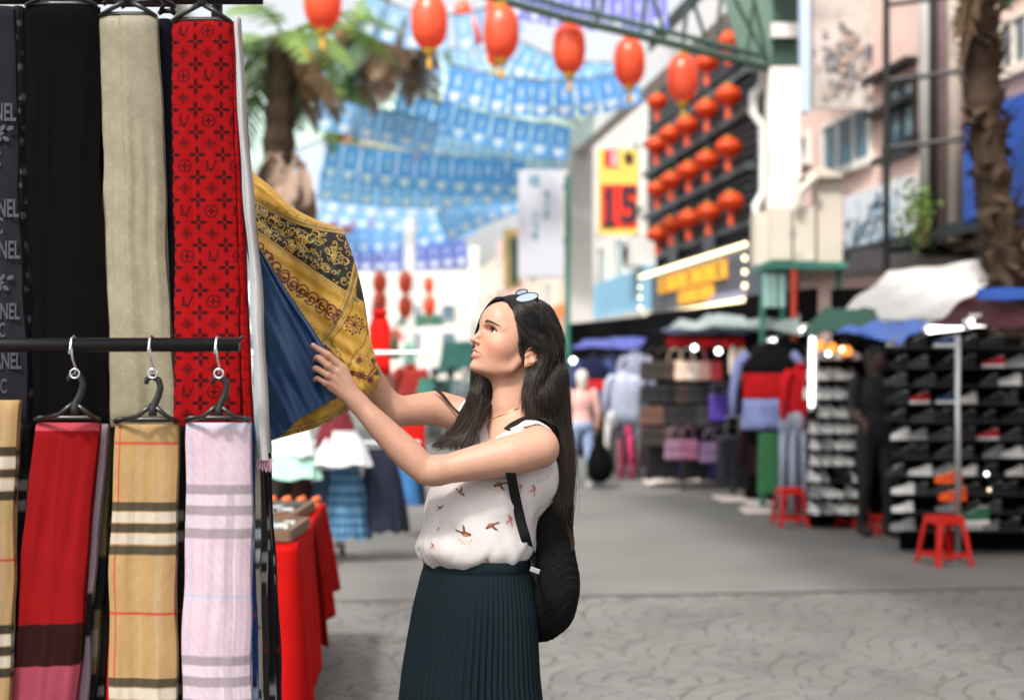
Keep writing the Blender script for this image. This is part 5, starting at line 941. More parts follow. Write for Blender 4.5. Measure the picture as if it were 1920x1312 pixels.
def pinkcf(x, y):
    px = 1/860; g = rgb('8F8489'); w_ = rgb('CBBFC6'); b_ = rgb('A4B4CC'); h = [(.0, .012, rgb('C3CCE0'), .6)]
    for y0 in (116, 436, 800): h += [(px*y0, px*(y0+18), g, .85), (px*(y0+20), px*(y0+38), w_, .6), (px*(y0+39), px*(y0+57), g, .85), (px*(y0+59), px*(y0+80), w_, .6), (px*(y0+82), px*(y0+100), g, .8)]
    h += [(px*322, px*327, b_, .8)]
    C = bands(PK, h, [(.012, .015, b_, .6), (.017, .019, rgb('C08A94'), .5), (.040, .046, rgb('C99AA4'), .25)])(x, y)
    return over(C, soft(np.abs(x-.100)-.009, .001)*(y > .14), g, .45)
scarf('pale pink plaid scarf on the lower rail, right of the tan plaid scarf', (347, 468, 792), (340, 472, 1420), Yl, pinkcf, seed=1, group=gl_)
scarf('tan plaid scarf with grey, white and red lines, between the red and pink scarves', (214, 333, 795), (198, 328, 1420), Yl, check(), seed=2, group=gl_)
def redcf(x, y):
    t = y+.0*x; C = bands(rgb('86060B'), [(0, .017, rgb('B84450'), 1), (.438, .530, rgb('260608'), 1), (.530, 1.2, rgb('8E3B4C'), 1)])(x, y-.07*(.14-x)*0+.10*(x-.07)*np.clip(y/.5, 0, 1)*.6)
    return C
scarf('bright red scarf with dark maroon band and pink hem on the lower rail', (66, 186, 792), (5, 132, 1420), Yl, redcf, seed=3, group=gl_)
scarf('tan plaid scarf with black bands at the far left of the lower rail', (-75, 34, 750), (-95, 10, 1420), Yl-.02, check(-58, dk=BLKc), seed=4, group=gl_)
# rows further back: narrow visible edges
BP = rgb('2B2A2B')
def bw(base, off=0, dk=BP, wt=rgb('A9A6A2')): return check(off, base=base, dk=dk, wt=wt, rd=rgb('7E2A28'))
back = [('pale pink and black plaid', bands(rgb('C9AFBB'), [(.37, .47, BP, 1), (.47, .7, rgb('B49CA8'), 1)], [(.10, .13, rgb('B49CA8'), .5)]), (70, 190), (8, 140), .045),
        ('tan with black ends', bands(rgb('8E7957'), [(.30, .42, BP, 1), (.46, .52, WHT, .6), (.56, .7, BP, 1)]), (72, 190), (20, 148), .09),
        ('black and tan striped', bw(rgb('4B4338'), 20), (74, 192), (22, 155), .135),
        ('black and grey plaid', bw(rgb('26242A'), 0), (216, 334), (202, 330), .05),
        ('charcoal plaid', bw(rgb('17161A'), 60), (218, 334), (204, 328), .11),
        ('royal blue and white plaid', check(10, base=rgb('1D3A78'), dk=rgb('14234A'), wt=rgb('AAB6D0')), (350, 468), (342, 474), .045),
        ('light grey plaid with blue', check(40, base=rgb('B9B2A4'), dk=BP, wt=rgb('C9D6E0')), (350, 468), (344, 480), .095),
        ('dark purple-grey', bw(rgb('3A3438'), 90), (350, 467), (344, 486), .15),
        ('black and white check', bw(rgb('1B1A1D'), 30), (350, 466), (346, 490), .21),
        ('dark wine plaid', bw(rgb('2A1A20'), 110), (350, 464), (346, 490), .27),
        ('black and grey checked far-left', bw(rgb('1C1B1D'), -58), (-70, 40), (-90, 22), .05), ('plain black far-left', plain(rgb('0F0E10')), (-70, 44), (-90, 30), .11)]
near_x = {66: 'behind the red scarf', 214: 'behind the tan scarf', 347: 'behind the pink scarf', -75: 'on the lower rail'}
for i, (nm, cf, t_, b_, dy) in enumerate(back):
    q = (Yl+dy)/Yl; f = lambda x: 960+(x-960)/q                              # same place across, further back
    zt = 796+i*.0; key = min(near_x, key=lambda k: abs(k-t_[0]))
    scarf('%s scarf %s, edge showing' % (nm, near_x[key]), (f(t_[0]), f(t_[1]), 700+(zt-700)/q), (f(b_[0]), f(b_[1]), 700+(1430-700)/q), Yl+dy, cf, res=.006, seed=20+i, thick=.018, group=gl_)
# upper row
Yu = 3.16
scarf('red scarf with dark woven monogram motifs, on the upper rail', (321, 433, 38), (328, 452, 800), Yu, monogram(rgb('9E050B'), rgb('30060A'), .95), res=.0014, seed=5, group=gu, wob=.6)
def redside(x, y): return monogram(rgb('A8060B'), rgb('4A070B'), .7)(x+.01, y)
scarf('narrow folded edge of a red monogram scarf beside the white scarf', (432, 441, 40), (452, 474, 800), Yu+.015, redside, res=.0016, seed=6, thick=.02, group=gu, wob=.3)
scarf('beige scarf with pale woven monogram motifs, on the upper rail', (184, 292, 28), (203, 327, 800), Yu, monogram(rgb('938A72'), rgb('ABA188'), .32, 1.1), res=.0016, seed=8, group=gu, m=silky)
scarf('navy scarf between the beige and the red scarf', (288, 318, 34), (322, 330, 800), Yu+.04, plain(rgb('0E1420')), res=.004, seed=9, group=gu)
scarf('wide black scarf on the upper rail', (44, 183, 10), (60, 206, 800), Yu, plain(rgb('0A0909')), res=.004, seed=10, group=gu, m=mat('black_weave', vcol=True, rough=.95, var=.05, spec=.05))
scarf('dark grey scarf with pale lettering at the far left of the upper rail', (-90, 24, 10), (-80, 52, 800), Yu, plain(rgb('211F26')), res=.004, seed=11, group=gu)
ch = bpy.data.objects[[o.name for o in COL.objects if o.get('label', '').startswith('dark grey scarf with pale')][0]]
scarf('black scarf edge with small pale marks next to the lettered scarf', (20, 40, 10), (42, 62, 800), Yu+.02, lambda x, y: over(plain(rgb('1A191C'))(x, y), ((np.sin(y*190)+np.sin(y*77+x*200)) > 1.1).astype(float), rgb('6E6A70'), .7), res=.004, seed=12, group=gu)
wsc = scarf('long white scarf edge with a pink fringe beside the red monogram scarf', (437, 447, 30), (484, 508, 862), Yu-.01, lambda x, y: over(plain(rgb('C6C3C2'))(x, y), (x < .003).astype(float), rgb('A9C4D4'), .6), res=.003, seed=13, thick=.03, group=gu, fringe='D8A9C0')
lm = mat('print_pale', rgb('3A3742'), var=.1, rough=.8)
for i, (t_, y, sz) in enumerate([('CHANEL', 212, .055), ('CC', 300, .05), ('CHANEL', 392, .055), ('CC', 425, .05), ('CHANEL', 470, .055), ('CHANEL', 585, .05), ('CC', 620, .045), ('CHANEL', 678, .05), ('CC', 725, .045)]):
    q = P(-22+(y*.03), y, Yu-.012); text_mb(t_, sz, 'W', tuple(q), (1, 0, 0), (0, 0, 1), name='lettering', m=lm, parent=ch, sx=.5)
for y in (250, 530):                                                       # pale camellia rosettes
    for k in range(9):
        a = k*2.4; r = .004+.0036*k; q = P(-2, y, Yu-.012-.0003*k)
        mb = MB('W'); mb.add([tuple(q+Vector((r*math.cos(a)*.8+.0085*math.cos(t)*math.cos(a)-.005*math.sin(t)*math.sin(a), 0, r*math.sin(a)+.0085*math.cos(t)*math.sin(a)+.005*math.sin(t)*math.cos(a)))) for t in [i*.785 for i in range(8)]], [tuple(range(8))]); mb.build('rosette_print', lm, ch)
# rails and hangers
rail_m = mat('rail_black_steel', (.012, .011, .012), rough=.35, metal=.6, var=.1, vs=20); chrome = mat('chrome', (.75, .75, .78), rough=.15, metal=1, var=.05); hang_m = mat('hanger_black_plastic', (.014, .013, .013), rough=.3, var=.1)
rk = thing('scarf_rack', 'black steel rack holding two rows of scarves on rails', 'rack', (-1.2, 3.3, 0))
mb = MB('W'); mb.tube([P(-900, 648, 3.03), P(448, 646, 3.03)], .0155, 14); mb.build('lower_rail', rail_m, rk, smooth=True)
mb = MB('W'); mb.tube([P(438, 646, 3.03), P(456, 630, 3.03)], [.006, .0035], 8); mb.build('rail_tip', rail_m, rk)
mb = MB('W'); mb.tube([(-2.0, 3.16, 2.36), (-.55, 3.16, 2.36)], .014, 12); mb.build('upper_rail', rail_m, rk, smooth=True)
mb = MB('W'); mb.tube([(-2.0, 3.42, 2.36), (-.60, 3.42, 2.36)], .014, 12); mb.build('back_rail', rail_m, rk, smooth=True)
mb = MB('W'); mb.tube([(-2.0, 3.28, 1.36), (-.64, 3.28, 1.36)], .012, 12); mb.build('back_rail', rail_m, rk, smooth=True)
for x in (-2.0,):
    for y in (3.05, 3.45): mb = MB('W'); mb.box((x, y, 1.2), (.04, .04, 2.4)); mb.build('upright', rail_m, rk)
mb = MB('W'); mb.box((-2.0, 3.25, .03), (.05, .6, .05)); mb.box((-2.0, 3.25, 2.38), (.04, .5, .04)); mb.build('side_frame', rail_m, rk)
for y in (3.05, 3.45): mb = MB('W'); mb.tube([(-.72, 3.47, 0), (-.72, 3.47, 2.36)], .014, 8) if y > 3.2 else mb.tube([(-2.0, 3.05, 1.517), (-2., 3.03, 1.517)], .012, 8); mb.build('post', rail_m, rk)
def hanger(x, ytop, ybar, xl, xr, Y, label, rail_y, clip=True):
    h = thing('hanger', label, 'hanger', tuple(P(x, ybar, Y)), 0, 'black hangers holding the scarves')
    c = P(x, rail_y, 3.03 if clip else Y); r = .018 if clip else .016
    if clip:
        pts = [c+Vector((r*.25*math.sin(a), -r*1.12*math.cos(a), r*1.12*math.sin(a))) for a in [R(q) for q in range(-60, 200, 20)]][::-1]
        b = P(x+2, 700, 3.045); mb = MB('W'); mb.tube([Vector((c.x, 3.0, c.z-.02))]+[c+Vector((0, -.019*math.cos(a), .019*math.sin(a))) for a in [R(q) for q in (0, 40, 80, 120, 160, 180)]], .0028, 6)
        mb.tube([Vector((c.x, 3.01, c.z)), Vector((c.x+.003, 3.012, c.z-.03)), b+Vector((.002, -.0, .012)), b], .0026, 6); mb.build('metal_hook', chrome, h, smooth=True)
        mb = MB('W'); mb.tube([b+Vector((.010*math.cos(a), 0, .010*math.sin(a))) for a in [R(q) for q in range(0, 361, 30)]], .0022, 6, cap=False); mb.build('metal_loop', chrome, h, smooth=True)
        s_ = Y/860*0+1/860; q = lambda dx, dy: P(x+dx, ytop+dy, 3.06)
        mb = MB('W'); mb.tube([q(-10, 14), q(-8, 4), q(2, 0), q(13, 6), q(17, 20), q(13, 36), q(6, 50), q(2, 62), q(2, 74)], [.005, .006, .0065, .007, .0072, .0075, .008, .009, .010], 8); mb.build('plastic_hook', hang_m, h, smooth=True)
        mb = MB('W'); mb.tube([q(2, 52), q(-26, 74), P(xl, ybar, Y)], [.006, .005, .0045], 8); mb.tube([q(2, 52), q(28, 74), P(xr, ybar, Y)], [.006, .005, .0045], 8); mb.build('arms', hang_m, h, smooth=True)
    else:
        q = lambda dx, dy: P(x+dx, ytop+dy, Y)
        mb = MB('W'); mb.tube([q(-12, -60), q(-10, -78), q(4, -84), q(18, -72), q(18, -50), q(8, -28), q(2, -10)], [.005, .006, .0065, .0065, .007, .008, .010], 8); mb.build('plastic_hook', hang_m, h, smooth=True)
        mb = MB('W'); mb.tube([q(2, -14), P(xl, ybar-4, Y)], [.007, .004], 8); mb.tube([q(2, -14), P(xr, ybar-4, Y)], [.007, .004], 8); mb.build('arms', hang_m, h, smooth=True)
    mb = MB('W'); mb.tube([P(xl-3, ybar, Y+.008), P(xl+6, ybar-5, Y+.008), P(xr-6, ybar-5, Y+.008), P(xr+3, ybar, Y+.008)], .006, 8); mb.build('bar', hang_m, h, smooth=True)
    return h
hanger(138, 702, 788, 68, 184, Yl, 'black hanger with chrome hook holding the red scarf', 646)
hanger(284, 706, 791, 217, 331, Yl, 'black hanger with chrome hook holding the tan plaid scarf', 646)
hanger(408, 706, 788, 350, 466, Yl, 'black hanger with chrome hook holding the pale pink plaid scarf', 646)
hanger(376, 20, 42, 324, 430, Yu, 'black hanger above the red monogram scarf', 0, False)
hanger(238, 14, 32, 188, 290, Yu, 'black hanger above the beige scarf', 0, False)
hanger(112, -6, 12, 50, 178, Yu, 'black hanger above the wide black scarf', 0, False)
for (x0, x1, yb, dy, nm) in ((196, 300, 8, .07, 'behind the beige scarf, second in line'), (230, 326, 14, .13, 'behind the beige scarf, third in line'), (300, 326, 26, .18, 'behind the navy scarf')):
    hanger((x0+x1)/2, yb-16, yb, x0, x1, Yu+dy, 'black hanger '+nm, 0, False)
# ---------------- gold embroidered scarf lifted by the woman, and the blue scarf in front of it
def coons(T_, B_, L_, R_, nu, nv):
    t, b, l, r = (cr([(x, y, 0) for x, y in c], n)[:, :2] for c, n in ((T_, nu), (B_, nu), (L_, nv), (R_, nv)))
    u = np.linspace(0, 1, nu)[None, :, None]; v = np.linspace(0, 1, nv)[:, None, None]
    return (1-v)*t[None]+v*b[None]+(1-u)*l[:, None]+u*r[:, None]-((1-u)*(1-v)*t[0]+u*(1-v)*t[-1]+(1-u)*v*b[0]+u*v*b[-1])
def to3(px, Yd): return (px[..., 0]-960)*Yd/F, Yd, CH+(HZ-px[..., 1])*Yd/F
nu, nv = 250, 460
G = coons([(440, 300), (466, 318), (505, 348), (545, 386), (590, 411), (642, 430)], [(500, 828), (545, 815), (600, 798), (652, 770), (700, 733)], [(440, 300), (462, 430), (474, 560), (488, 700), (500, 828)], [(642, 430), (664, 488), (682, 560), (693, 630), (712, 706), (700, 733)], nu, nv)
PX, PY = G[..., 0], G[..., 1]; U, Vv = np.meshgrid(np.linspace(0, 1, nu), np.linspace(0, 1, nv))
q = (PX-440)*.62-(PY-300)*.30
Yd = 3.512+.012*np.sin(q*.045+1.0)+.007*np.sin(q*.11+.5+Vv*2)+.0020*np.sin(q*.30+PY*.05)+.0014*np.sin(PX*.13-PY*.21)
Yd += .055*np.clip((U-.80)/.20, 0, 1)**2-.018*np.sin(np.clip(U, 0, 1)*math.pi)
Yd += .06*np.clip((Vv-.93)/.07, 0, 1)**2*U+.010*np.sin(U*22)*np.clip((Vv-.8)/.2, 0, 1)
Yd += .05*np.clip((.05-Vv)/.05, 0, 1)**2
gx, gy, gz = to3(G, Yd)
GOLD = np.array(rgb('BF9134')); C = np.ones(PX.shape+(3,))*GOLD
n1 = vnoise(np.stack([PX.ravel(), PY.ravel(), PX.ravel()*0], 1), .06, 31).reshape(PX.shape); n2 = vnoise(np.stack([PX.ravel(), PY.ravel(), PX.ravel()*0], 1), .7, 32).reshape(PX.shape)
C = C*(1+.07*n1+.08*n2)[..., None]
def strokes(C, lines, w_, col, a=.9):
    for ln in lines:
        ln = np.array(ln); x0, y0 = ln.min(0)-w_*2-2; x1, y1 = ln.max(0)+w_*2+2; m = (PX > x0) & (PX < x1) & (PY > y0) & (PY < y1)
        if not m.any(): continue
        d = seg_d(PX[m], PY[m], ln.tolist()); sub = C[m]; al = (np.clip(.5-(d-w_)/1.0, 0, 1)*a)[:, None]; C[m] = sub*(1-al)+np.array(col)*al
    return C
def spl(pts, n=30): return cr([(x, y, 0) for x, y in pts], n)[:, :2]
def side_of(ln, below=True):                                               # mask: y greater than the polyline
    return PY > np.interp(PX, ln[:, 0], ln[:, 1])
l1 = spl([(430, 362), (475, 374), (522, 399), (563, 417), (606, 428), (660, 436)]); l2 = spl([(430, 405), (481, 436), (522, 465), (563, 493), (605, 522), (650, 552), (672, 566)])
dg = spl([(672, 478), (667, 505), (660, 535), (648, 572), (630, 608), (604, 641), (585, 655)])
right = PX > np.interp(PY, dg[:, 1], dg[:, 0])
blk_ = side_of(l1) & ~side_of(l2) & ~right; BK = np.array(rgb('17140F')); C[blk_] = BK*(1+.2*n2[blk_][:, None])
tri = right & (PX > 668-.0*PY) & (PY < 560-(PX-668)*-.4) & (PY > 490); C[tri] = BK
navy = (PY > 636) & (PX > 585) & (PX < 640) & (PY < 700) & (PY-640 > (PX-600)*1.1-6) & (PY-640 < (PX-590)*1.9+30); C[navy] = np.array(rgb('1A2238'))
MAR = rgb('4E1712'); YEL = rgb('C9A24E'); DKB = rgb('3A2A14'); rs_ = np.random.default_rng(5)
# gold tendrils and blossoms on the black panel
lines = []; 
for k in range(120):
    t = rs_.random(); x = 470+195*t; y = np.interp(x, l1[:, 0], l1[:, 1])+8+rs_.random()*(max(6, np.interp(x, l2[:, 0], l2[:, 1])-np.interp(x, l1[:, 0], l1[:, 1])-16))
    a = rs_.uniform(0, 6.28); r = rs_.uniform(3, 10); s_ = rs_.choice([-1, 1]); lines.append([(x+r*(1-i/16*.75)*math.cos(a+s_*i*.34), y+r*(1-i/16*.75)*math.sin(a+s_*i*.34)) for i in range(15)])
keep = lambda L: [l for l in L if True]
Cb = C.copy(); Cb = strokes(Cb, lines, .75, YEL, .9)
fl = []
for k in range(120):
    x = rs_.uniform(474, 668); y0, y1 = np.interp(x, l1[:, 0], l1[:, 1])+6, np.interp(x, l2[:, 0], l2[:, 1])-6
    if y1 > y0: y = rs_.uniform(y0, y1); fl.append([(x, y), (x+.5, y+.5)])
Cb = strokes(Cb, fl[:70], 2.3, rgb('8B8453'), .85); Cb = strokes(Cb, fl[70:], 1.5, YEL, .9); Cb = strokes(Cb, fl[:70], .8, rgb('4E4B2C'), .9)
C[blk_ | tri] = Cb[blk_ | tri]
# braided borders
for ln, w_ in ((l1, 5.0), (l2, 4.6), (dg, 6.5)):
    C = strokes(C, [ln], w_, YEL, .95); tn = np.gradient(ln, axis=0); tn /= np.linalg.norm(tn, axis=1)[:, None]; nr = np.stack([-tn[:, 1], tn[:, 0]], 1)
    fine = np.stack([np.interp(np.linspace(0, 29, 420), np.arange(30), ln[:, i]) for i in (0, 1)], 1); nf = np.stack([np.interp(np.linspace(0, 29, 420), np.arange(30), nr[:, i]) for i in (0, 1)], 1)
    s_ = np.arange(420); C = strokes(C, [fine+nf*(w_*.55*np.sin(s_*.9+p))[:, None] for p in (0, 2.1)], .45, DKB, .75)
    C = strokes(C, [ln+nr*w_, ln-nr*w_], .6, rgb('5A3A14'), .9)
# maroon scrolls between the border and the blue scarf
base_ = spl([(486, 452), (520, 492), (556, 524), (596, 556), (628, 580), (640, 600)], 12)
L_ = []; DOT = []
for i, (x, y) in enumerate(base_[:-1]):
    for s_, rr, ox, oy in ((1, 13, 2, 12), (-1, 10, 16, 30)):
        cx_, cy_ = x+ox, y+oy; a0 = .5+i*.5; pts = [(cx_+rr*(1-j/20*.7)*math.cos(a0+s_*j*.38), cy_+rr*(1-j/20*.7)*math.sin(a0+s_*j*.38)) for j in range(18)]
        L_.append(pts); DOT.append([pts[-1], (pts[-1][0]+.5, pts[-1][1])]); DOT.append([pts[0], (pts[0][0]+.5, pts[0][1]+.5)])
mk = side_of(l2) & ~right; Cb = strokes(C.copy(), L_, 1.5, rgb('5E1C12'), .98); Cb = strokes(Cb, DOT, 2.7, MAR, .95)
OL = [spl([(478, 468), (500, 500), (524, 540), (550, 575), (575, 610), (598, 640)]), ]
Cb = strokes(Cb, [OL[0]+[0, 5*math.sin(1)]], 1.0, rgb('5B5A22'), .8)
for k in range(12): x, y = OL[0][int(k*2.4)]; Cb = strokes(Cb, [[(x+6+5*math.cos(a), y-2+5*math.sin(a)) for a in np.linspace(0, 5, 10)]], .9, rgb('55561F'), .85)
C[mk] = Cb[mk]
# right panel: blossom, scalloped inner border and lower paisley
def blossom(C, x, y, r, col):
    for k in range(8):
        a = k*math.pi/4+.2; e = (x+r*math.cos(a), y+r*math.sin(a)); C = strokes(C, [[(x, y), e]], .9, col, .95)
        for d in (-.35, 0, .35): C = strokes(C, [[(x+r*(1.05 if d == 0 else .85)*math.cos(a+d), y+r*(1.05 if d == 0 else .85)*math.sin(a+d))]*2], r*.13, col, .95)
    return strokes(C, [[(x, y), (x+.1, y)]], r*.2, col, .95)
C = blossom(C, 664, 609, 17, MAR)
sc1 = spl([(672, 520), (660, 575), (640, 615), (622, 640), (636, 662), (650, 690), (664, 664), (684, 640), (688, 600), (682, 560)], 90)
wv = np.sin(np.arange(90)*1.3)*1.8; C = strokes(C, [sc1+np.stack([wv, -wv], 1)], .9, rgb('3E3415'), .9)
for k in range(60):
    x, y = rs_.uniform(640, 708), rs_.uniform(655, 728)
    if PX.min() < x < 712: a = rs_.uniform(0, 6.28); C = strokes(C, [[(x+3.6*(1-j/12*.6)*math.cos(a+j*.5), y+3.6*(1-j/12*.6)*math.sin(a+j*.5)) for j in range(9)]], .6, rgb('5A3515'), .75)
for (x, y, r) in ((672, 676, 6), (700, 676, 5), (676, 704, 7), (694, 712, 6), (706, 700, 4), (660, 700, 5)): C = blossom(C, x, y, r, MAR)
C = strokes(C, [[(660, 696), (690, 706), (702, 690), (698, 672)], [(662, 702), (692, 712), (707, 694)]], 1.5, MAR, .9)
C = strokes(C, [sc1[30:80]+[6, 3]], 1.6, YEL, .6)
for k in range(34):                                                        # lower hem scrolls
    x = rs_.uniform(520, 690); y = rs_.uniform(748, 812); a = rs_.uniform(0, 6.28); r = rs_.uniform(4, 8)
    C = strokes(C, [[(x+r*(1-j/14*.7)*math.cos(a+j*.45), y+r*(1-j/14*.7)*math.sin(a+j*.45)) for j in range(12)]], 1.0, rgb('5A2014'), .85)
hem = spl([(505, 822), (545, 809), (600, 792), (652, 764), (698, 728)]); C = strokes(C, [hem, hem+[0, -7]], .9, rgb('7A5A1E'), .8)
for (x, y0, s_) in [(rs_.uniform(470, 700), 0, 0) for _ in range(220)]:
    y = rs_.uniform(330, 800); C = strokes(C, [[(x, y), (x+3, y-6)]], .35, rgb('9A742A'), .5)
# scattered small sprigs on plain top band
C = strokes(C, [[(500+k*18, 384+k*8.0), (504+k*18, 380+k*8.)] for k in range(7)], 1.3, rgb('6A4A1C'), .8)
mb = MB('W'); mb.agrid(gx, gy, gz, C)
gold_cloth = mat('gold_cloth', vcol=True, rough=.55, var=.12, vs=70, sheen=.05, weave=.5, bs=700)
gs = mb.build('scarf', gold_cloth, None, smooth=True, solid=.0015); tag(gs, 'gold scarf with black panel and maroon embroidery, held up by the woman', 'scarf')
nu, nv = 160, 300
G = coons([(452, 395), (470, 438), (484, 462)], [(506, 824), (530, 814), (560, 786), (600, 762), (640, 742)], [(452, 395), (470, 520), (482, 640), (494, 740), (506, 824)], [(484, 462), (520, 518), (560, 578), (602, 642), (630, 700), (640, 742)], nu, nv)
PX, PY = G[..., 0], G[..., 1]; U, Vv = np.meshgrid(np.linspace(0, 1, nu), np.linspace(0, 1, nv))
q = (PX-480)*.8-(PY-450)*.52
Yd = 3.440+.009*np.sin(U*7+Vv*1.5+.3)*np.clip(Vv*3, 0, 1)+.004*np.sin(q*.12)+.0015*np.sin(q*.31+PY*.04)
ln_ = np.exp(-((U-.78-.12*np.sin(Vv*2))/.035)**2)*np.clip(1-Vv*1.2, 0, 1); Yd += .022*ln_; Yd += .006*np.clip((Vv-.45)/.4, 0, 1)*np.clip(U*1.4-.3, 0, 1)+.012*np.clip((.04-(1-U))/.04, 0, 1)
bx_, by_, bz_ = to3(G, Yd); BL = np.array(rgb('0C3560')); C = np.ones(PX.shape+(3,))*BL
m_ = np.zeros(PX.shape)
for k in range(70):
    x, y = rs_.uniform(480, 640), rs_.uniform(480, 815); a = rs_.uniform(0, 6.28); r = rs_.uniform(4, 12); m_ = np.maximum(m_, soft(seg_d(PX, PY, [(x+r*(1-j/16*.7)*math.cos(a+j*.42), y+r*(1-j/16*.7)*math.sin(a+j*.42)) for j in range(12)])-.9, 1.2))
C = over(C, m_, rgb('0A2444'), .75)
bnd = (np.abs(PX-520-(PY-600)*.1) < 22) & (PY < 700) & (PY > 520); fn_ = (np.sin(PX*.9)*np.sin(PY*.9) > .1); C = over(C, (bnd & fn_).astype(float), rgb('3F6A92'), .5)
C = over(C, soft(np.abs(U-.965)-.008, .01), rgb('4A6E9A'), .6)
mb = MB('W'); mb.agrid(bx_, by_, bz_, C); bs = mb.build('scarf', mat('blue_cloth', vcol=True, rough=.5, var=.05, vs=60, sheen=.04, weave=.4, bs=800), None, smooth=True, solid=.0015)
tag(bs, 'deep blue jacquard scarf pinched by the woman, in front of the gold scarf', 'scarf')
# ================================================================ the woman at the scarf rack
def frame_of(yaw, pitch):
    f0 = np.array([-math.cos(yaw), -math.sin(yaw), 0]); l = np.array([math.sin(yaw), -math.cos(yaw), 0])
    z = np.array([0, 0, 1.]); f = math.cos(pitch)*f0+math.sin(pitch)*z; u = -math.sin(pitch)*f0+math.cos(pitch)*z
    return np.stack([f, l, u], 1)                                         # columns: forward, left, up
PP = lambda x, y, Y: np.array(P(x, y, Y))
woman = thing('person', 'dark-haired woman in white bird-print blouse and dark green skirt, lifting a gold scarf', 'person', (-.05, 3.62, 0))
HM = frame_of(R(22), R(18)); HC = PP(962, 668, 3.63)
H = lambda x, y, z: HC+HM @ np.array([x, y, z])
BM = frame_of(R(38), 0)
body = SDF(); hd = body
def hell(c, r, k=.02, op='u', M=None): body.ell(H(*c), r, HM if M is None else HM @ M, k, op)
def hch(pts, rs, k=.008, op='u'): body.chain([H(*p) for p in pts], rs, k, op)
def rl(a, ax='y'): return np.array(Matrix.Rotation(R(a), 3, ax.upper()))
# skull and face
hell((.000, 0, .064), (.098, .074, .083), .02)
hell((.040, 0, .012), (.058, .063, .075), .03)
hell((.078, 0, .070), (.026, .045, .038), .03)
for s in (-1, 1):
    hell((.059, s*.036, .006), (.028, .025, .024), .026)
    hch([(.002, s*.055, -.014), (.014, s*.050, -.038), (.045, s*.036, -.052), (.078, s*.016, -.057)], [.0085, .0095, .0100, .0105], .022)
    hch([(.0885, s*.010, .0535), (.083, s*.030, .0575), (.064, s*.050, .052)], [.0080, .0078, .007], .014)
hell((.045, 0, -.033), (.044, .040, .025), .03)
hell((.0905, 0, -.0570), (.0130, .0160, .0115), .014)
hell((.076, 0, -.020), (.0235, .025, .026), .02)
for s in (-1, 1): hell((.0960, s*.0320, .0405), (.0155, .0175, .0080), .012, 's')
# nose
hch([(.0935, 0, .043), (.1035, 0, .0265), (.1135, 0, .0085)], [.0058, .0062, .0078], .010)
hell((.1160, 0, .0055), (.0078, .0074, .0068), .005)
for s in (-1, 1):
    hell((.1035, s*.0100, .0035), (.0090, .0058, .0060), .004)
    hell((.1090, s*.0056, -.0030), (.0046, .0026, .0034), .0025, 's')
hch([(.1060, 0, -.0005), (.1045, 0, -.0065)], [.0035, .003], .006)
# eyelids
EYE = [(.0735, s*.0310, .0405) for s in (1, -1)]
for (x, y, z) in EYE:
    hell((x-.0003, y, z), (.0137, .0146, .0134), .004)
    s = 1 if y > 0 else -1
    hell((x+.0080, y+s*.0052, z-.0004), (.0140, .0160, .0062), .0010, 's', rl(-s*5, 'x'))
    hch([(x+.0090, y-s*.0110, z+.0045), (x+.0118, y-s*.001, z+.0090), (x+.0065, y+s*.0125, z+.0050)], [.0006, .0008, .0006], .0015, 's')
# mouth
def fx(y, z):                                                              # where the face surface is, before the mouth is cut
    xs = np.linspace(.125, .05, 151); d = body.ev(np.array([H(x, y, z) for x in xs])); k = int(np.argmax(d < 0)); return xs[k]
def lipx(y, z, o): return fx(abs(y), z)+.0038*max(0, 1-(y/.031)**2)+o
UP = [(0, -.0168), (.0050, -.0162), (.0120, -.0180), (.0200, -.0212), (.0315, -.0246)]; LOW = [(0, -.0330), (.0100, -.0326), (.0200, -.0298), (.0315, -.0250)]; SL = [(0, -.0238), (.0100, -.0242), (.0200, -.0248), (.0300, -.0248)]
up_ = [(lipx(y, z, -.0022), y, z) for y, z in UP]; lo_ = [(lipx(y, z, -.0034), y, z) for y, z in LOW]; sl_ = [(lipx(y, z, .0012), y, z) for y, z in SL]
NLF = [(.0200, -.004), (.0320, -.013), (.0375, -.026)]; NX = [fx(b, c) for b, c in NLF]
hell((.0880, 0, -.0245), (.0130, .0230, .0040), .003, 's')
for s in (-1, 1):
    hch([(a, s*b, c) for a, b, c in up_], [.0030, .0031, .0029, .0024, .0012], .003)
    hch([(a, s*b, c) for a, b, c in lo_], [.0056, .0052, .0038, .0014], .004)
    hch([(a, s*b, c) for a, b, c in sl_], [.0024, .0024, .0019, .0010], .0010, 's')
    # ears
    T = rl(-24, 'y')
    hell((-.0205, s*.0745, .0065), (.0165, .0045, .0245), .004, 'u', T @ np.array(Matrix.Rotation(R(-s*14), 3, 'Z')))
    hch([(-.0030, s*.0700, .010), (-.0070, s*.0765, .0235), (-.0175, s*.0815, .0315), (-.0310, s*.0850, .0285), (-.0375, s*.0860, .0175), (-.0345, s*.0840, .003), (-.0240, s*.0795, -.0105)], [.0026, .0030, .0031, .0031, .003, .0028, .003], .0025)
    hell((-.0125, s*.0745, -.0165), (.0070, .0042, .0078), .004)
    hell((-.0140, s*.0820, .0030), (.0080, .0075, .0105), .002, 's')
    hell((-.0200, s*.0845, .0190), (.0110, .0045, .0080), .002, 's')
    hch([(-.0200, s*.0790, -.010), (-.0270, s*.0815, .001), (-.0270, s*.0830, .012), (-.0200, s*.0820, .0210)], [.0022, .0024, .0022, .0015], .002)
    hch([(-.0270, s*.0830, .012), (-.0290, s*.0835, .0215)], [.0018, .0014], .002)
    hell((-.0045, s*.0740, .0020), (.0040, .0035, .0048), .003)
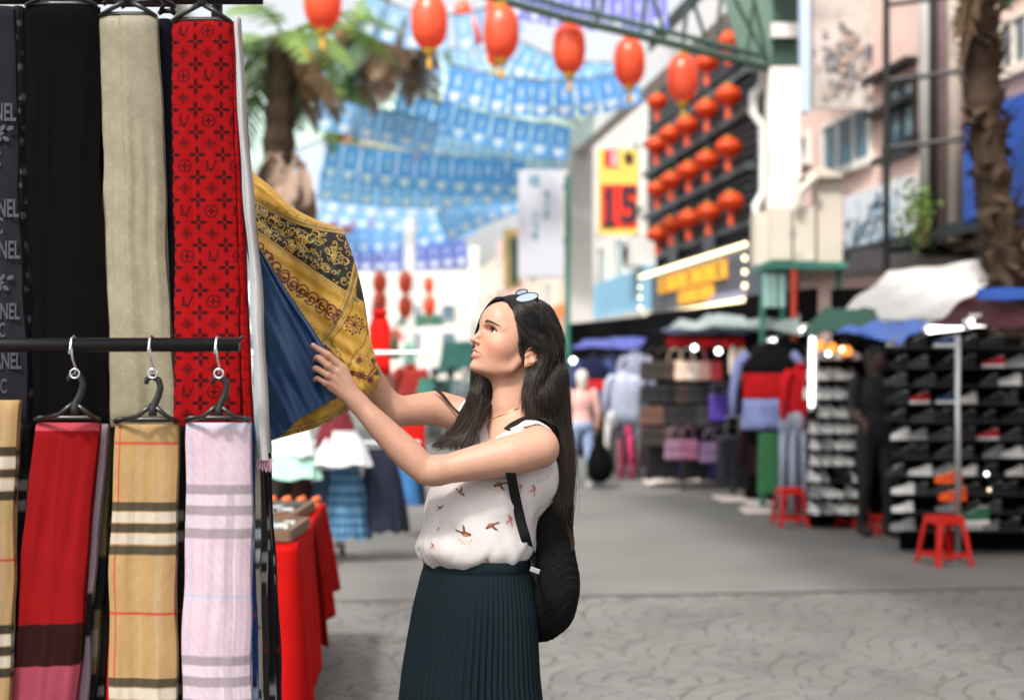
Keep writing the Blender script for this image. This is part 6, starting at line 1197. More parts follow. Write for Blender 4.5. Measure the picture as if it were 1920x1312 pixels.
# neck, torso
body.cone(H(-.028, 0, -.005), PP(966, 765, 3.64), .047, .050, .018)
body.cone(H(.020, 0, -.050), PP(945, 760, 3.61), .022, .026, .03)
SHn = np.array([.066, 3.475, 1.278]); SHf = np.array([-.150, 3.745, 1.355]); NB = PP(964, 778, 3.64)
body.cone(PP(968, 770, 3.64), PP(972, 830, 3.64), .050, .07, .03)
CH3 = np.array([-.010, 3.625, 1.20])
body.ell(CH3, (.095, .128, .160), BM, .03)
for s in (-1, 1): body.ell(CH3+BM @ np.array([.070, s*.062, -.045]), (.050, .055, .058), BM, .03)
body.ell((-.065, 3.62, 1.04), (.080, .104, .17), BM, .03)
body.ell((-.085, 3.62, .88), (.105, .155, .13), BM, .03)
body.cone(PP(975, 800, 3.62), SHn+(-.006, .02, .012), .036, .040, .03); body.cone(PP(945, 790, 3.66), SHf+(0.01, -.01, -.0), .034, .034, .03)
# near arm
ELn = PP(800, 884, 3.425); WRn = PP(672, 756, 3.435)
body.chain([SHn, PP(960, 853, 3.45), PP(890, 868, 3.435), ELn+(.03, 0, .002)], [.050, .050, .042, .034], .02)
body.chain([ELn+(.02, 0, .004), ELn, PP(770, 856, 3.428), PP(735, 822, 3.43), PP(700, 786, 3.43), WRn], [.034, .0335, .0375, .0345, .0290, .0235], .018)
# far arm
ELf = PP(742, 772, 3.70)
body.chain([SHf, PP(815, 765, 3.735), ELf], [.046, .045, .038], .02)
body.chain([ELf, PP(712, 742, 3.69), PP(690, 700, 3.68), PP(655, 618, 3.65), PP(640, 590, 3.64)], [.037, .0375, .034, .024, .0225], .015)
# near hand (back of the hand to the camera, fingers closing on the blue scarf's edge)
hp = lambda x, y, d=0.: PP(560+x/7.29, 620+y/7.29, 3.425+d)
FING = [([(600, 510), (400, 330), (290, 262), (195, 200)], [.0, -.010, -.006, .004], [.0098, .0086, .0078, .0066]),
        ([(520, 590), (400, 480), (265, 368), (225, 395)], [-.002, -.014, -.012, .010], [.0100, .0088, .0080, .0066]),
        ([(480, 690), (400, 612), (235, 512), (215, 545)], [-.001, -.011, -.008, .012], [.0098, .0084, .0076, .0062]),
        ([(450, 775), (370, 712), (255, 650), (222, 672)], [.002, -.004, -.003, .010], [.0088, .0074, .0066, .0056])]
for pts, dz, rs in FING:
    W3 = [hp(p[0], p[1], d) for p, d in zip(pts, dz)]
    body.chain([WRn+(W3[0]-WRn)*.25]+[W3[0]], [.014, rs[0]+.0015], .012)
    body.chain(W3, rs, .0035)
body.chain([WRn, hp(620, 800, .010), hp(520, 640, .012)], [.021, .017, .013], .015)
body.chain([WRn+(-.01, .012, .01), hp(560, 620, .030), hp(430, 450, .036), hp(330, 350, .030)], [.015, .0125, .0105, .008], .008)   # thumb, behind the cloth
for (x, y), e in zip([(545, 560), (480, 640), (430, 720)], range(3)): body.chain([hp(x, y, -.010), WRn+(-.004*e, -.010, .004)], [.0032, .0026], .008)
for pts, dz, rs in FING: body.ell(hp(pts[1][0], pts[1][1], dz[1]-.001), (.0085,)*3, None, .005)
# far hand behind the gold scarf
hf = lambda x, y, d=0.: PP(x, y, 3.64+d)
body.chain([hf(640, 590), hf(618, 545)], [.021, .026], .015)
for i, (a, b, c) in enumerate([((598, 515), (585, 492), (578, 470)), ((606, 508), (598, 480), (592, 456)), ((617, 505), (612, 476), (607, 452)), ((628, 510), (628, 485), (626, 464))]):
    body.chain([hf(618+4*(i-1.5), 545), hf(*a, -.004), hf(*b, -.018), hf(*c, -.034)], [.011, .0098, .0086, .007], .004)
body.chain([hf(622, 560), hf(650, 535, -.02), hf(655, 512, -.04)], [.014, .011, .009], .006)
V, Q = body.mesh((-.60, 3.33, .86), (.17, 3.86, 1.82), .0023)
hlo, hhi = np.array([-.135, 3.46, 1.437]), np.array([.125, 3.80, 1.70])
Vc = V[Q].mean(1); Q = Q[~((Vc > hlo+.0025).all(1) & (Vc < hhi).all(1))]
Vf, Qf = body.mesh(hlo, hhi, .00125)
Q = np.concatenate([Q, Qf+len(V)]); V = np.concatenate([V, Vf])
# colour: skin, lips, brows' soft base, nostril and lid line warmth
def skin_col(V):
    L = (V-HC) @ HM; n = vnoise(V, 60, 3)+.7*vnoise(V, 260, 4)+.5*vnoise(V, 14, 5)
    c = np.array(rgb('B58974'))[None]*(1+.035*n[:, None]); c = np.repeat(c, 1, 0)
    def mixc(w_, col): 
        nonlocal c; c = c*(1-w_[:, None])+np.array(col)[None]*w_[:, None]
    g = lambda p, r: np.exp(-(((L-np.array(p))/np.array(r))**2).sum(1))
    mixc(.35*(g((.07, .045, .000), (.04, .03, .025))+g((.07, -.045, 0), (.04, .03, .025))), rgb('D98468'))
    mixc(.25*g((.115, 0, .005), (.02, .015, .012)), rgb('D98468'))
    ax_, az, ay = L[:, 0], L[:, 2], np.abs(L[:, 1])
    uz = np.interp(ay, [p[0] for p in UP], [p[1] for p in UP]); lz = np.interp(ay, [p[0] for p in LOW], [p[1] for p in LOW]); q = np.clip(ay/.0305, 0, 1)
    f_ = lambda c, r: np.clip((r-np.abs(az-c))/.0010, 0, 1)
    lip = np.maximum(f_(uz, .0038-.0020*q), f_(lz, .0052-.0032*q))*(ay < .0310)*(ax_ > .070); mixc(lip*.55, rgb('A04848'))
    sz = np.interp(ay, [p[0] for p in SL], [p[1] for p in SL]); sx_ = np.interp(ay, [p[1] for p in sl_], [p[0] for p in sl_])
    mouth = ((np.abs(az-sz) < .0062-.004*q) & (ay < .029) & (ax_ < sx_-.0035) & (ax_ > .060)).astype(float); mixc(mouth*.92, rgb('3A100E'))
    for (x, y, z) in EYE: mixc(.10*g((x+.008, y, z), (.012, .017, .010)), rgb('9A6250'))
    ear = ((L[:, 1] > .0755) & (L[:, 0] < .005) & (np.abs(az-.005) < .045)).astype(float); mixc(ear*.30, rgb('CF6E55'))
    for pts, dz, rs in FING:
        for j in (1, 2): mixc(.22*np.exp(-((V-hp(*pts[j], dz[j]))**2).sum(1)/(.009**2)), rgb('B8664C'))
    for pts, dz, rs in FING:
        mixc(.55*np.exp(-((V-hp(pts[-1][0]+8, pts[-1][1]-14, dz[-1]-.006))**2).sum(1)/(.0045**2)), rgb('E6C0B2'))
    return c
skinm = mat('skin', vcol=True, rough=.48, var=.03, vs=90, sss=.18, spec=.35, weave=.3, bs=700)
skin = sdf_obj('body', V, Q, skinm, woman, skin_col(V))
# legs and feet under the skirt, same surface continued down
legs = SDF(); legs.ell((-.085, 3.62, .86), (.105, .155, .13), BM, .03)
for s in (-1, 1):
    hpj = np.array([-.085, 3.62, .84])+BM @ np.array([0, s*.085, 0]); kn = np.array([-.10, 3.62, .47])+BM @ np.array([.03, s*.075, 0]); an = np.array([-.09, 3.63, .08])+BM @ np.array([-.01, s*.085, 0])
    legs.chain([hpj, (hpj+kn)/2, kn, kn*.6+an*.4, an], [.082, .070, .050, .047, .031], .02)
    legs.chain([an, an+BM @ np.array([.04, 0, -.035]), an+BM @ np.array([.12, 0, -.05])], [.032, .030, .022], .02)
V2, Q2 = legs.mesh((-.45, 3.3, -.02), (.2, 3.95, .97), .0065)
lg = sdf_obj('legs', V2, Q2, skinm, woman, skin_col(V2)); 
bpy.context.view_layer.update()
# join the two skins into one body mesh
me = skin.data; import bmesh
bm_ = bmesh.new(); bm_.from_mesh(me); bm_.from_mesh(lg.data); bm_.to_mesh(me); bm_.free(); dl = lg.data; bpy.data.objects.remove(lg); bpy.data.meshes.remove(dl)
# ---- eyes
eyem = mat('eye', vcol=True, rough=.08, var=0, spec=.6)
for (x, y, z) in EYE:
    g = Vector((1, .16 if y > 0 else .2, .05)).normalized()
    rot = g.to_track_quat('Z', 'Y').to_matrix(); prof = []; vv = []; cc = []; n = 24; ff = []
    for i in range(37):
        a = math.pi*i/36; rr = .0123
        for k in range(n):
            t = 2*math.pi*k/n; q = Vector((math.sin(a)*math.cos(t), math.sin(a)*math.sin(t), math.cos(a)))*rr
            q = rot @ q; vv.append(tuple(H(x+q.x, y+q.y, z+q.z)))
            cc.append((.004, .003, .003) if i <= 2 else ((.060, .045, .028) if i <= 4 else ((.02, .015, .012) if i == 5 else (.60, .56, .54))))
    ff = [(i*n+k, (i+1)*n+k, (i+1)*n+(k+1) % n, i*n+(k+1) % n) for i in range(36) for k in range(n)]
    mb = MB('W'); mb.add(vv, ff, np.array(cc)); mb.build('eye', eyem, woman, smooth=True)
# ---- teeth
tm = mat('tooth', (.50, .46, .41), rough=.25, var=.03)
mb = MB('W')
for i in range(-4, 5):
    yy = i*.0062; xx = np.interp(abs(yy), [p[1] for p in sl_], [p[0] for p in sl_])-.0036-(.001 if abs(i) > 2 else 0); a = math.atan(28*yy)
    vv = []
    for (a1, b1) in [(-.5, 0), (.5, 0), (.5, 1), (-.5, 1)]:
        for d in (0, .004):
            vv.append(H(xx-d, yy+a1*.0058*math.cos(a), -.0278+.0100*b1-abs(yy)*.10))
    mb.add(vv, [(0, 2, 4, 6), (1, 7, 5, 3), (0, 1, 3, 2), (2, 3, 5, 4), (4, 5, 7, 6), (6, 7, 1, 0)])
mb.build('teeth', tm, woman, bev=.0008)
# ---- hair
hairm = mat('hair', (.0105, .0075, .0068), rough=.40, var=.25, vs=30, spec=.4)
_n = hairm.node_tree; _hi = _n.nodes.new('ShaderNodeHairInfo'); _cr = _n.nodes.new('ShaderNodeValToRGB'); _cr.color_ramp.elements[0].color = (.0095, .0070, .0065, 1); _cr.color_ramp.elements[0].position = .45; _cr.color_ramp.elements[1].color = (.036, .021, .015, 1)
_n.links.new(_hi.outputs['Intercept'], _cr.inputs[0]); _n.links.new(_cr.outputs[0], _n.nodes['Principled BSDF'].inputs['Base Color'])
hairm2 = mat('hair_base', (.010, .007, .0065), rough=.6, var=.2, vs=60, spec=.25)
capS = SDF()
capS.ell(H(-.004, 0, .066), (.103, .078, .087), HM, .02)
capS.ell(H(-.030, 0, .020), (.070, .068, .08), HM, .03)
capS.chain([PP(1005, 640, 3.60), PP(1018, 690, 3.60), PP(1022, 750, 3.60), PP(1030, 800, 3.59), PP(1046, 850, 3.575), PP(1048, 920, 3.57), PP(1045, 955, 3.57)], [.036, .036, .035, .029, .012, .008, .003], .03)
capS.chain([PP(1000, 700, 3.60), PP(1002, 750, 3.575), PP(1005, 778, 3.55)], [.020, .018, .008], .02)
capS.chain([PP(925, 640, 3.70), PP(912, 690, 3.70), PP(905, 740, 3.69), PP(893, 780, 3.63), PP(868, 805, 3.56)], [.022, .020, .019, .016, .010], .02)
def facecut(X, d):                                                         # keep the face and the ear free of hair
    L = (X-HC) @ HM; x, y, z = L.T; ya = np.abs(y)
    # hairline: curve in (x,z) for the side, forehead height at centre
    hx = np.interp(z, [-.1, -.03, .014, .049, .084, .1127, .118, .135], [-.002, -.002, .017, .0235, .040, .0525, .058, .066])
    f1 = np.where(y > 0, hx-x, (hx+.012)-x)
    e1 = np.maximum(f1, z-.1185+ya*.09)
    ear = np.linalg.norm((np.stack([x+.022, (y-.085)*.6, z-.006], 1))/np.array([.022, .030, .026]), axis=1)-1
    e2 = ear*.022
    lim = np.where(z < -.055, (z+.055)*-1.0+.0, -1)
    e3 = np.maximum.reduce([-.030-x, z+.014, .03-y, -z-.085])
    return np.minimum(np.minimum(np.maximum(e1, -.075-z), e2), e3)
capS.chain([PP(932, 572, 3.690), PP(918, 592, 3.702), PP(909, 625, 3.708), PP(906, 665, 3.708), PP(906, 700, 3.70)], [.012, .013, .014, .015, .014], .02)
capS.fn(facecut, .005, 's')
# strand relief on the hair mass
def relief(X, d):
    L = (X-HC) @ HM; th = np.arctan2(L[:, 1], -L[:, 0]+.02)
    return .0012*np.sin(th*46+vnoise(X, 22, 5)*3)*np.clip((X[:, 2]-1.25)/.1, 0, 1)
capS.fn(relief, 1, 'd')
Vh, Qh = capS.mesh((-.15, 3.42, 1.08), (.20, 3.80, 1.72), .0026)
sdf_obj('hair', Vh, Qh, hairm2, woman)
hairo = [c for c in woman.children if c.name.startswith('hair')][0]
def sheet(guides, count, n=22, spread=.006, clump=14, endspread=1., wav=.002, seed=1, tmin=.82):
    r_ = np.random.default_rng(seed); G = np.array([cr(g, 40) for g in guides]); m = len(G); out = []
    cl = np.sort(r_.uniform(0, m-1, clump)); co_ = r_.normal(0, spread*.8, (clump, 3)); ph = r_.uniform(0, 6.28, clump)
    for k in range(count):
        u = r_.uniform(0, m-1); i = min(int(u), m-2); t = u-i; g = G[i]*(1-t)+G[i+1]*t
        j = np.argmin(abs(cl-u)); gi = min(int(cl[j]), m-2); gt = cl[j]-gi; cg = G[gi]*(1-gt)+G[gi+1]*gt
        L = r_.uniform(tmin, 1); q = np.linspace(0, L*39, n); a = np.stack([np.interp(q, np.arange(40), g[:, d]) for d in range(3)], 1); b = np.stack([np.interp(q, np.arange(40), cg[:, d]) for d in range(3)], 1)
        w_ = (np.linspace(0, 1, n)**1.2*.55)[:, None]; p = a*(1-w_)+(b+co_[j])*w_
        off = r_.normal(0, spread, 3); s_ = np.linspace(.25, endspread, n)[:, None]
        p = p+off*s_+(wav*np.sin(np.linspace(0, 9, n)+ph[j]+r_.normal(0, .3))*np.linspace(0, 1, n))[:, None]*np.array([.8, .5, .1])
        p += np.cumsum(r_.normal(0, .00022, (n, 3)), 0)
        out.append(p)
    return out
def surf(x, y, z, o=.006):                                                # point on the head surface at local direction, pushed out
    q = np.array([x, y, z-.062]); c = np.array([-.004, 0, .064]); r_ = np.array([.1035, .0805, .089]); d = q/np.linalg.norm(q/r_); return H(*(c+d*(1+o/.09)))
tail = lambda a, b: [PP(*a), PP(*b)]
# near side: from the parting back over the head, behind the ear and down the back
near = [
 [surf(.080, .010, .134, .003), PP(955, 570, 3.583), PP(965, 577, 3.568), PP(970, 600, 3.556), PP(975, 628, 3.550), H(.012, .080, .036), H(-.012, .090, .040), H(-.040, .094, .036), H(-.052, .088, .0), PP(1000, 700, 3.540), PP(990, 740, 3.53), PP(990, 775, 3.525)],
 [PP(966, 580, 3.565), PP(971, 603, 3.557), PP(975, 628, 3.552), PP(974, 645, 3.550), H(.008, .076, .004), H(.004, .074, -.010)],
 [surf(.046, .062, .086, .002), surf(.024, .073, .060, .003), H(.010, .080, .040), H(-.010, .088, .040), H(-.036, .094, .036), H(-.050, .090, .005), PP(1004, 705, 3.535), PP(996, 745, 3.525), PP(996, 778, 3.52)],
 [surf(.084, .004, .136), surf(.066, .038, .122, .003), PP(966, 577, 3.567), PP(971, 600, 3.555), surf(.010, .074, .050, .004), H(.002, .084, .040), H(-.026, .094, .043), H(-.049, .090, .020), H(-.046, .082, -.030), PP(986, 725, 3.535), PP(985, 765, 3.525), PP(994, 782, 3.53)],
 [surf(.070, .002, .140), surf(.050, .048, .115), surf(.020, .068, .085), surf(-.005, .074, .062), H(-.032, .093, .045), H(-.056, .088, .010), H(-.054, .080, -.040), PP(1000, 745, 3.530), PP(1012, 790, 3.545), PP(1040, 830, 3.555), PP(1046, 880, 3.56), PP(1044, 950, 3.56)],
 [surf(.055, .000, .148), surf(.030, .050, .120), surf(-.010, .072, .090), surf(-.040, .072, .060), H(-.070, .080, .015), H(-.066, .072, -.04), PP(1020, 740, 3.535), PP(1034, 790, 3.555), PP(1052, 840, 3.56), PP(1054, 900, 3.565), PP(1050, 965, 3.57)],
 [surf(.035, 0, .150), surf(.000, .045, .130), surf(-.043, .060, .090, .0), surf(-.068, .050, .050, .014), H(-.108, .048, 0), PP(1050, 694, 3.565), PP(1052, 780, 3.575), PP(1061, 850, 3.58), PP(1060, 920, 3.58), PP(1050, 985, 3.58)],
 [surf(.010, 0, .150), surf(-.030, .035, .130), surf(-.072, .035, .085, 0), surf(-.082, .025, .040, .016), H(-.118, .025, -.01), PP(1053, 690, 3.60), PP(1058, 780, 3.60), PP(1066, 850, 3.60), PP(1064, 930, 3.60), PP(1058, 990, 3.59)],
 [surf(-.01, -.01, .148), surf(-.055, .0, .120), surf(-.088, .0, .070, 0), surf(-.088, .0, .020, .018), H(-.116, 0, -.02), PP(1052, 692, 3.63), PP(1055, 790, 3.63), PP(1062, 850, 3.63), PP(1060, 930, 3.62), PP(1054, 980, 3.61)]]
far = [
 [surf(.086, -.004, .132), PP(926, 563, 3.655), PP(911, 580, 3.685), PP(899, 612, 3.70), PP(891, 655, 3.705), PP(887, 705, 3.70), PP(884, 735, 3.69), PP(868, 770, 3.63), PP(846, 808, 3.56), PP(806, 834, 3.53)],
 [surf(.080, -.004, .136), PP(932, 560, 3.66), PP(918, 580, 3.69), PP(906, 612, 3.705), PP(899, 655, 3.705), PP(893, 705, 3.70), PP(890, 742, 3.68), PP(874, 778, 3.61), PP(850, 815, 3.55), PP(815, 842, 3.52)],
 [surf(.070, -.004, .140), surf(.060, -.045, .115), surf(.040, -.068, .080), H(.040, -.078, .03), H(.036, -.078, -.03), PP(902, 720, 3.685), PP(898, 750, 3.66), PP(884, 785, 3.59), PP(862, 815, 3.535), PP(848, 846, 3.52)],
 [surf(.060, -.004, .146), surf(.045, -.055, .110), surf(.020, -.075, .075), H(.022, -.080, .02), H(.026, -.076, -.04), PP(912, 725, 3.675), PP(909, 755, 3.64), PP(898, 785, 3.57), PP(886, 812, 3.525), PP(874, 842, 3.505)],
 [surf(.050, -.004, .148), surf(.030, -.060, .110), surf(.000, -.078, .070), H(.008, -.080, .01), H(.015, -.070, -.05), PP(920, 728, 3.66), PP(917, 755, 3.62), PP(908, 778, 3.56), PP(897, 800, 3.52), PP(882, 826, 3.50)]]
st_ = sheet([near[0], near[2]], 500, 26, .0022, 16, 2.0, .003, 21)+sheet([near[1], near[1]], 60, 14, .0022, 5, 1.0, .001, 22)
del near[:3]
st_ += sheet(near, 7000, 26, .0038, 60, 1.6, .003, 1)+sheet(near[3:], 1500, 26, .005, 30, 1.6, .003, 4)
st_ += sheet(far, 5200, 26, .0036, 34, 1.15, .006, 2, .66)
# locks lying over the far shoulder strap and loose wisps
st_ += sheet([[PP(898, 735, 3.68), PP(880, 765, 3.67), PP(862, 772, 3.665), PP(846, 758, 3.68), PP(826, 735, 3.69), PP(806, 724, 3.70)], [PP(900, 740, 3.68), PP(884, 775, 3.66), PP(866, 780, 3.66), PP(850, 766, 3.68), PP(834, 746, 3.69), PP(818, 730, 3.70)]], 70, 20, .0009, 4, 1.2, .001, 6, .8)
st_ += sheet([[PP(1050, 940, 3.58), PP(1058, 965, 3.58), PP(1068, 985, 3.58), PP(1076, 1010, 3.58), PP(1074, 1030, 3.58), PP(1062, 1038, 3.58)], [PP(1052, 920, 3.58), PP(1056, 960, 3.58), PP(1060, 990, 3.58), PP(1068, 1005, 3.58), PP(1072, 1020, 3.58), PP(1070, 1036, 3.58)]], 40, 20, .0016, 5, 2, .002, 7, .7)
st_ += sheet([[PP(905, 740, 3.60), PP(893, 790, 3.54), PP(880, 812, 3.505), PP(862, 824, 3.50), PP(838, 822, 3.51)], [PP(905, 745, 3.60), PP(899, 790, 3.53), PP(886, 822, 3.50), PP(876, 845, 3.49), PP(880, 862, 3.485)]], 160, 20, .004, 9, 2, .004, 8, .7)
st_ += sheet([[H(-.026, .072, -.022), PP(988, 700, 3.555), PP(982, 735, 3.54), PP(985, 772, 3.535)], [H(-.034, .082, -.004), PP(1002, 700, 3.535), PP(1000, 745, 3.53), PP(1010, 785, 3.53)]], 700, 20, .0035, 12, 1.4, .003, 31, .8)
r_ = np.random.default_rng(11)
for k in range(260):                                                       # flyaways round the crown and down the back
    g = near[r_.integers(2, 6)]; p = cr(g, 26); a = r_.integers(0, 8); q = p[a:a+r_.integers(8, 17)].copy(); o = r_.normal(0, .006, 3)
    q += o*np.linspace(.2, 1.6, len(q))[:, None]+np.array([.006, 0, .003])*np.linspace(0, 1, len(q))[:, None]**2; st_.append(q)
hairs('hair_strands', st_, hairm, woman, .00055, .00032).parent = hairo
# ---- eyebrows and lashes
bs_ = []
bd = bpy.context.evaluated_depsgraph_get(); bvh = BVHTree.FromPolygons([tuple(v) for v in V], [tuple(q) for q in Q[np.abs(V[Q[:, 0]]-HC).max(1) < .16]], epsilon=0)
def onface(x, y, z, o=.0006):
    a = Vector(H(x+.04, y*1.0, z)); d = Vector(-HM[:, 0]); h = bvh.ray_cast(a, d, .12)
    return (np.array(h[0])+HM[:, 0]*o) if h[0] else H(x, y, z)
for s in (-1, 1):
    for k in range(420):
        u = r_.uniform(0, 1); yy = .0205+u*.0330; zz = .0570+.0026*math.sin(u*2.6)-.0050*u*u; th_ = (.0030*(1-u*.75)); z0 = zz+r_.uniform(-1, 1)*th_
        a = onface(.09, s*yy, z0); b = onface(.09, s*(yy+.0052), z0+.0022*(1-u*1.6)); bs_.append(np.stack([a, (a+b)/2+HM[:, 0]*.0004, b]))
hairs('eyebrows', bs_, mat('brow_hair', (.035, .022, .016), rough=.6, var=0), woman, .00042, .00015)
ls = []
for (x, y, z) in EYE:
    s = 1 if y > 0 else -1
    for k in range(46):
        u = -1+2*k/45; yy = y+s*u*.0122; zz = z+.0046*(1-u*u)+s*0-.0012*u*0; xx = x+math.sqrt(max(0, .0136**2-(yy-y)**2-(zz-z)**2)); a = H(xx-.0004, yy, zz)
        b = H(xx+.0048, yy+s*.0022*(u+.4), zz+.0030); ls.append(np.stack([a, (a+b)/2+HM[:, 2]*-.0006, b]))
    ls.append(np.stack([H(x+math.sqrt(max(0, .0139**2-(.0128*u)**2-(.0056*(1-u*u))**2)), y+s*(.0128*u+.002), z+.0058*(1-u*u)) for u in np.linspace(-1, 1.05, 14)]))
hairs('eyelashes', ls, mat('lash_hair', (.008, .006, .005), var=0), woman, .0007, .0003)
# ---- blouse
bl = SDF()
bl.ell(CH3+(-.005, 0, .028), (.112, .150, .150), BM, .03)
for s in (-1, 1): bl.ell(CH3+BM @ np.array([.080, s*.062, -.045]), (.052, .060, .062), BM, .03)
bl.ell((-.080, 3.612, 1.09), (.142, .150, .16), BM, .04)
bl.ell(CH3+BM @ np.array([-.012, .004, -.005]), (.098, .142, .10), BM, .03)
bl.ell((-.094, 3.612, 1.020), (.140, .154, .060), BM, .05)
bl.cone(PP(968, 800, 3.61), SHn+(-.006, .02, .014), .040, .047, .02); bl.cone(PP(945, 795, 3.64), SHf+(.03, -.02, .0), .040, .038, .02)
bl.fn(lambda X, d: X[:, 2]-.968-.004*vnoise(X*[1, 1, 0], 14, 9), .012)
def armhole(side):
    C_ = SHn if side > 0 else SHf; ax_ = BM @ np.array([.25, side*1., .10]); ax_ = ax_/np.linalg.norm(ax_)
    def f(X, d):
        q = X-C_-BM @ np.array([0, side*.000, 0]); t = q @ ax_; rr = q-t[:, None]*ax_; b = rr @ BM; rad = np.sqrt((b[:, 0]/.92)**2+((b[:, 2]+.012)/1.12)**2)
        return np.maximum(rad-.062, -.034-t)
    return f
bl.fn(armhole(1), .004); bl.fn(armhole(-1), .004)
VB = PP(877, 842, 3.50)
def vneck(X, d):
    q = (X-VB) @ BM; return np.maximum(np.abs(q[:, 1]-q[:, 2]*.03)*.74-(q[:, 2])*.68, -(q[:, 0]+.17))
bl.fn(vneck, .003)
def nkhole(X, d): q = X-np.array(PP(964, 765, 3.625)); return np.sqrt((q[:, 0])**2+(q[:, 1])**2)-.064-np.clip(q[:, 2]+.02, -.2, .2)*.2+np.clip(-.03-q[:, 2], 0, 1)*3
bl.fn(nkhole, .004)
def folds(X, d):
    L = (X-np.array([-.08, 3.615, 0])) @ BM; th = np.arctan2(L[:, 1], L[:, 0]); z = X[:, 2]
    lo_ = np.clip((1.16-z)/.16, 0, 1); n1 = vnoise(X, 18, 21); n2 = vnoise(X*[1, 1, .35], 34, 22)
    g = np.sin(th*7+n1*2.2)*.0034*lo_+np.sin(th*19+n1*3.5)*.0012*np.clip((1.05-z)/.06, 0, 1)
    dg = (np.sin((X @ np.array([30, 10, 38.]))+n1*2.5)*.0026+np.sin(L[:, 1]*62+n1*2.2+z*9)*.0030*np.clip((1.13-z)/.05, 0, 1)*np.clip((z-.985)/.03, 0, 1))*1.0*np.clip((1.12-z)/.1, 0, 1)*np.clip(L[:, 0]*8+.6, 0, 1)
    return g+dg+n2*.0034+vnoise(X*[1, 1, .6], 75, 23)*.0014
bl.fn(folds, 1, 'd')
Vb, Qb = bl.mesh((-.30, 3.38, .955), (.17, 3.87, 1.42), .0024)
def blouse_col(V): return np.repeat(np.array(rgb('EDE6E2'))[None], len(V), 0)
blm = mat('blouse_cloth', rgb('CCC5C3'), rough=.85, spec=.25, var=.02, vs=40, trans=.12, sheen=.0, weave=.25, bs=700)
blo = sdf_obj('blouse', Vb, Qb, blm, woman)
bvb = BVHTree.FromPolygons([tuple(v) for v in Vb], [tuple(q) for q in Qb])
camp = Vector((0, 0, CH))
def onblouse(px, py, off=.0014, bv=None):
    d = (P(px, py, 3.5)-camp).normalized(); h = (bv or bvb).ray_cast(camp, d, 6)
    return np.array(h[0])-np.array(d)*off if h[0] else None
def decal(px, py, shape, sc_, ang, m, name='bird_print'):
    mb = MB('W'); ok = False; ca, sa = math.cos(ang), math.sin(ang)
    for poly in shape:
        pts = []
        for (a, b) in poly:
            q = onblouse(px+(a*ca-b*sa)*sc_, py-(a*sa+b*ca)*sc_)
            if q is None: pts = None; break
            pts.append(q)
        if pts and max(np.ptp(np.array(pts), 0)) < .06: mb.add(pts, [tuple(range(len(pts)))]); ok = True
    if ok: return mb.build(name, m, blo)
def ellp(cx, cy, rx, ry, a=0, n=10): return [(cx+rx*math.cos(t)*math.cos(a)-ry*math.sin(t)*math.sin(a), cy+rx*math.cos(t)*math.sin(a)+ry*math.sin(t)*math.cos(a)) for t in [2*math.pi*i/n for i in range(n)]]
brown = mat('print_brown', rgb('5B3228'), var=.2, vs=300, rough=.8); orange = mat('print_orange', rgb('A85E3C'), var=.2, vs=300, rough=.8); ochre = mat('print_ochre', rgb('B99752'), var=.2, vs=300, rough=.8); coral = mat('print_coral', rgb('B4776C'), var=.2, vs=300, rough=.8)
birdB = [ellp(0, 0, 9, 4.2, .25), ellp(8, 3.5, 3.2, 2.8), [(11, 4), (15, 4.6), (11, 2.6)], [(-1, 2), (-7, 10), (-15, 13), (-9, 5), (-4, 0)], [(-8, -1), (-20, -3), (-20, -6), (-8, -4)]]
birdO = [ellp(1, -2, 6.5, 3.4, .25)]; twig = [[(-14, -10), (14, -12.5), (14, -13.5), (-14, -11.2)]]+[ellp(a, b, 1.7, 1.1, a) for a, b in [(-10, -13), (-4, -16), (2, -14.5), (7, -18), (11, -15), (-7, -19), (0, -21)]]
birds = [(824, 828, 1.0, 3.0, 0), (936, 800, .75, 1.0, 0), (948, 797, .7, 2.2, 1), (864, 924, .8, 5.3, 0), (826, 951, .55, .4, 1), (790, 962, .7, 1.9, 0), (872, 1000, 1.15, 5.7, 2), (920, 985, 1.05, 3.3, 1), (935, 908, 1.0, 3.1, 2), (811, 1022, .6, 1.7, 3), (776, 1034, .8, .4, 0), (914, 1052, .7, 1.6, 3), (957, 972, .85, 1.6, 3), (1001, 916, .85, 1.4, 3), (976, 912, .7, 1.4, 3), (822, 990, .4, 1.2, 3)]
for (x, y, sc_, a, k) in birds:
    sc_ *= .82
    decal(x, y, birdB, sc_, a, coral if k == 3 else brown)
    decal(x, y, birdO, sc_, a, orange if k != 0 else ochre)
    if k == 2: decal(x, y, twig, sc_, a*0, ochre, 'twig_print')
# ---- skirt
skm = mat('skirt_cloth', rgb('05161C'), rough=.85, var=.10, vs=25, sheen=.0, spec=.2, weave=.2, bs=600)
mb = MB('W'); nt_, nz = 512, 50; cen = lambda z: np.interp(z, [.1, .7, .98], [-.105, -.105, -.090])
th = np.linspace(0, 2*np.pi, nt_+1); zz = np.linspace(.985, .10, nz+1); TT, ZZ = np.meshgrid(th, zz)
dn = (0.985-ZZ); f_ = np.interp(dn, [0, .04, .12, .35, .9], [.118, .128, .142, .168, .235]); l_ = np.interp(dn, [0, .04, .12, .35, .9], [.150, .160, .175, .200, .270])
pl = np.abs(((TT*64/(2*np.pi)+.25*np.sin(TT*5)+.15*np.sin(TT*3+ZZ*2)) % 1)*2-1)-.5
ww = np.clip(dn/.12, .25, 1); amp = .004*ww+.009*np.clip(dn/.6, 0, 1)*(1+.5*np.sin(TT*7+1))
rr = 1+pl*amp/.16+.02*np.sin(TT*4+ZZ*3)*np.clip(dn*2, 0, 1)
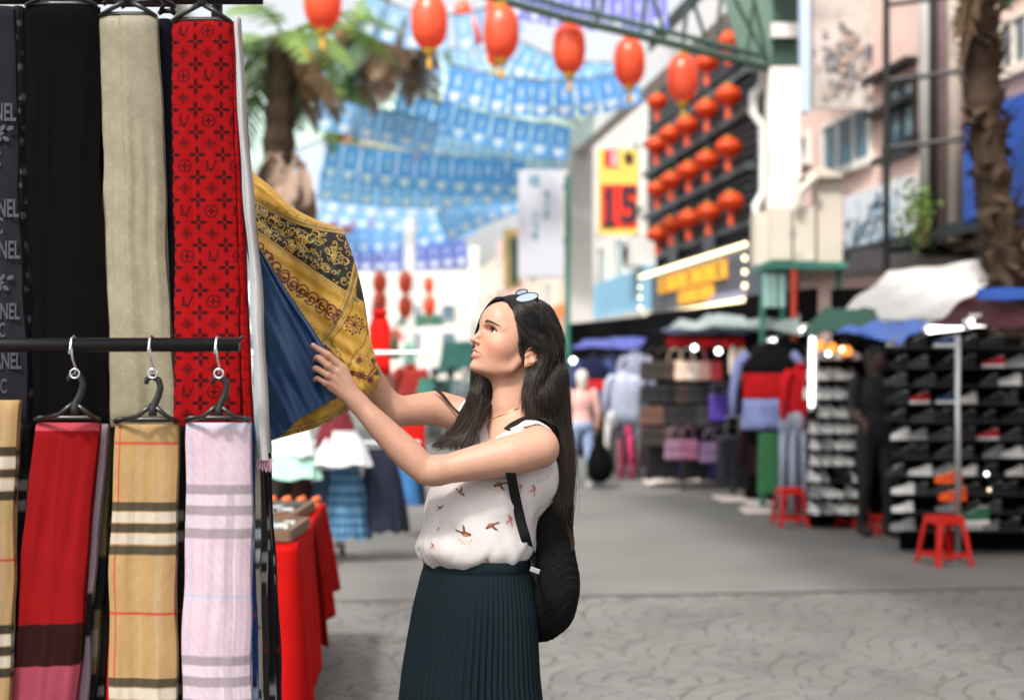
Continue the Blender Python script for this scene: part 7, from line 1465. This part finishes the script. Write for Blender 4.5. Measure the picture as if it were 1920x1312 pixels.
Lx, Ly = f_*np.cos(TT)*rr, l_*np.sin(TT)*rr; X_ = cen(ZZ)+Lx*BM[0, 0]+Ly*BM[0, 1]; Y_ = 3.615+Lx*BM[1, 0]+Ly*BM[1, 1]
mb.agrid(X_, Y_, ZZ); skirt = mb.build('skirt', skm, woman, smooth=True, solid=.002)
mb = MB('W'); zb = np.array([.960, .966, .995, 1.000]); T2, Z2 = np.meshgrid(th, zb); s2 = np.array([.99, 1.02, 1.02, .99])[:, None]
mb.agrid(-.09+(.121*np.cos(T2)*BM[0, 0]+.152*np.sin(T2)*BM[0, 1])*s2, 3.615+(.121*np.cos(T2)*BM[1, 0]+.152*np.sin(T2)*BM[1, 1])*s2, Z2); mb.build('waistband', skm, skirt, smooth=True, solid=.002)
# ---- sunglasses pushed up into the hair
blk = mat('black_plastic', (.010, .010, .012), rough=.25, var=.1); lens = mat('sunglass_lens', rgb('D4E0E8'), rough=.05, metal=.9, var=0)
gl = thing('sunglasses', 'black-rimmed sunglasses pushed up on top of the woman\'s hair', 'sunglasses', tuple(PP(990, 558, 3.6)))
for s, (cx, cy, rx, ry, dY) in ((1, (988, 557.5, 21, 8.2, 3.520)), (-1, (978, 548.0, 11, 5.2, 3.59))):
    ring = [PP(cx+rx*math.cos(t)+ry*.25*math.sin(t), cy-ry*math.sin(t)-rx*.12*math.cos(t), dY+.012*math.sin(t)) for t in [2*math.pi*i/24 for i in range(25)]]
    mb = MB('W'); mb.tube(ring, .0016, 6, cap=False); mb.build('rim', blk, gl, smooth=True)
    mb = MB('W'); mb.add(ring[:24], [tuple(range(24))]); mb.build('lens', lens, gl)
mb = MB('W'); mb.tube([PP(1005, 557, 3.53), PP(1013, 572, 3.525), PP(1014, 600, 3.53), PP(1016, 625, 3.545)], [.0045, .0045, .0035, .002], 6); mb.build('temple', blk, gl, smooth=True)
# ---- jewellery
gold = mat('gold_metal', rgb('D9B26A'), rough=.25, metal=1, var=.05); silv = mat('silver_metal', (.8, .8, .8), rough=.2, metal=1, var=.05)
def ring_at(c, r, wr, nrm, m, name, par):
    n = Vector(nrm).normalized(); a = n.orthogonal().normalized(); b = n.cross(a); mb = MB('W'); mb.tube([Vector(c)+a*r*math.cos(t)+b*r*math.sin(t) for t in [2*math.pi*i/16 for i in range(17)]], wr, 5, cap=False)
    return mb.build(name, m, par, smooth=True)
er = thing('earring', 'three small gold hoop earrings along the woman\'s ear lobe', 'earring', tuple(H(-.010, .078, -.02)))
for (a, b, c) in ((-.010, .079, -.0235), (-.016, .081, -.020), (-.022, .083, -.015)): ring_at(H(a, b, c), .0042, .0006, HM[:, 0], gold, 'hoop', er)
ring_at(H(-.037, .088, .012), .0035, .0006, HM[:, 2], silv, 'hoop', er)
bvs = BVHTree.FromPolygons([tuple(v) for v in V], [tuple(q) for q in Q])
nk = thing('necklace', 'fine gold necklace with a small feather pendant at the V-neck', 'necklace', tuple(PP(903, 795, 3.5)))
pth = [onblouse(x, y, .0012, bvs) for x, y in [(972, 765), (962, 769), (950, 774), (938, 779), (926, 784), (914, 788), (904, 791)]]
pth = [p for p in pth if p is not None]
mb = MB('W'); mb.tube(pth, .0009, 5); mb.build('chain', gold, nk, smooth=True)
c = onblouse(914, 793, .003, bvs); c = c if c is not None else PP(914, 793, 3.5)
ring_at(c, .008, .0007, (0, -1, .2), gold, 'ring', nk)
mb = MB('W'); mb.tube([c+(-.002, -.003, -.004), c+(-.009, -.005, -.014), c+(-.014, -.006, -.026)], [.0012, .0024, .0008], 6); mb.build('pendant', silv, nk, smooth=True)
# ---- backpack
bpm = mat('backpack_cloth', (.006, .006, .0063), rough=.95, spec=.1, var=.25, vs=120, bump=.6, bs=220); stm = mat('strap_web', (.007, .007, .008), rough=.85, spec=.2, var=.2, vs=80, weave=.4, bs=900)
bp = thing('backpack', 'black knitted backpack hanging on the woman\'s back', 'backpack', tuple(PP(1020, 1185, 3.66)))
bk = SDF(); bk.ell(PP(1008, 1060, 3.67), (.074, .130, .185), BM, .04); bk.ell(PP(1012, 950, 3.66), (.060, .110, .12), BM, .04); bk.ell(PP(1006, 1110, 3.67), (.070, .125, .112), BM, .05)
bk.fn(lambda X, d: .0035*np.sin(X[:, 2]*420)*np.sin((X @ BM[:, 1])*420+np.floor(X[:, 2]*133)*1.57)*.6+.004*vnoise(X, 20, 4), 1, 'd')
Vk, Qk = bk.mesh((-.12, 3.45, .76), (.20, 3.88, 1.26), .0036); sdf_obj('bag', Vk, Qk, bpm, bp)
bvk = BVHTree.FromPolygons([tuple(v) for v in Vk], [tuple(q) for q in Qk])
def ribbon(pts, wd, m, par, name='strap', nrm=None, th_=.003):
    p = cr(pts, 30); mb = MB('W'); rows = []
    for i in range(30):
        d = p[min(i+1, 29)]-p[max(i-1, 0)]; d /= np.linalg.norm(d); n = (nrm[0]*(1-i/29)+nrm[1]*i/29) if nrm is not None else np.array([0, -1., 0]); n = n-d*(n @ d); n /= np.linalg.norm(n); s_ = np.cross(d, n)
        rows += [p[i]-s_*wd/2, p[i]+s_*wd/2]
    mb.add(rows, [(2*i, 2*i+1, 2*i+3, 2*i+2) for i in range(29)]); return mb.build(name, m, par, smooth=True, solid=th_)
allv = BVHTree.FromPolygons([tuple(v) for v in np.concatenate([V, Vb])], [tuple(q) for q in np.concatenate([Q, Qb+len(V)])])
sp = [onblouse(x, y, .004, allv) for x, y in [(953, 806), (962, 799), (974, 792), (988, 787), (1002, 784), (1016, 784)]]
sp = [s_ for s_ in sp if s_ is not None]+[PP(1030, 788, 3.50), PP(1045, 806, 3.54), PP(1050, 850, 3.58)]
ribbon(sp, .024, stm, bp, nrm=(np.array([0, -1., .9]), np.array([.6, -.3, .6])))
sp = [onblouse(x, y, .006, allv) for x, y in [(958, 890), (966, 930), (976, 975), (986, 1010), (996, 1045)]]
sp = [s_ for s_ in sp if s_ is not None]+[PP(1003, 1068, 3.48), PP(1008, 1085, 3.50)]
ribbon([sp[0]+(-.003, 0, .02)]+sp, .025, stm, bp, nrm=(np.array([.3, -1., 0]), np.array([.3, -1., 0])))
mb = MB('W'); mb.box(sp[-2]+(0, -.006, 0), (.024, .006, .012), (0, R(20), 0)); mb.build('buckle', silv, bp, bev=.001)
mb = MB('W'); mb.tube([sp[-2]+(0, -.006, 0), sp[-2]+(.004, -.008, -.03)], [.0025, .002], 6); mb.build('strap_end', stm, bp)
